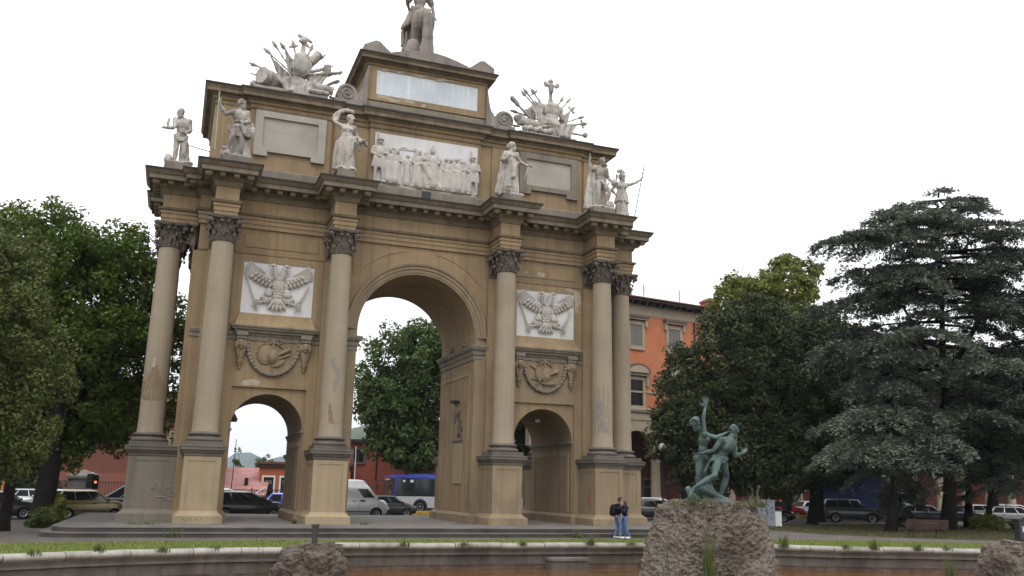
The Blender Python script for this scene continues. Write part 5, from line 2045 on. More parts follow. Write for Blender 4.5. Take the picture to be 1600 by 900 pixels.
rock('fountain_rock', 'large pitted tufa rock in the pool carrying the bronze figures', (5.16, -17.85, -1.5),
     [(1.8, 0), (2.06, .25), (2.1, .6), (1.98, 1.1), (1.80, 1.7), (1.62, 2.25), (1.42, 2.68), (1.24, 2.86), (.8, 2.92), (.02, 2.96)], (1.06, .95), 'tufa_rock', .20, 1.25, 1, 360, 200, .8)
rock('fountain_rock', 'knobbly dark rock with an iron pipe rising out of its top', (-6.5, -13.7, -1.6),
     [(.98, 0), (1.10, .4), (1.12, .9), (1.0, 1.2), (.78, 1.42), (.4, 1.52), (.02, 1.54)], (1.05, .9), 'dark_rock', .15, 1.0, 2, 220, 120, 3.4)
rock('fountain_rock', 'brown tufa rock at the right end of the pool', (12.75, -22.7, -1.5),
     [(1.0, 0), (1.2, .5), (1.22, 1.1), (1.12, 1.5), (.95, 1.78), (.5, 1.92), (.02, 1.95)], (1.05, .95), 'tufa_rock', .14, 1.05, 3, 220, 120, 2.8)
b = MB().m('pipe_iron')
b.lathe([(.09, 0), (.09, .3), (.105, .3), (.105, .36), (.09, .36), (.09, .52), (.13, .53), (.13, .6), (.10, .6), (.09, .45)], 18)
tag(b.build('iron_pipe', loc=(-6.52, -13.75, -.10)), 'short dark iron fountain pipe standing in the knobbly left rock', 'pipe')
b = MB().m('white_paint')
for i, q in enumerate((0, .22, .42, .66, .86, 1.1)):
    b.ell((q, .05 * math.sin(i * 2), 0), (.15, .06, .035), Matrix.Rotation(.3 * math.sin(i), 4, 'Z'))
tag(b.build('floating_litter', loc=(9.6, -17.1, WATER + .015), rz=-.1), 'string of white litter floating by the large rock', 'litter')

# weeds
def weed(name, loc, n, h, spread, mname, label, seed=0, wide=.012, group=None, bend=.5):
    r = np.random.default_rng(seed + 100)
    vs, fs, tn = [], [], []
    for i in range(n):
        a = r.uniform(0, 2 * PI)
        p = np.array([r.normal(0, spread * .4), r.normal(0, spread * .4), 0])
        L = h * r.uniform(.45, 1.1)
        d = np.array([math.cos(a), math.sin(a), 0])
        s = np.array([-math.sin(a), math.cos(a), 0])
        bd = bend * r.uniform(.2, 1.2)
        k = 4
        for j in range(k + 1):
            t = j / k
            c = p + d * L * bd * t * t * .8 + np.array([0, 0, L * (t - bd * .45 * t * t)])
            w = wide * (1 - t * .9)
            vs += [c - s * w, c + s * w]
        m = len(vs) - 2 * (k + 1)
        for j in range(k):
            fs.append((m + 2 * j, m + 2 * j + 1, m + 2 * j + 3, m + 2 * j + 2))
            tn.append(r.random())
    me = nmesh(name, np.array(vs), np.array(fs), [mname], tn)
    return tag(link(name, me, None, loc), label, 'plant', group)


def twig_weed(name, loc, h, n, label, seed=0, mname='leaf_weed', leafy=.05, group=None):
    """thin branching weed with small leaves"""
    R = random.Random(seed)
    b = MB().m('straw' if mname == 'straw' else 'leaf_weed')
    lv, lf, lt = [], [], []
    for i in range(n):
        a = R.uniform(0, 2 * PI)
        x = R.uniform(-.5, .5) * h * .3
        tip = Vector((x + math.cos(a) * h * .25, math.sin(a) * h * .25, h * R.uniform(.6, 1)))
        p0 = Vector((x * .4, 0, 0))
        pts = [p0, lerp(p0, tip, .5) + Vector((R.uniform(-.04, .04), 0, .05)), tip]
        b.tube(pts, [.009, .007, .004], 5)
        for k in range(int(9 * h / .5)):
            t = R.uniform(.25, 1)
            c = lerp(p0, tip, t) + Vector((R.uniform(-1, 1), R.uniform(-1, 1), R.uniform(-.5, .5))) * leafy * 1.6
            d = Vector((R.uniform(-1, 1), R.uniform(-1, 1), R.uniform(-.3, .6))).normalized()
            s = d.cross(Vector((0, 0, 1))).normalized()
            m = len(b.v)
            b.add([c, c + d * leafy + s * leafy * .4, c + d * leafy * 2, c + d * leafy - s * leafy * .4], [(0, 1, 2, 3)])
    return tag(b.build(name, None, None, loc), label, 'plant', group)


wg = 'weeds growing on the steps'
weed('weed_tuft', (-11.75, -2.75, 0), 120, .17, .95, 'leaf_weed', 'low mat of weeds at the foot of the grey left pedestal', 1, group=wg)
weed('weed_tuft', (-10.6, -5.6, -.36), 46, .45, .45, 'leaf_weed', 'pale weed tuft against the lower step below the second pedestal from the left', 2, group=wg)
weed('weed_tuft', (-2.6, -2.35, 0), 40, .22, .3, 'leaf_weed', 'small weed beside the pedestal left of the great opening', 3, group=wg)
weed('weed_tuft', (-5.6, -1.6, 0), 90, .25, .14, 'leaf_weed', 'small weed in the corner of the left opening', 4, group=wg)
weed('weed_tuft', (6.2, -5.75, -.36), 90, .4, .35, 'leaf_weed', 'green weed tuft on the step left of the couple', 5, group=wg)
weed('weed_tuft', (10.1, -5.6, -.36), 70, .55, .5, 'leaf_weed', 'taller weed tuft on the step right of the couple', 6, group=wg)
weed('weed_tuft', (9.4, -5.75, -.36), 60, .3, .8, 'leaf_weed', 'low spread of weeds on the step behind the couple\'s feet', 16, group=wg)
rg = 'weeds rooted in the pool rim joints'
k = 0
for x, y, h, nm in ((-16.4, -16.75, .35, 'leftmost'), (-12.6, -14.75, .45, 'second from the left'), (-9.4, -13.85, .3, 'third from the left'), (-14.1, -15.5, .3, 'between the leftmost and the second'), (-10.9, -14.3, .25, 'small one near the middle of the left curve'), (-1.0, -11.85, .2, 'tiny one midway to the outlet block'), (1.2, -11.85, .3, 'close to the outlet block'), (5.6, -11.85, .22, 'tiny one between outlet block and large rock'), (-3.2, -11.9, .3, 'first right of the knobbly rock'), (3.9, -11.9, .55, 'beside the outlet block'),
                    (7.2, -11.95, .3, 'left of the large rock'), (11.3, -13.5, .75, 'just right of the large rock'), (14.4, -14.85, .7, 'on the right wing of the pool'), (13.4, -14.45, .35, 'small one at the bend of the right wing'), (17.2, -15.6, .3, 'small one nearest the right-hand rock'), (16.0, -15.35, .45, 'further along the right wing')):
    k += 1
    weed('rim_weed', (x, y, -.28), 60, h, .22, 'leaf_weed', 'green weed hanging in a rim joint, %s' % nm, 20 + k, .014, rg, .9)
weed('reed_clump', (3.75, -20.0, -1.25), 130, 1.9, .22, 'leaf_weed', 'tall green reeds rising from the water against the large rock', 40, .018, bend=.15)
twig_weed('tall_weed', (2.6, -19.6, -1.25), 1.75, 3, 'spindly tall weed left of the large rock in front of the rim', 5, leafy=.05)
twig_weed('tall_weed', (-4.3, -14.5, -.9), 1.0, 3, 'thin bare weed right of the knobbly rock', 6, leafy=.02)
twig_weed('tall_weed', (-8.1, -14.5, -.9), 1.35, 2, 'thin weed left of the knobbly rock and its pipe', 16, leafy=.03)
weed('reed_clump', (14.6, -18.2, -1.25), 60, 1.2, .3, 'leaf_weed', 'green reeds in the water before the right wing of the rim', 41, .016, bend=.2)
rkg = 'dry plants on top of the large rock'
for i, (x, y, h, q) in enumerate(((4.15, -18.6, .5, 'at its left edge'), (4.6, -18.9, .38, 'left of the bronze feet'), (5.7, -19.0, .35, 'before the bronze base'), (6.2, -18.9, .5, 'right of the bronze group'), (6.5, -18.5, .55, 'at its right edge'), (3.85, -18.2, .3, 'over its left shoulder'), (4.35, -19.1, .28, 'hanging over its front left'), (5.3, -19.25, .24, 'over the middle of its front'), (6.0, -19.15, .3, 'over its front right'), (4.9, -18.6, .3, 'between the bronze feet'))):
    weed('dry_plant', (x, y, 1.30), 60, h, .35, 'straw' if i != 0 else 'leaf_weed', 'dry arching stalks on the large rock, %s' % q, 60 + i, .02, rkg, 1.1)
twig_weed('dry_plant', (6.35, -18.6, 1.25), .85, 7, 'tall dry seed heads on the right of the large rock', 9, 'straw', .03, rkg)

# ------------------------------------------------------------------ bronze group
bz = thing('bronze_group', 'green-patinated bronze of two striding nude figures, one throwing an arm high', 'statue', (5.0, -18.2, 1.38))
k = 1.52
b = MB().m('bronze_patina')
# man lunging away, seen from behind, his head beyond her raised flank; 1.8 scale, enlarged below
J = dict(pelvis=(.21, -.10, .94), chest=(.35, -.17, 1.18), neck=(.45, -.15, 1.35), head=(.55, -.13, 1.47), face=(.75, .55, -.25), shR=(.16, -.24, 1.28), shL=(.56, -.08, 1.27),
         elR=(-.04, -.22, 1.06), wrR=(-.25, -.06, 1.00), hdR=(-.8, .4, -.1), elL=(.68, .04, .98), wrL=(.74, -.12, 1.04), hdL=(.6, -.1, .5), thL=(-1, 0, .3), curlL=.1,
         hipR=(.13, -.12, .90), hipL=(.29, -.06, .90), knR=(-.10, -.34, .56), anR=(-.50, -.18, .30), toeR=(-.62, -.16, .10), knL=(.43, .02, .54), anL=(.30, .08, .14), toeL=(.44, .06, .05))
J = swapRL(J)
body_fig(b, J, 1.0, muscle=1.2)
head(b, J['head'], J['face'], s=1.04, hair='curly', beard=True)
for i in range(6):
    b.cap((.0 + .05 * i, -.19 + .01 * i, .97 - .02 * i), .028, (-.07 + .06 * i, -.21, .87 - .01 * i), .026)
b.cap((-.02, -.12, .9), .035, (-.16, -.05, .62), .028)
# woman twisting away, arm thrown up
J = dict(pelvis=(-.12, .08, .92), chest=(-.09, .04, 1.28), neck=(-.16, .01, 1.47), head=(-.33, -.05, 1.60), face=(-.7, -.5, -.5), shR=(-.15, -.10, 1.41), shL=(.05, .13, 1.40),
         elR=(-.17, -.09, 1.70), wrR=(-.10, -.06, 1.95), hdR=(.1, 0, 1), thR=(-1, 0, 0), curlR=.1, elL=(.26, .08, 1.36), wrL=(.44, -.04, 1.46), hdL=(.8, -.2, .3),
         hipR=(-.20, .05, .88), hipL=(-.05, .1, .88), knR=(-.22, .05, .50), anR=(-.20, .16, .14), toeR=(-.22, .02, .06), knL=(-.06, .12, .5), anL=(.0, .22, .16), toeL=(-.04, .1, .08))
body_fig(b, J, .94, female=True)
head(b, J['head'], J['face'], s=1.1, hair='bun')
hand(b, J['wrR'], (.05, 0, 1), (-1, 0, 0), 1.45, .1, 1.0)
# rocky bronze base and trailing cloth
b.cap((-.22, .1, .5), .06, (.3, .0, .02), .09).cap((-.2, .05, .3), .07, (.55, -.05, -.02), .07).ell((.1, .02, .0), (.55, .28, .10)).cap((-.45, .1, .28), .06, (-.3, .05, 0), .10).cap((.05, .05, .4), .03, (.2, .05, .0), .06)
scaled(b, k)
b.blob('figures', .017, bz, 1, chisel=.008, cf=7)

# ================================================================== THE COUPLE
def person(label, loc, rz, J, cloth, extra=None):
    t = thing('person', label, 'person', loc, rz)
    b = MB().m('skin')
    body_fig(b, J, .94)
    head(b, J['head'], J['face'], s=.98)
    b.blob('body', .012, t, 1)
    cloth(t, J)
    return t


def torso_cloth(t, J, mname, name, r=1.0, sleeves=True, hem=-.02):
    b = MB().m(mname)
    P, C = Vector(J['pelvis']), Vector(J['chest'])
    shr, shl = Vector(J['shR']), Vector(J['shL'])
    ax = (shl - shr).normalized()
    sp = (C - P).normalized()
    q = Matrix((ax, sp.cross(ax), sp)).transposed().to_4x4()
    b.ell(C, (.185 * r, .135 * r, .20), q).ell(lerp(P, C, .55), (.165 * r, .125 * r, .2), q)
    b.ell(lerp(P, C, .12 + hem), (.165 * r, .125 * r, .10), q)
    b.cap(lerp(C, shr, .5), .10, shr, .08).cap(lerp(C, shl, .5), .10, shl, .08)
    b.cap(shr, .06, lerp(Vector(J['neck']), C, .1), .07).cap(shl, .06, lerp(Vector(J['neck']), C, .1), .07)
    if sleeves:
        for k in 'RL':
            a, e, w = (Vector(J[n + k]) for n in ('sh', 'el', 'wr'))
            limb(b, a, e, lerp(e, w, .93), [.074, .066, .055, .055, .043])
    b.blob(name, .014, t, 1)


def legs_cloth(t, J, mname):
    b = MB().m(mname)
    P = Vector(J['pelvis'])
    b.ell(P + Vector((0, 0, -.01)), (.165, .13, .13))
    for k in 'RL':
        h, kn, an = (Vector(J[n + k]) for n in ('hip', 'kn', 'an'))
        limb(b, h, kn, lerp(kn, an, .97), [.104, .096, .072, .072, .060])
    b.blob('jeans', .014, t, 1)
    b = MB().m('shoe_white')
    for k in 'RL':
        an, to = Vector(J['an' + k]), Vector(J['toe' + k])
        b.cap(an + Vector((0, 0, -.03)), .05, lerp(an, to, .6) + Vector((0, 0, -.03)), .048).cap(lerp(an, to, .6) + Vector((0, 0, -.03)), .048, to, .038)
        b.ell(an - (to - an).normalized() * .04 + Vector((0, 0, -.045)), (.045, .045, .042))
    b.blob('shoes', .012, t, 1)


JM = std(pelvis=(0, 0, .97), chest=(.02, -.03, 1.31), neck=(.06, -.07, 1.49), head=(.10, -.11, 1.66), face=(.9, -.25, -.25), shR=(-.02, -.22, 1.42), shL=(.02, .18, 1.42),
         elR=(.06, -.30, 1.14), wrR=(.30, -.26, 1.08), hdR=(1, .15, 0), elL=(.1, .26, 1.16), wrL=(.32, .12, 1.1), hdL=(1, -.2, 0), hipR=(-.01, -.1, .94), hipL=(.01, .1, .94),
         knR=(.10, -.11, .5), anR=(.06, -.12, .09), toeR=(.22, -.16, .035), knL=(.05, .10, .5), anL=(-.06, .12, .09), toeL=(.1, .14, .035))


def man(t, J):
    torso_cloth(t, J, 'jacket_navy', 'jacket', 1.02)
    legs_cloth(t, J, 'denim')
    b = MB().m('hair_black')
    h = Vector(J['head'])
    b.ell(h + Vector((-.03, 0, .055)), (.105, .088, .08)).ell(h + Vector((-.06, 0, .0)), (.06, .082, .08)).ell(h + Vector((.04, -.01, .10)), (.06, .07, .035))
    b.blob('hair', .012, t, 1)
    b = MB().m('backpack_black')
    b.ell((-.22, -.02, 1.22), (.15, .19, .26)).ell((-.27, -.02, 1.12), (.12, .17, .17)).cap((-.1, -.14, 1.45), .03, (.06, -.2, 1.3), .03).cap((-.1, .12, 1.45), .03, (.06, .16, 1.3), .03)
    b.cap((.06, -.2, 1.3), .028, (-.06, -.18, 1.02), .028)
    b.blob('backpack', .014, t, 1)


person('young man in a dark jacket and jeans with a black backpack, embracing a woman', (7.98, -6.15, GZ), 0, JM, man)
JW = std(pelvis=(0, 0, .92), chest=(-.03, 0, 1.22), neck=(-.06, -.02, 1.40), head=(-.10, -.03, 1.54), face=(-.95, -.1, .3), shR=(.0, -.18, 1.33), shL=(-.02, .18, 1.33),
         elR=(-.14, -.24, 1.14), wrR=(-.30, -.10, 1.28), hdR=(-1, .2, .3), elL=(-.12, .24, 1.16), wrL=(-.3, .12, 1.3), hdL=(-1, 0, .3), hipR=(0, -.09, .89), hipL=(0, .09, .89),
         knR=(-.02, -.1, .48), anR=(.13, -.12, .09), toeR=(-.03, -.17, .035), knL=(-.06, .09, .48), anL=(.04, .12, .09), toeL=(-.11, .13, .035))

JW = swapRL(JW)


def woman(t, J):
    torso_cloth(t, J, 'sweater_navy', 'sweater', .95)
    legs_cloth(t, J, 'denim')
    b = MB().m('hair_brown')
    h = Vector(J['head'])
    b.ell(h + Vector((.035, 0, .035)), (.10, .092, .10)).cap(h + Vector((.075, 0, 0)), .085, h + Vector((.12, 0, -.26)), .085).cap(h + Vector((.12, -.03, -.25)), .075, h + Vector((.13, -.03, -.42)), .05)
    for i in range(5):
        b.cap(h + Vector((.09, -.06 + .03 * i, -.1)), .035, h + Vector((.13, -.07 + .035 * i, -.44)), .018)
    b.cap(h + Vector((.0, -.075, .02)), .03, h + Vector((.04, -.09, -.22)), .03)
    b.blob('hair', .012, t, 1)


person('woman with long brown hair, blue jeans and white shoes held in a man\'s arms', (8.30, -6.28, GZ), 0, JW, woman)

# ================================================================== BUILDINGS BEHIND
def window_part(parent, x, z0, z1, w, y, frame_m='window_frame', glass_m='glass_dark', fw=.16, name='window', leaves=2, depth=.10):
    b = MB().m(frame_m)
    b.box(x - w / 2 - fw, y - depth, z0 - fw, x - w / 2, y, z1 + fw).box(x + w / 2, y - depth, z0 - fw, x + w / 2 + fw, y, z1 + fw)
    b.box(x - w / 2, y - depth, z1, x + w / 2, y, z1 + fw).box(x - w / 2 - .06, y - depth - .08, z0 - fw - .02, x + w / 2 + .06, y, z0)
    o = b.build(name, parent)
    b = MB().m(glass_m)
    for i in range(leaves):
        a = x - w / 2 + w * i / leaves
        b.box(a + .02, y - .04, z0, a + w / leaves - .02, y - .01, z1)
    b.build('pane', o)
    return o


# orange palazzo with an arcade, right of the arch
pal = thing('palazzo', 'long orange palazzo with stone window hoods over a ground-floor arcade', 'building', (33.73, 36.11, GZ), math.atan2(.165, .986))
PL0, PL1, PD = -16.5, 96.0, 14
HZ = 20.85 - GZ
b = MB().m('orange_wall')
b.box(PL0, .0, 9.0, PL1, PD, HZ - 1.6)
b.m('palazzo_stone').box(PL0 - .02, -.06, HZ - 1.6, PL1, PD, HZ - .35)
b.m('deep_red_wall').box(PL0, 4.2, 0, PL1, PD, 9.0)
b.m('palazzo_stone').box(PL0 - .02, -.10, 8.95, PL1, 4.4, 9.6)
b.build('wall', pal)
b = MB().m('palazzo_stone')
b.sweep([(PL0, PD), (PL0, 0), (PL1, 0), (PL1, PD)], [(.10, 9.6), (.25, 9.72), (.32, 9.9), (.32, 10.05), (0, 10.15)], closed=False)
b.m('palazzo_stone').sweep([(PL0, PD), (PL0, 0), (PL1, 0), (PL1, PD)], [(0, 11.6), (.1, 11.65), (.12, 11.8), (0, 11.85)], closed=False)
b.build('string_course', pal)
b = MB().m('eave_dark')
b.box(PL0 - 1.0, -1.15, HZ - .35, PL1 + 1, PD + 1, HZ - .12)
for i in range(int((PL1 - PL0) / .9)):
    x = PL0 + .9 * i
    b.box(x, -1.0, HZ - .55, x + .22, 0, HZ - .35)
b.m('roof_tile')
b.add([(PL0 - 1.1, -1.3, HZ - .12), (PL1 + 1, -1.3, HZ - .12), (PL1 + 1, PD + 1, HZ - .12), (PL0 - 1.1, PD + 1, HZ - .12), (PL0 + 6, PD / 2, HZ + 2.3), (PL1 - 6, PD / 2, HZ + 2.3)],
      [(0, 1, 5, 4), (1, 2, 5), (2, 3, 4, 5), (3, 0, 4), (3, 2, 1, 0)])
for i in range(260):
    x = PL0 - 1.0 + i * .43
    b.cap((x, -1.32, HZ - .06), .09, (x, -.2, HZ + .24), .09, 6, 2)
rf = b.build('roof', pal)
for x, s_ in ((-2.1, .55), (9.3, .62), (24, .6), (45, .6)):
    c = MB().m('brick_red')
    c.box(x - s_, 1.0, HZ - .1, x + s_, 2.0, HZ + 1.15).m('roof_tile').box(x - s_ - .12, .88, HZ + 1.15, x + s_ + .12, 2.12, HZ + 1.27)
    c.add([(x - s_ - .1, .9, HZ + 1.27), (x + s_ + .1, .9, HZ + 1.27), (x + s_ + .1, 2.1, HZ + 1.27), (x - s_ - .1, 2.1, HZ + 1.27), (x, .9, HZ + 1.7), (x, 2.1, HZ + 1.7)], [(0, 1, 4), (1, 2, 5, 4), (2, 3, 5), (3, 0, 4, 5)])
    c.build('chimney', rf)
for x in (1.6, 6.6):
    c = MB().m('iron_dark').tube([(x, 3, HZ), (x, 3, HZ + 2.6)], .035, 5)
    for i in range(4):
        c.tube([(x - .35, 3, HZ + 1.7 + .22 * i), (x + .35, 3, HZ + 1.7 + .22 * i)], .025, 5)
    c.build('antenna', rf)
wx = [-1.85 - 5 * 2, -1.85 - 5, -1.85, 3.15, 8.15] + [13.15 + 5 * i for i in range(16)]
for x in wx:
    w = window_part(pal, x, 16.35, 18.55, 1.5, -.0, 'palazzo_stone', 'shutter_grey', .36)
    h = MB().m('hood_slate')
    h.box(x - 1.45, -.55, 19.25, x + 1.45, 0, 19.5).m('palazzo_stone').box(x - 1.3, -.40, 19.05, x + 1.3, 0, 19.25)
    for s_ in (-1, 1):
        h.box(x + s_ * 1.2 - .14, -.3, 18.35, x + s_ * 1.2 + .14, 0, 19.05)
    h.build('hood', w)
    w = window_part(pal, x, 10.35, 12.95, 1.55, 0, 'palazzo_stone', 'glass_dark', .34)
    h = MB().m('palazzo_stone')
    h.box(x - 1.35, -.35, 13.35, x + 1.35, 0, 13.6)
    pts = [(x - 1.5, 13.6), (x + 1.5, 13.6)] + [(x + 1.5 * math.cos(rad(8 + 164 * i / 10)) * 1.01, 13.6 + .12 + .85 * math.sin(rad(8 + 164 * i / 10))) for i in range(11)]
    h.m('hood_slate').prism(pts, -.5, 0)
    h.m('palazzo_stone').prism([(x + (p - x) * .78, 13.62 + (q - 13.6) * .72) for p, q in pts], -.56, -.5)
    for s_ in (-1, 1):
        h.box(x + s_ * 1.28 - .13, -.28, 12.4, x + s_ * 1.28 + .13, 0, 13.35)
    h.build('hood', w)
b = MB().m('palazzo_stone')
n_ = len(wx)
for x in wx:
    bay(b, x - 2.5, x + 2.5, x, 1.95, 5.95, 5.95, 8.95, -.02, .6, 'palazzo_stone', 'palazzo_stone', 16)
    v, f = [], []
    for i in range(17):
        a = PI * i / 16
        for r, y in ((1.95, -.06), (2.25, -.06), (2.25, -.02)):
            v.append((x - r * math.cos(a), y, 5.95 + r * math.sin(a)))
    for i in range(16):
        for j in range(2):
            f.append((i * 3 + j, i * 3 + j + 1, i * 3 + j + 4, i * 3 + j + 3))
    b.add(v, f)
b.build('arcade_arches', pal)
cb = MB().m('palazzo_stone')
cb.lathe([(.62, 0), (.62, .3), (.58, .34), (.6, .45), (.52, .5), (.5, .6), (.46, 4.85), (.5, 4.9), (.5, 5.0), (.47, 5.02), (.47, 5.25), (.62, 5.45)], 20)
cb.box(-.68, -.68, 5.45, .68, .68, 5.62).box(-.55, -.55, 5.62, .55, .55, 5.96)
cme = cb.mesh('arcade_column', 40)
for x in wx:
    link('arcade_column', cme, pal, (x + 2.5, .3, 0))
for i, x in enumerate(wx[2:8]):
    o = MB().m('hut_stone').box(x - 1.1, 4.1, 0, x + 1.1, 4.2, 3.4).build('shopfront', pal)
    MB().m('glass_dark').box(x - .95, 4.05, .4, x + .95, 4.1, 2.4).box(x - .95, 4.05, 2.55, x + .95, 4.1, 3.2).build('pane', o)
MB().m('iron_dark').tube([(5.9, -.1, HZ - 1.6), (5.9, -.1, 13.0)], .09, 6).build('drainpipe', pal)
# shop banner under the arcade (its letters are half hidden by leaves)
bn = thing('shop_banner', 'pale banner with dark lettering above a shopfront under the trees', 'sign', (55.9, 39.4, 2.6), .0)
MB().m('white_paint').box(-1.9, -.08, -.55, 1.9, .02, .45).build('board', bn)
o = link('lettering', textmesh('lettering', 'OLOSIT', .85, 'graffiti_ink', .01), bn, (0, -.10, -.1))
o.rotation_euler = (rad(90), 0, 0)

# long red building behind the left trees
rb = thing('red_building', 'faded red building with a low lighter wall behind the trees at the left', 'building', (-40, 38.5, GZ), -.10)
b = MB().m('red_wall').box(0, 0, 2.6, 33.2, 9, 7.6).m('red_wall_low').box(0, -.25, 0, 33.2, 8.9, 2.6)
b.m('palazzo_stone').box(0, -.1, 5.35, 33.2, 0, 5.6)
b.build('wall', rb)
b = MB().m('eave_dark').box(-.5, -.8, 7.6, 33.7, 9.6, 7.8)
b.m('roof_tile').add([(-.6, -.9, 7.8), (33.8, -.9, 7.8), (33.8, 9.7, 7.8), (-.6, 9.7, 7.8), (2, 4.4, 9.6), (31, 4.4, 9.6)], [(0, 1, 5, 4), (1, 2, 5), (2, 3, 4, 5), (3, 0, 4)])
b.build('roof', rb)
for x in (2, 7, 12, 17, 22.5, 29.6):
    window_part(rb, x, 4.2, 5.9, 1.1, 0, 'palazzo_stone', 'shutter_grey', .18)
# gate pier / hut with stone cap beside it
ht = thing('stone_hut', 'small square grey stone kiosk with a flat cap behind the traffic light', 'kiosk', (-16.35, 25.2, GZ), .05)
b = MB().m('hut_stone').box(-.95, -.8, 0, .95, .8, 2.15).box(-.75, -.86, 0, .75, .86, 2.1)
b.build('walls', ht)
b = MB().m('hut_stone').box(-1.15, -1.0, 2.15, 1.15, 1.0, 2.32)
b.add([(-1.1, -.95, 2.32), (1.1, -.95, 2.32), (1.1, .95, 2.32), (-1.1, .95, 2.32), (0, 0, 2.75)], [(0, 1, 4), (1, 2, 4), (2, 3, 4), (3, 0, 4)])
b.build('cap', ht)


def railing(name, label, p0, p1, h, n, mname='iron_dark', r=.02):
    p0, p1 = Vector(p0), Vector(p1)
    t = thing(name, label, 'fence', p0)
    d = p1 - p0
    b = MB().m(mname)
    b.tube([(0, 0, h), (d.x, d.y, h)], r * 1.3, 5).tube([(0, 0, .2), (d.x, d.y, .2)], r * 1.3, 5)
    for i in range(n + 1):
        q = d * i / n
        b.tube([(q.x, q.y, 0), (q.x, q.y, h + .1)], r, 4)
    b.build('bars', t)
    k = max(2, n // 12)
    for i in range(k + 1):
        q = d * i / k
        MB().m(mname).box(q.x - .05, q.y - .05, 0, q.x + .05, q.y + .05, h + .2).build('post', t)
    return t


railing('iron_fence', 'dark iron railing in front of the red building at the left', (-40, 35.2, GZ), (-8.2, 32.2, GZ), 1.9, 150)

# pink sheet-roofed shed and low orange building seen through the left opening
sh = thing('pink_shed', 'low shed with a faded pink sloping roof seen through the left opening', 'building', (-6.9, 38.2, GZ), -.16)
b = MB().m('pink_wall').box(0, 0, 0, 3.7, 6, 1.5)
b.build('wall', sh)
b = MB().m('pink_wall').add([(-.3, -.4, 1.1), (3.9, -.4, 1.1), (3.9, 6, 3.45), (-.3, 6, 3.45), (-.3, -.4, 1.0), (3.9, -.4, 1.0), (3.9, 6, 3.3), (-.3, 6, 3.3)], [(0, 1, 2, 3), (7, 6, 5, 4), (0, 4, 5, 1), (1, 5, 6, 2), (2, 6, 7, 3), (3, 7, 4, 0)])
b.build('sloping_roof', sh)
MB().m('black_void').box(1.9, 1.6, 1.9, 2.2, 2.0, 2.5).build('vent', sh)
ob = thing('orange_building', 'low orange building with white-framed doors seen through the left opening', 'building', (-3.5, 40.3, GZ), -.17)
b = MB().m('orange_low_wall').box(0, 0, 0, 8, 7, 3.5)
b.build('wall', ob)
MB().m('roof_tile').box(-.2, -.35, 3.75, 8.2, 7.2, 3.95).m('eave_dark').box(-.1, -.25, 3.5, 8.1, 7.1, 3.75).build('roof', ob)
for x in (.85, 2.35, 4.1, 5.8):
    d = MB().m('white_paint')
    d.box(x - .58, -.07, 0, x - .43, 0, 2.75).box(x + .43, -.07, 0, x + .58, 0, 2.75).box(x - .43, -.07, 2.6, x + .43, 0, 2.75)
    o = d.build('door_frame', ob)
    MB().m('glass_dark').box(x - .43, -.03, 0, x + .43, -.005, 2.6).m('hut_stone').box(x - .3, -.05, 2.0, x + .3, -.03, 2.35).build('door', o)
railing('iron_fence', 'thin iron railing before the pink shed and orange doors', (-9.5, 36.0, GZ), (3.2, 34.6, GZ), 1.5, 60)
b = MB().m('iron_dark')
b.tube([(0, 0, 0), (0, 0, .3)], .05, 6).tube([(0, 0, 0), (.12, 0, 5.6)], [.05, .03], 6)
tag(b.build('pole', loc=(-6.1, 35.5, GZ)), 'thin leaning pole rising left of the pink shed', 'pole')
bl = thing('barrier', 'pale striped lifting barrier in front of the pink shed', 'barrier', (-4.9, 35.2, GZ), 0)
MB().m('hut_stone').box(-.15, -.15, 0, .15, .15, 1.0).build('housing', bl)
MB().m('white_paint').cap((0, 0, .6), .05, (1.5, -.1, 1.75), .04).build('boom', bl)

# red building behind the bus
rc = thing('red_building', 'two-storey brick-red building with grey window surrounds behind the white van', 'building', (2.2, 44.6, GZ), -.10)
b = MB().m('red_wall_light').box(0, 0, 0, 16, 8, 6.15)
b.build('wall', rc)
b = MB().m('eave_dark').box(-.4, -.6, 6.15, 16.4, 8.5, 6.4).m('hut_stone').box(-.2, -.3, 5.95, 16.2, 8.2, 6.15)
b.build('roof', rc)
for x, z0, z1, w in ((3.85, 4.25, 5.4, .95), (3.3, .9, 2.0, 1.9), (9.2, 4.25, 5.4, .95), (9.4, .5, 2.0, 1.9), (13, 4.25, 5.4, .95)):
    window_part(rc, x, z0, z1, w, 0, 'hut_stone', 'glass_dark', .2)
MB().m('eave_dark').tube([(5.6, -.08, 6.0), (5.6, -.08, 2.6)], .05, 5).build('drainpipe', rc)
b = MB().m('hut_stone').box(-.55, -.55, 0, .55, .55, 3.4).box(-.7, -.7, 3.4, .7, .7, 3.6).lathe([(.5, 3.6), (.3, 3.9), (.1, 4.2)], 12)
tag(b.build('gate_pier', loc=(14.0, 40.5, GZ)), 'stone gate pier with a moulded cap behind the bus', 'gate pier')
b = MB().m('white_paint').tube([(0, 0, 0), (-.05, 0, 5.5)], .05, 6)
tag(b.build('pole', loc=(4.6, 38.0, GZ)), 'slim white pole against the red building behind the van', 'pole')

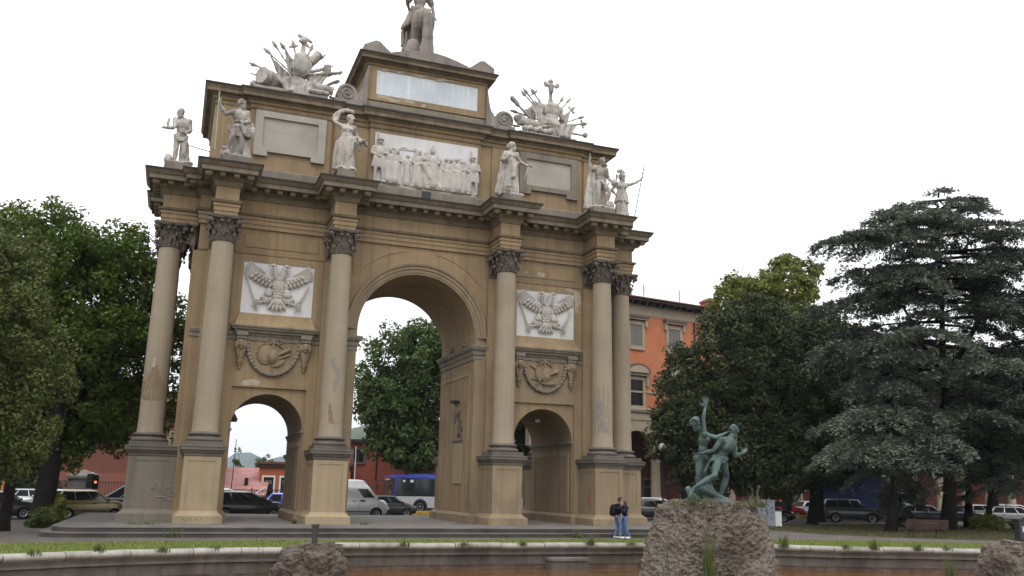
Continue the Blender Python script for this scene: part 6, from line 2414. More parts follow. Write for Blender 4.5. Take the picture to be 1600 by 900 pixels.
# hills
def hill(name, y, prof, mname, depth):
    nx, ny = 90, 16
    xs = np.linspace(prof[0][0], prof[-1][0], nx)
    hz = np.interp(xs, [p[0] for p in prof], [p[1] for p in prof])
    v = []
    for j in range(ny + 1):
        t = j / ny
        for i in range(nx):
            k = math.sin(PI / 2 * min(1, t * 3)) if t < .6 else 1 - (t - .6) * 1.2
            n_ = mnoise.noise(Vector((xs[i] * .004, t * 3, y))) * .10 + mnoise.noise(Vector((xs[i] * .02, t * 9, y))) * .05
            v.append((xs[i], y + depth * t, GZ - 1 + hz[i] * max(0, k + n_ * k)))
    idx = np.arange((ny + 1) * nx).reshape(ny + 1, nx)
    f = np.stack([idx[:-1, :-1], idx[:-1, 1:], idx[1:, 1:], idx[1:, :-1]], -1).reshape(-1, 4)
    tag(link(name, nmesh(name, np.array(v), f, [mname], smooth=True)), kind='structure')


hill('hills', 2600, [(-1500, 60), (-700, 70), (-300, 60), (-80, 58), (60, 55), (134, 60), (171, 80), (188, 94), (206, 103), (222, 95), (249, 81), (289, 74), (327, 90), (400, 98), (520, 110), (700, 90), (900, 105), (1500, 80)], 'hill_far', 900)
hill('hills', 1450, [(-700, 20), (0, 20), (150, 34), (230, 56), (294, 82), (312, 104), (334, 112), (365, 116), (415, 123), (560, 125), (700, 120), (900, 115), (1300, 80)], 'hill_near', 600)

# ================================================================== VEHICLES
def paint(name, col, metal=.3, rough=.3):
    if name not in MAT:
        mat(name, col, rough, metal=metal, coat=.6, vary=tuple(c * .93 for c in col), scale=.6)
    return name


tyre_me = None


def wheel(parent, x, y, r, side):
    """wheel with its tyre and rim as pieces"""
    b = MB().m('black_plastic')
    T = Matrix.Translation((x, y, r)) @ Matrix.Rotation(-side * PI / 2, 4, 'X')
    b.lathe([(r * .3, -.09), (r * .35, -.02)], 12, M=T)
    w = b.build('wheel', parent)
    MB().m('tyre').lathe([(r * .66, -.10), (r * .95, -.10), (r, -.07), (r, .05), (r * .95, .085), (r * .66, .085)], 24, M=T, caps=False).build('tyre', w, smooth=40)
    c = MB().m('rim_metal').lathe([(r * .66, .06), (r * .62, .075), (r * .2, .05), (r * .12, .08), (.01, .085)], 20, M=T, caps=False)
    c.m('black_plastic').lathe([(r * .67, -.05), (.02, -.02)], 20, M=T, caps=False)
    for i in range(7):
        a = 2 * PI * i / 7
        p = T @ Vector((r * .44 * math.cos(a), r * .44 * math.sin(a), .066))
        c.ell(p, (r * .09,) * 3, None, 6, 4)
    c.build('rim', w, smooth=40)
    return w


def loft(b, st, nx=None):
    """closed loft over cross-sections given as lists of (y, z) on the left side, mirrored; st = [(x, [(y, z)...])]"""
    k = len(st[0][1])
    v, f = [], []
    for x, pts in st:
        row = [(x, y, z) for y, z in pts] + [(x, -y, z) for y, z in pts[::-1]]
        v += row
    n = 2 * k
    for i in range(len(st) - 1):
        for j in range(n):
            j2 = (j + 1) % n
            f.append((i * n + j, i * n + j2, (i + 1) * n + j2, (i + 1) * n + j))
    f.append(tuple(range(n)))
    f.append(tuple((len(st) - 1) * n + j for j in range(n))[::-1])
    b.add(v, f)


def car(name, label, cat, loc, rz, col, L=4.0, W=1.7, H=1.48, belt=.92, hood=.86, deck=.90, xs=(-1.95, -1.35, .55, 1.25), wb=2.5, r=.31, group=None, paintname=None, lamps=True, rails=False, splits=(.36, .70), van=False, roofcol=None, trim=False, clear=.2, gtop=.93, hd=.24):
    """xs: rear glass foot, rear roof edge, front roof edge, windscreen foot"""
    t = thing(name, label, cat, loc, rz, group)
    pm = paint(paintname or 'paint_%d_%d_%d' % tuple(int(c * 100) for c in col), col)
    hw = W / 2
    xr, xrr, xfr, xf = xs
    b = MB().m(pm)
    st = []
    for u in np.linspace(-L / 2, L / 2, 25):
        e = abs(u) / (L / 2)
        tp = 1 - .16 * max(0, (e - .78) / .22) ** 2
        if u > xf:
            zt = hood + (belt - hood) * max(0, 1 - (u - xf) / .5) - hd * ((u - xf) / (L / 2 - xf + 1e-6)) ** 2.6
        elif u < xr:
            zt = deck - .10 * ((xr - u) / (L / 2 + xr + 1e-6)) ** 2
        else:
            zt = belt
        zb = clear + .10 * max(0, (e - .85) / .15)
        w = hw * tp
        st.append((u, [(w * .85, zb), (w * .97, zb + .10), (w, zb + .28), (w * .995, zt - .22), (w * .965, zt - .07), (w * .90, zt), (w * .4, zt + .025)]))
    loft(b, st)
    body_ = b.build('body', t, smooth=38)
    # cabin shell
    hb, ht = hw * .93, hw * .74
    if van:
        ht = hw * .88
    b = MB().m(roofcol or pm)
    zr = H - .04
    rows = []
    def rect(x0, x1, y, z):
        return [(x0, -y, z), (x1, -y, z), (x1, y, z), (x0, y, z)]
    lv = [rect(xr, xf, hb, belt - .03), rect(xr + (xrr - xr) * .93, xf + (xfr - xf) * .93, hb + (ht - hb) * .93, belt + (zr - belt) * .95), rect(xrr + .03, xfr - .05, ht * .93, zr), rect(xrr + .25, xfr - .3, ht * .6, H)]
    v = [p for r_ in lv for p in r_]
    f = [(3, 2, 1, 0), (12, 13, 14, 15)]
    for i in range(3):
        f += [(i * 4 + j, i * 4 + (j + 1) % 4, i * 4 + 4 + (j + 1) % 4, i * 4 + 4 + j) for j in range(4)]
    b.add(v, f)
    cab = b.build('cabin', t, smooth=50)

    def pane(nm, q, u0, u1, v0, v1, off, lab=None):
        """glass laid 5 mm proud of one side of the cabin"""
        A, B, C_, D_ = (Vector(p) for p in q)            # bottom left, bottom right, top right, top left
        P_ = lambda u, v_: (A * (1 - u) + B * u) * (1 - v_) + (D_ * (1 - u) + C_ * u) * v_
        n_ = (B - A).cross(D_ - A).normalized() * off
        vs = [P_(u0[0], v0), P_(u1[0], v0), P_(u1[1], v1), P_(u0[1], v1)]
        m_ = MB().m('car_glass').add([p + n_ for p in vs] + [p - n_ for p in vs], [(0, 1, 2, 3), (7, 6, 5, 4)] + [(i, i + 4, (i + 1) % 4 + 4, (i + 1) % 4) for i in range(4)])
        return m_.build(nm, cab)
    l0, l1 = lv[0], lv[1]
    pane('windscreen', (l0[1], l0[2], l1[2], l1[1]), (.06, .07), (.94, .93), .10, min(.95, gtop + .02), .006)
    if not van:
        pane('rear_window', (l0[3], l0[0], l1[0], l1[3]), (.08, .09), (.92, .91), .16, .93, .006)
    for sd in (0, 1):
        q = (l0[0], l0[1], l1[1], l1[0]) if sd == 0 else (l0[2], l0[3], l1[3], l1[2])
        cuts = [.045, *splits, .955]
        if van:
            cuts = [splits[0], .955]
        for i in range(len(cuts) - 1):
            a0, a1 = cuts[i] + .013, cuts[i + 1] - .013
            if sd:
                a0, a1 = 1 - a1, 1 - a0
            pane('side_window', q, (a0, a0), (a1, a1), .13, gtop, .006)
    for sd in (-1, 1):
        for x in (-wb / 2, wb / 2):
            xx = x + (.05 if not van else 0)
            MB().m('black_plastic').lathe([(r * 1.16, -.02), (r * 1.16, .012), (r * 1.06, .012)], 20, M=Matrix.Translation((xx, sd * (hw - .012), r)) @ Matrix.Rotation(-sd * PI / 2, 4, 'X')).build('wheel_arch', t)
            wheel(t, xx, sd * (hw - .06), r, sd)
        m_ = MB().m(pm if not trim else 'black_plastic').ell((xf - .18, sd * (hw + .06), belt + .09), (.06, .10, .075))
        m_.build('door_mirror', t, smooth=60)
        for x in ((xr + xf) / 2 + .55, (xr + xf) / 2 - .5):
            if not van or x > 0:
                MB().m('black_plastic').box(x - .10, sd * (hw - .012), belt - .13, x + .10, sd * (hw + .012), belt - .09).build('door_handle', t)
        MB().m('black_plastic').box(-wb / 2 + r * 1.2, sd * (hw - .015), .44, wb / 2 - r * 1.2, sd * (hw + .012), .50).build('side_trim', t)
        for x in ((xr + xf) / 2 + .05, xf - .12):
            MB().m('black_plastic').box(x - .006, sd * hw - .006, .34, x + .006, sd * hw + .004, belt - .04).build('door_gap', t)
        zl = min(hood, .8) - .12
        MB().m('lamp_glass').ell((L / 2 - .22, sd * hw * .70, zl), (.20, .17, .085)).build('headlight', t, smooth=60)
        MB().m('tail_red').ell((-L / 2 + .09, sd * hw * .80, deck - .17), (.10, .12, .17)).build('tail_light', t, smooth=60)
    MB().m('black_plastic').box(L / 2 - .12, -hw * .5, .34, L / 2 + .012, hw * .5, .50).build('grille', t)
    MB().m('white_paint').box(L / 2 - .03, -.26, .40, L / 2 + .03, .26, .51).box(-L / 2 - .02, -.26, .5, -L / 2 + .03, .26, .61).build('number_plate', t)
    MB().m('black_plastic').box(-L / 2 + .25, -hw * .8, clear - .06, L / 2 - .3, hw * .8, clear + .10).build('underbody', t)
    if rails:
        for sd in (-1, 1):
            MB().m('rim_metal').tube([(xrr + .1, sd * ht * .9, H - .03), (xrr + .2, sd * ht * .9, H + .04), (xfr - .3, sd * ht * .9, H + .04), (xfr - .15, sd * ht * .9, H - .03)], .02, 6).build('roof_rail', t)
    return t


MPV = dict(L=3.6, W=1.6, H=1.56, belt=.95, hood=.98, deck=.95, xs=(-1.74, -1.5, .15, .98), wb=2.3, r=.29, hd=.36)
HATCH = dict(L=3.95, W=1.68, H=1.47, belt=.92, hood=.90, deck=.92, xs=(-1.92, -1.45, .45, 1.2), wb=2.45, r=.30)
SEDAN = dict(L=4.45, W=1.74, H=1.43, belt=.90, hood=.86, deck=.98, xs=(-1.6, -.95, .45, 1.2), wb=2.6, r=.31)
ESTATE = dict(L=4.4, W=1.72, H=1.5, belt=.92, hood=.88, deck=.92, xs=(-2.1, -1.75, .4, 1.15), wb=2.6, r=.31, rails=True)
BIGMPV = dict(L=4.4, W=1.78, H=1.62, belt=.98, hood=1.0, deck=1.0, xs=(-2.15, -1.9, .05, 1.4), hd=.4, wb=2.75, r=.33)
SUV = dict(L=4.6, W=1.83, H=1.83, belt=1.12, hood=1.12, deck=1.12, xs=(-2.2, -2.0, .45, .98), wb=2.65, r=.38, clear=.32, trim=True)
g1_ = 'cars parked behind the arch on the left'
g2_ = 'cars parked behind the trees on the right'
GOLD, BLACK, SILVER, BLUE, GREY, DGREY, RED, WHITE = (.30, .245, .085), (.012, .012, .014), (.50, .52, .55), (.03, .06, .42), (.20, .21, .22), (.055, .058, .06), (.45, .03, .025), (.74, .75, .75)
CARS = [
    ('car', 'small gold five-door car with black side trim beside the left corner of the arch', 'car', (-14.75, 12.0), .03, GOLD, dict(MPV, trim=True), g1_),
    ('car', 'black people carrier seen through the left opening', 'car', (-6.3, 14.3), -.02, BLACK, BIGMPV, g1_),
    ('car', 'silver car with only its pale roof showing above the black people carrier', 'car', (-7.2, 19.5), 0, SILVER, dict(BIGMPV, H=1.74), g1_),
    ('car', 'bright blue car behind the black people carrier', 'car', (-2.9, 20.4), -.1, BLUE, HATCH, g1_),
    ('car', 'small grey car partly hidden behind the blue one', 'car', (-1.5, 24.5), 0, GREY, HATCH, g1_),
    ('car', 'silver hatchback half hidden by the left tree trunk', 'car', (-17.8, 22.0), .02 + PI, SILVER, HATCH, g1_),
    ('car', 'dark car with a pale bonnet cut by the left edge of the photo', 'car', (-19.3, 12.0), .05, DGREY, SEDAN, g1_),
    ('car', 'silver car just behind the left tree trunk, mostly hidden', 'car', (-20.2, 26.5), .05 + PI, SILVER, SEDAN, g1_),
    ('car', 'dark van-like car with a silver roof behind the gold car', 'car', (-13.4, 18.8), 0 + PI, (.03, .03, .036), dict(BIGMPV, H=1.85, roofcol='box_grey'), g1_),
    ('car', 'dark grey car nosing out from behind the white van', 'car', (3.25, 19.2), -.03, DGREY, HATCH, g1_),
    ('car', 'red car glimpsed through the right opening', 'car', (16.9, 22.5), .1, RED, HATCH, g1_),
    ('car', 'dark grey-green car between the arch and the large rock', 'car', (24.2, 18.8), -.5, (.06, .065, .06), dict(ESTATE, rails=False), g2_),
    ('car', 'white car whose roof shows behind the rock top', 'car', (28.0, 24.6), -.5, WHITE, ESTATE, g2_),
    ('car', 'red small hatchback behind the grey cabinet', 'car', (41.5, 26.2), -.6, RED, dict(HATCH, H=1.55), g2_),
    ('car', 'black car with its bonnet beside the grey cabinet', 'car', (31.6, 15.4), -.6, BLACK, SEDAN, g2_),
    ('car', 'silver car facing left between the tree trunks and the cabinet', 'car', (47.3, 30.3), .15 + PI, SILVER, HATCH, g2_),
    ('car', 'boxy dark grey off-roader before the blue truck', 'off-roader', (39.3, 14.6), -.70, (.085, .09, .095), SUV, g2_),
    ('car', 'black hatchback with a silver rear pillar behind the bench', 'car', (46.3, 14.2), -.75, (.03, .031, .034), dict(HATCH, roofcol='box_grey'), g2_),
    ('car', 'silver-blue car parked behind the small conifer', 'car', (52.1, 21.5), -.75, SILVER, SEDAN, g2_),
    ('car', 'black saloon between the two largest cedar trunks', 'car', (53.4, 17.4), -.8, BLACK, SEDAN, g2_),
    ('car', 'white car behind the narrow trunk right of the yellow shrubs', 'car', (62.6, 23.4), -.8, WHITE, HATCH, g2_),
    ('car', 'pale grey car at the right edge before the dark bin', 'car', (54.2, 12.7), -.8, (.28, .28, .27), HATCH, g2_),
    ('car', 'white estate car at the far right behind the pale grey car', 'car', (69.5, 25.4), -.8, WHITE, ESTATE, g2_),
]
for nm, lab, cat, (x, y), rz, col, spec, g in CARS:
    car(nm, lab, cat, (x, y, GZ - .02), rz, col, group=g, **spec)

# white panel van behind the great opening
van = car('van', 'white high-roof panel van behind the great opening', 'van', (-.05, 15.6, GZ - .02), -.03, (.58, .59, .60), L=5.1, W=1.95, H=2.45, belt=1.20, hood=1.22, deck=1.20, hd=.62,
          xs=(-2.53, -2.5, .72, 1.92), wb=3.3, r=.35, group=None, splits=(.765,), van=True, trim=True, gtop=.60)
for sd in (-1, 1):
    for x in (-1.05, .55):
        MB().m('black_plastic').box(x - .006, sd * .975 - .006, .45, x + .006, sd * .975 + .003, 1.2).build('door_gap', van)
    MB().m('black_plastic').box(.62, sd * .975 - .01, 1.08, .92, sd * .975 + .02, 1.18).build('door_handle', van)
    MB().m('black_plastic').box(-.95, sd * .975 - .01, 1.08, -.68, sd * .975 + .02, 1.18).build('door_handle', van)

MB().m('black_plastic').box(2.2, -.9, .25, 2.60, .9, .62).build('bumper', van)

# city bus
bus = thing('bus', 'white city bus with a blue roof and dark windows waiting behind the great opening', 'bus', (11.7, 30.9, GZ - .02), .05 + PI)
bw = paint('bus_white', (.5, .51, .54), .1, .35)
bb = paint('bus_blue', (.03, .05, .32), .1, .35)
BL = 12.0
b = MB().m(bw)
def bsec(x, w, z0, z1):
    return (x, [(w * .9, z0), (w, z0 + .08), (w, z0 + .5), (w, z1 - .02), (w * .98, z1)])
loft(b, [bsec(-BL / 2, 1.2, .32, 1.28), bsec(-BL / 2 + .1, 1.27, .32, 1.28), bsec(BL / 2 - .3, 1.27, .32, 1.28), bsec(BL / 2 - .05, 1.1, .34, 1.2), bsec(BL / 2, .95, .4, 1.15)])
b.build('body', bus, smooth=35)
b = MB().m('car_glass')
loft(b, [bsec(-BL / 2 + .02, 1.2, 1.28, 2.72), bsec(-BL / 2 + .1, 1.262, 1.28, 2.72), bsec(BL / 2 - .5, 1.262, 1.28, 2.72), bsec(BL / 2 - .22, 1.1, 1.2, 2.72)])
b.build('windows', bus, smooth=35)
b = MB().m(bb)
loft(b, [(-BL / 2, [(1.2, 2.72), (1.2, 2.9), (1.1, 2.98), (.6, 3.0)]), (BL / 2 - .6, [(1.27, 2.72), (1.25, 2.9), (1.12, 2.98), (.6, 3.0)]), (BL / 2 - .15, [(1.12, 2.72), (1.1, 2.82), (1.0, 2.9), (.5, 2.92)])])
b.box(-3.5, -1.0, 2.98, 3.8, 1.0, 3.1).tube([(BL / 2 - .42, 1.27, 1.25), (BL / 2 - .55, 1.265, 2.0), (BL / 2 - .62, 1.265, 2.75)], .07, 6)
b.build('roof', bus, smooth=35)
MB().m('black_void').box(BL / 2 - .3, -.8, 2.45, BL / 2 - .17, .8, 2.7).build('destination_sign', bus)
MB().m('orange_paint').box(BL / 2 - .18, -.7, 2.48, BL / 2 - .16, .7, 2.66).build('sign_face', bus)
for sd in (-1, 1):
    for x in (BL / 2 - 2.65, -BL / 2 + 3.0):
        MB().m('black_plastic').lathe([(.62, -.02), (.62, .012), (.5, .012)], 22, M=Matrix.Translation((x, sd * 1.26, .48)) @ Matrix.Rotation(-sd * PI / 2, 4, 'X')).build('wheel_arch', bus)
        wheel(bus, x, sd * 1.2, .48, sd)
    MB().m('orange_paint').box(BL / 2 - 1.75, sd * 1.262, .55, BL / 2 - 1.05, sd * 1.28, .78).build('advert_panel', bus)
    MB().m('black_plastic').tube([(BL / 2 - .3, sd * 1.1, 2.55), (BL / 2 + .35, sd * 1.25, 2.5), (BL / 2 + .4, sd * 1.25, 2.2)], .05, 6).box(BL / 2 + .3, sd * 1.12, 1.75, BL / 2 + .45, sd * 1.38, 2.2).build('mirror_arm', bus)
    MB().m('lamp_glass').ell((BL / 2 - .1, sd * .85, .75), (.1, .16, .12)).build('headlight', bus)
    MB().m('white_paint').box(BL / 2 - 1.3, sd * 1.263, 2.42, BL / 2 - 1.12, sd * 1.272, 2.58).box(BL / 2 - 2.0, sd * 1.263, 2.40, BL / 2 - 1.75, sd * 1.272, 2.60).build('sticker', bus)
    for x in (-4.2, -2.6, -.9, .8, 2.2, 3.9):
        MB().m('black_plastic').box(x - .03, sd * 1.262, 1.3, x + .03, sd * 1.272, 2.7).build('window_bar', bus)

# blue box truck
tr = thing('truck', 'dark blue box truck parked under the trees behind the off-roader', 'truck', (44.9, 20.8, GZ - .02), -.66)
mat('truck_blue', (.010, .021, .075), .6)
tb = 'truck_blue'
MB().m(tb).box(-3.2, -1.2, .95, 2.6, 1.2, 3.75).m('white_paint').box(-3.22, -1.22, 3.72, 2.62, 1.22, 3.8).box(-3.22, -1.22, .92, 2.62, 1.22, .98).build('cargo_box', tr)
MB().m('black_plastic').box(-3.1, -.9, .55, 4.3, .9, .9).build('chassis', tr)
b = MB().m('box_grey')
loft(b, [(2.72, [(1.05, .5), (1.1, .6), (1.1, 1.6), (1.0, 2.55), (.8, 2.65)]), (4.0, [(1.05, .5), (1.1, .6), (1.1, 1.6), (1.0, 2.5), (.8, 2.6)]), (4.6, [(1.0, .5), (1.05, .6), (1.05, 1.5), (.8, 1.55), (.5, 1.56)])])
c = b.build('cab', tr, smooth=35)
MB().m('car_glass').box(3.0, -1.115, 1.55, 3.8, 1.115, 2.3).build('side_window', c)
MB().m('car_glass').add([(4.58, -.9, 1.6), (4.58, .9, 1.6), (4.06, .85, 2.5), (4.06, -.85, 2.5)], [(0, 1, 2, 3)]).build('windscreen', c)
for sd in (-1, 1):
    for x in (-1.9, 3.5):
        wheel(tr, x, sd * 1.0, .42, sd)

# scooter parked behind the left opening
sc = thing('scooter', 'dark scooter parked by the railing seen through the left opening', 'scooter', (-2.75, 30.5, GZ - .02), .4)
MB().m('paint_scooter' if 'paint_scooter' in MAT else paint('paint_scooter', (.05, .055, .07))).cap((-.5, 0, .55), .16, (.1, 0, .5), .12).cap((.1, 0, .35), .10, (.35, 0, .4), .1).cap((.35, 0, .4), .11, (.5, 0, .95), .08).build('body', sc, smooth=60)
MB().m('black_plastic').ell((-.3, 0, .78), (.38, .14, .07)).build('seat', sc, smooth=60)
MB().m('iron_dark').tube([(.5, -.32, 1.08), (.48, 0, 1.0), (.5, .32, 1.08)], .02, 6).build('handlebar', sc)
MB().m('lamp_glass').ell((.56, 0, .93), (.06, .08, .08)).build('headlight', sc)
for x in (-.55, .62):
    wheel(sc, x, -.02, .24, 1)
sc2 = dup(sc, None, (-1.2, 29.6, GZ - .02), 1.0)
sc2['label'] = 'second scooter, right of the first behind the left opening'
sc['group'] = sc2['group'] = 'scooters by the railing'

# ================================================================== STREET FURNITURE
def globe_lamp(label, loc, h):
    t = thing('street_lamp', label, 'street lamp', loc, 0, 'globe lamps on the square')
    MB().m('iron_dark').lathe([(.14, 0), (.14, .3), (.09, .4), (.06, .6), (.045, h - .35), (.08, h - .3), (.10, h - .2)], 14).build('post', t, smooth=40)
    MB().m('globe_white').ell((0, 0, h), (.26, .26, .26), None, 20, 14).build('globe', t, smooth=60)
    return t


globe_lamp('white globe lamp in front of the arcade column beside the arch', (20.0, 10.5, GZ), 5.0)
globe_lamp('globe lamp half hidden by leaves, right of the clear one', (21.9, 13.0, GZ), 5.7)

tl = thing('traffic_light', 'traffic light showing orange-red on a yellow pole behind the gold car', 'traffic light', (-15.1, 15.2, GZ), .2)
MB().m('orange_paint').lathe([(.05, 0), (.05, 2.0)], 10).build('pole', tl)
b = MB().m('black_plastic').box(-.02, -.12, 1.55, .32, .12, 2.35)
for i in range(3):
    b.lathe([(.09, 0), (.10, .1), (.085, .1), (.085, 0)], 12, M=Matrix.Translation((.16, -.12, 1.68 + .26 * i)) @ Matrix.Rotation(PI / 2, 4, 'X'))
hd = b.build('signal_head', tl)
mat('signal_lit', (.8, .12, .02), .3, emit=(1.0, .22, .05, 1.6))
MB().m('signal_lit').ell((.16, -.13, 1.94), (.075, .02, .075)).build('lit_lens', hd, smooth=60)
MB().m('bronze_dark').box(-.35, -.1, 1.6, -.05, .1, 2.0).box(-.3, -.1, 2.05, .05, .1, 2.4).build('pedestrian_signal', tl)
MB().m('white_paint').ell((0, 0, 2.42), (.08, .08, .07)).build('finial', tl)

b = MB().m('orange_paint').tube([(0, 0, 0), (.16, 0, 2.6)], .09, 8)
tag(b.build('bollard_pole', loc=(-19.75, 15.4, GZ)), 'thick orange-yellow pole behind the leftmost car', 'pole')
b = MB().m('white_paint').tube([(0, 0, 0), (.1, 0, 2.4)], .04, 8)
tag(b.build('sign_pole', loc=(-19.3, 16.4, GZ)), 'thin pale pole left of the big left tree trunk', 'pole')

# graffitied steel cabinet
cb = thing('utility_cabinet', 'grey steel cabinet scribbled with dark graffiti right of the large rock', 'cabinet', (25.05, 6.3, GZ), -.35)
MB().m('box_grey').box(-.53, -.3, .08, .53, .3, 1.62).m('hut_stone').box(-.55, -.32, 0, .55, .32, .1).build('body', cb)
MB().m('box_grey').box(-.56, -.34, 1.62, .56, .34, 1.68).build('lid', cb)
MB().m('iron_dark').box(-.008, -.308, .15, .008, -.30, 1.58).build('door_gap', cb)
R = random.Random(8)
b = MB().m('graffiti_ink')
for i in range(15):
    x, z = R.uniform(-.42, .36), R.uniform(.3, 1.42)
    stroke(b, [(x + R.uniform(-.1, .12), -.307, z + R.uniform(-.13, .13)) for _ in range(5)], .011)
b.build('graffiti', cb)
b = MB().m('white_paint').box(-.22, -.2, 0, .22, .2, .95).m('box_grey').box(-.24, -.22, .95, .24, .22, 1.0)
tag(b.build('small_cabinet', loc=(26.4, 6.9, GZ), rz=-.35), 'small pale cabinet tucked behind the graffitied grey one', 'cabinet')

# dark bin at the right edge with white lettering
bn = thing('litter_bin', 'dark metal box bin with white spray-painted letters at the right edge', 'bin', (30.2, -8.3, GZ), -.55)
MB().m('paint_bin' if 'paint_bin' in MAT else paint('paint_bin', (.035, .036, .045), .1, .6)).box(-.45, -.4, .05, .75, .4, .98).build('body', bn)
MB().m('black_plastic').box(-.5, -.45, .98, .8, .45, 1.05).build('lid', bn)
o = link('lettering', textmesh('lettering', 'HGK', .42, 'white_paint', .004), bn, (.1, -.405, .56))
o.rotation_euler = (rad(90), 0, 0)

# bench seen from behind
be = thing('park_bench', 'brown slatted park bench with iron legs on the shaded lawn', 'bench', (26.35, -5.6, GZ), -.28)
b = MB().m('bench_wood')
for i in range(6):
    b.box(-1.15, -.05 - .012 * i, .42 + .085 * i, 1.15, -.01 - .012 * i, .49 + .085 * i)
b.build('backrest', be)
b = MB().m('bench_wood')
for i in range(5):
    b.box(-1.15, .05 + .1 * i, .40, 1.15, .13 + .1 * i, .44)
b.build('seat', be)
for x in (-.75, .75):
    b = MB().m('iron_dark')
    b.tube([(x, -.02, 0), (x, .08, .38), (x, -.06, .42), (x, -.10, .93)], .028, 6).tube([(x, .5, 0), (x, .42, .38)], .028, 6).tube([(x, .0, .38), (x, .5, .38)], .025, 6)
    b.build('leg', be)

# no-parking sign
np_ = thing('road_sign', 'round blue no-parking sign with a red edge on a post behind the silver car', 'sign', (42.3, 25.2, GZ), -.5)
MB().m('rim_metal').lathe([(.03, 0), (.03, 2.6)], 8).build('post', np_)
mat('sign_blue', (.05, .09, .42), .5)
mat('sign_red', (.5, .03, .03), .5)
T = Matrix.Translation((0, -.04, 2.35)) @ Matrix.Rotation(PI / 2, 4, 'X')
MB().m('sign_red').lathe([(.36, 0), (.36, .015)], 24, M=T).m('sign_blue').lathe([(.28, .015), (.28, .022)], 24, M=T).m('sign_red').box(-.3, -.066, 2.31, .3, -.062, 2.39, None).build('disc', np_)
MB().m('box_grey').box(-.2, -.03, 1.35, .25, 0, 1.85).build('plate', np_)

# kerbs and yellow separators on the far road
for i, (x0, y0, x1, y1, w, h, mm, lab) in enumerate(((3, 24.0, 24, 25.2, .5, .28, 'yellow_kerb', 'low yellow kerb block before the bus'), (36, 22.5, 46, 24.3, .45, .3, 'yellow_kerb', 'low yellow kerb behind the off-roader and tree trunks'),
                                                     (-26, 16.6, -17.2, 16.2, .35, .22, 'yellow_kerb', 'low yellow kerb behind the left tree trunk'))):
    a = math.atan2(y1 - y0, x1 - x0)
    L_ = math.hypot(x1 - x0, y1 - y0)
    b = MB().m(mm)
    k = int(L_ / 1.0)
    for j in range(k):
        b.box(j * L_ / k + .02, -w / 2, 0, (j + 1) * L_ / k - .02, w / 2, h * .8).box(j * L_ / k + .05, -w / 2 + .06, h * .8, (j + 1) * L_ / k - .05, w / 2 - .06, h)
    tag(b.build('kerb', loc=(x0, y0, GZ - .02), rz=a), lab, 'kerb')
b = MB().m('kerb_stone')
for j in range(34):
    b.box(j * 1.3 + .01, -.1, 0, (j + 1) * 1.3 - .01, .1, .12)
tag(b.build('kerb', loc=(23.5, 10.2, GZ - .02), rz=.13), 'pale stone kerb between the park lawn and the parked cars', 'kerb')

# fittings on the arch
fl = thing('security_camera', 'small dark camera on a bracket inside the great opening', 'camera', (3.0, 2.55, 6.08))
MB().m('black_plastic').box(-.45, -.3, -.05, -.05, .05, .1, Matrix.Rotation(.3, 4, 'Z')).build('housing', fl)
MB().m('iron_dark').tube([(-.2, 0, 0), (.03, .1, -.15)], .03, 6).build('bracket', fl)
fl = thing('floodlight', 'small floodlight fixed to the vault of the right opening', 'floodlight', (7.6, 2.6, 5.25))
MB().m('black_plastic').box(-.16, -.1, -.02, .16, .1, .22).build('housing', fl)
MB().m('lamp_glass').box(-.14, -.12, .0, .14, -.1, .18).build('glass', fl)
pg = 'pigeons resting inside the great opening'
for i, (y, z) in enumerate(((1.2, 8.86), (3.4, 8.86))):
    b = MB().m('hut_stone').ell((0, 0, .13), (.10, .18, .11), Matrix.Rotation(.5, 4, 'X')).ell((0, -.13, .28), (.06, .07, .06)).cap((0, .14, .08), .05, (0, .34, .02), .03).cap((0, -.18, .28), .015, (0, -.23, .27), .005)
    tag(b.build('pigeon', loc=(2.86, y, z)), 'grey pigeon perched on the impost inside the great opening, %s' % ('nearer the front' if i == 0 else 'deeper in'), 'pigeon', pg)
lp = thing('street_lamp', 'grey post lamp seen through the right opening', 'street lamp', (15.2, 21.0, GZ))
MB().m('hut_stone').lathe([(.09, 0), (.06, 3.8), (.16, 3.85), (.16, 5.3), (.2, 5.35), (.2, 5.45)], 14).build('post', lp)

# ================================================================== TREES
def leaf_quads(c, rad_, per, size, r, flat=.8, up=.35, shell=.45):
    """diamond leaves spread through clumps: c (N,3) centres, rad_ (N,) radii"""
    N = len(c)
    n = N * per
    d = r.normal(size=(n, 3))
    d /= np.linalg.norm(d, axis=1)[:, None]
    rr = np.repeat(rad_, per) * (shell + (1 - shell) * r.random(n) ** .6)
    p = np.repeat(c, per, 0) + d * rr[:, None] * np.array([1, 1, flat])
    nrm = d * .7 + r.normal(size=(n, 3)) * .55 + np.array([0, 0, up])
    nrm /= np.linalg.norm(nrm, axis=1)[:, None]
    a = np.cross(nrm, r.normal(size=(n, 3)))
    a /= np.linalg.norm(a, axis=1)[:, None] + 1e-9
    b_ = np.cross(nrm, a)
    s = size * r.uniform(.6, 1.35, n)[:, None]
    v = np.stack([p - a * s, p + b_ * s * .55, p + a * s, p - b_ * s * .55 + nrm * s * .1], 1)
    f = np.arange(n * 4).reshape(n, 4)
    tint = np.clip(np.repeat(r.random(N), per) * .65 + r.random(n) * .45 - .05, 0, 1)
    return v.reshape(-1, 3), f, tint


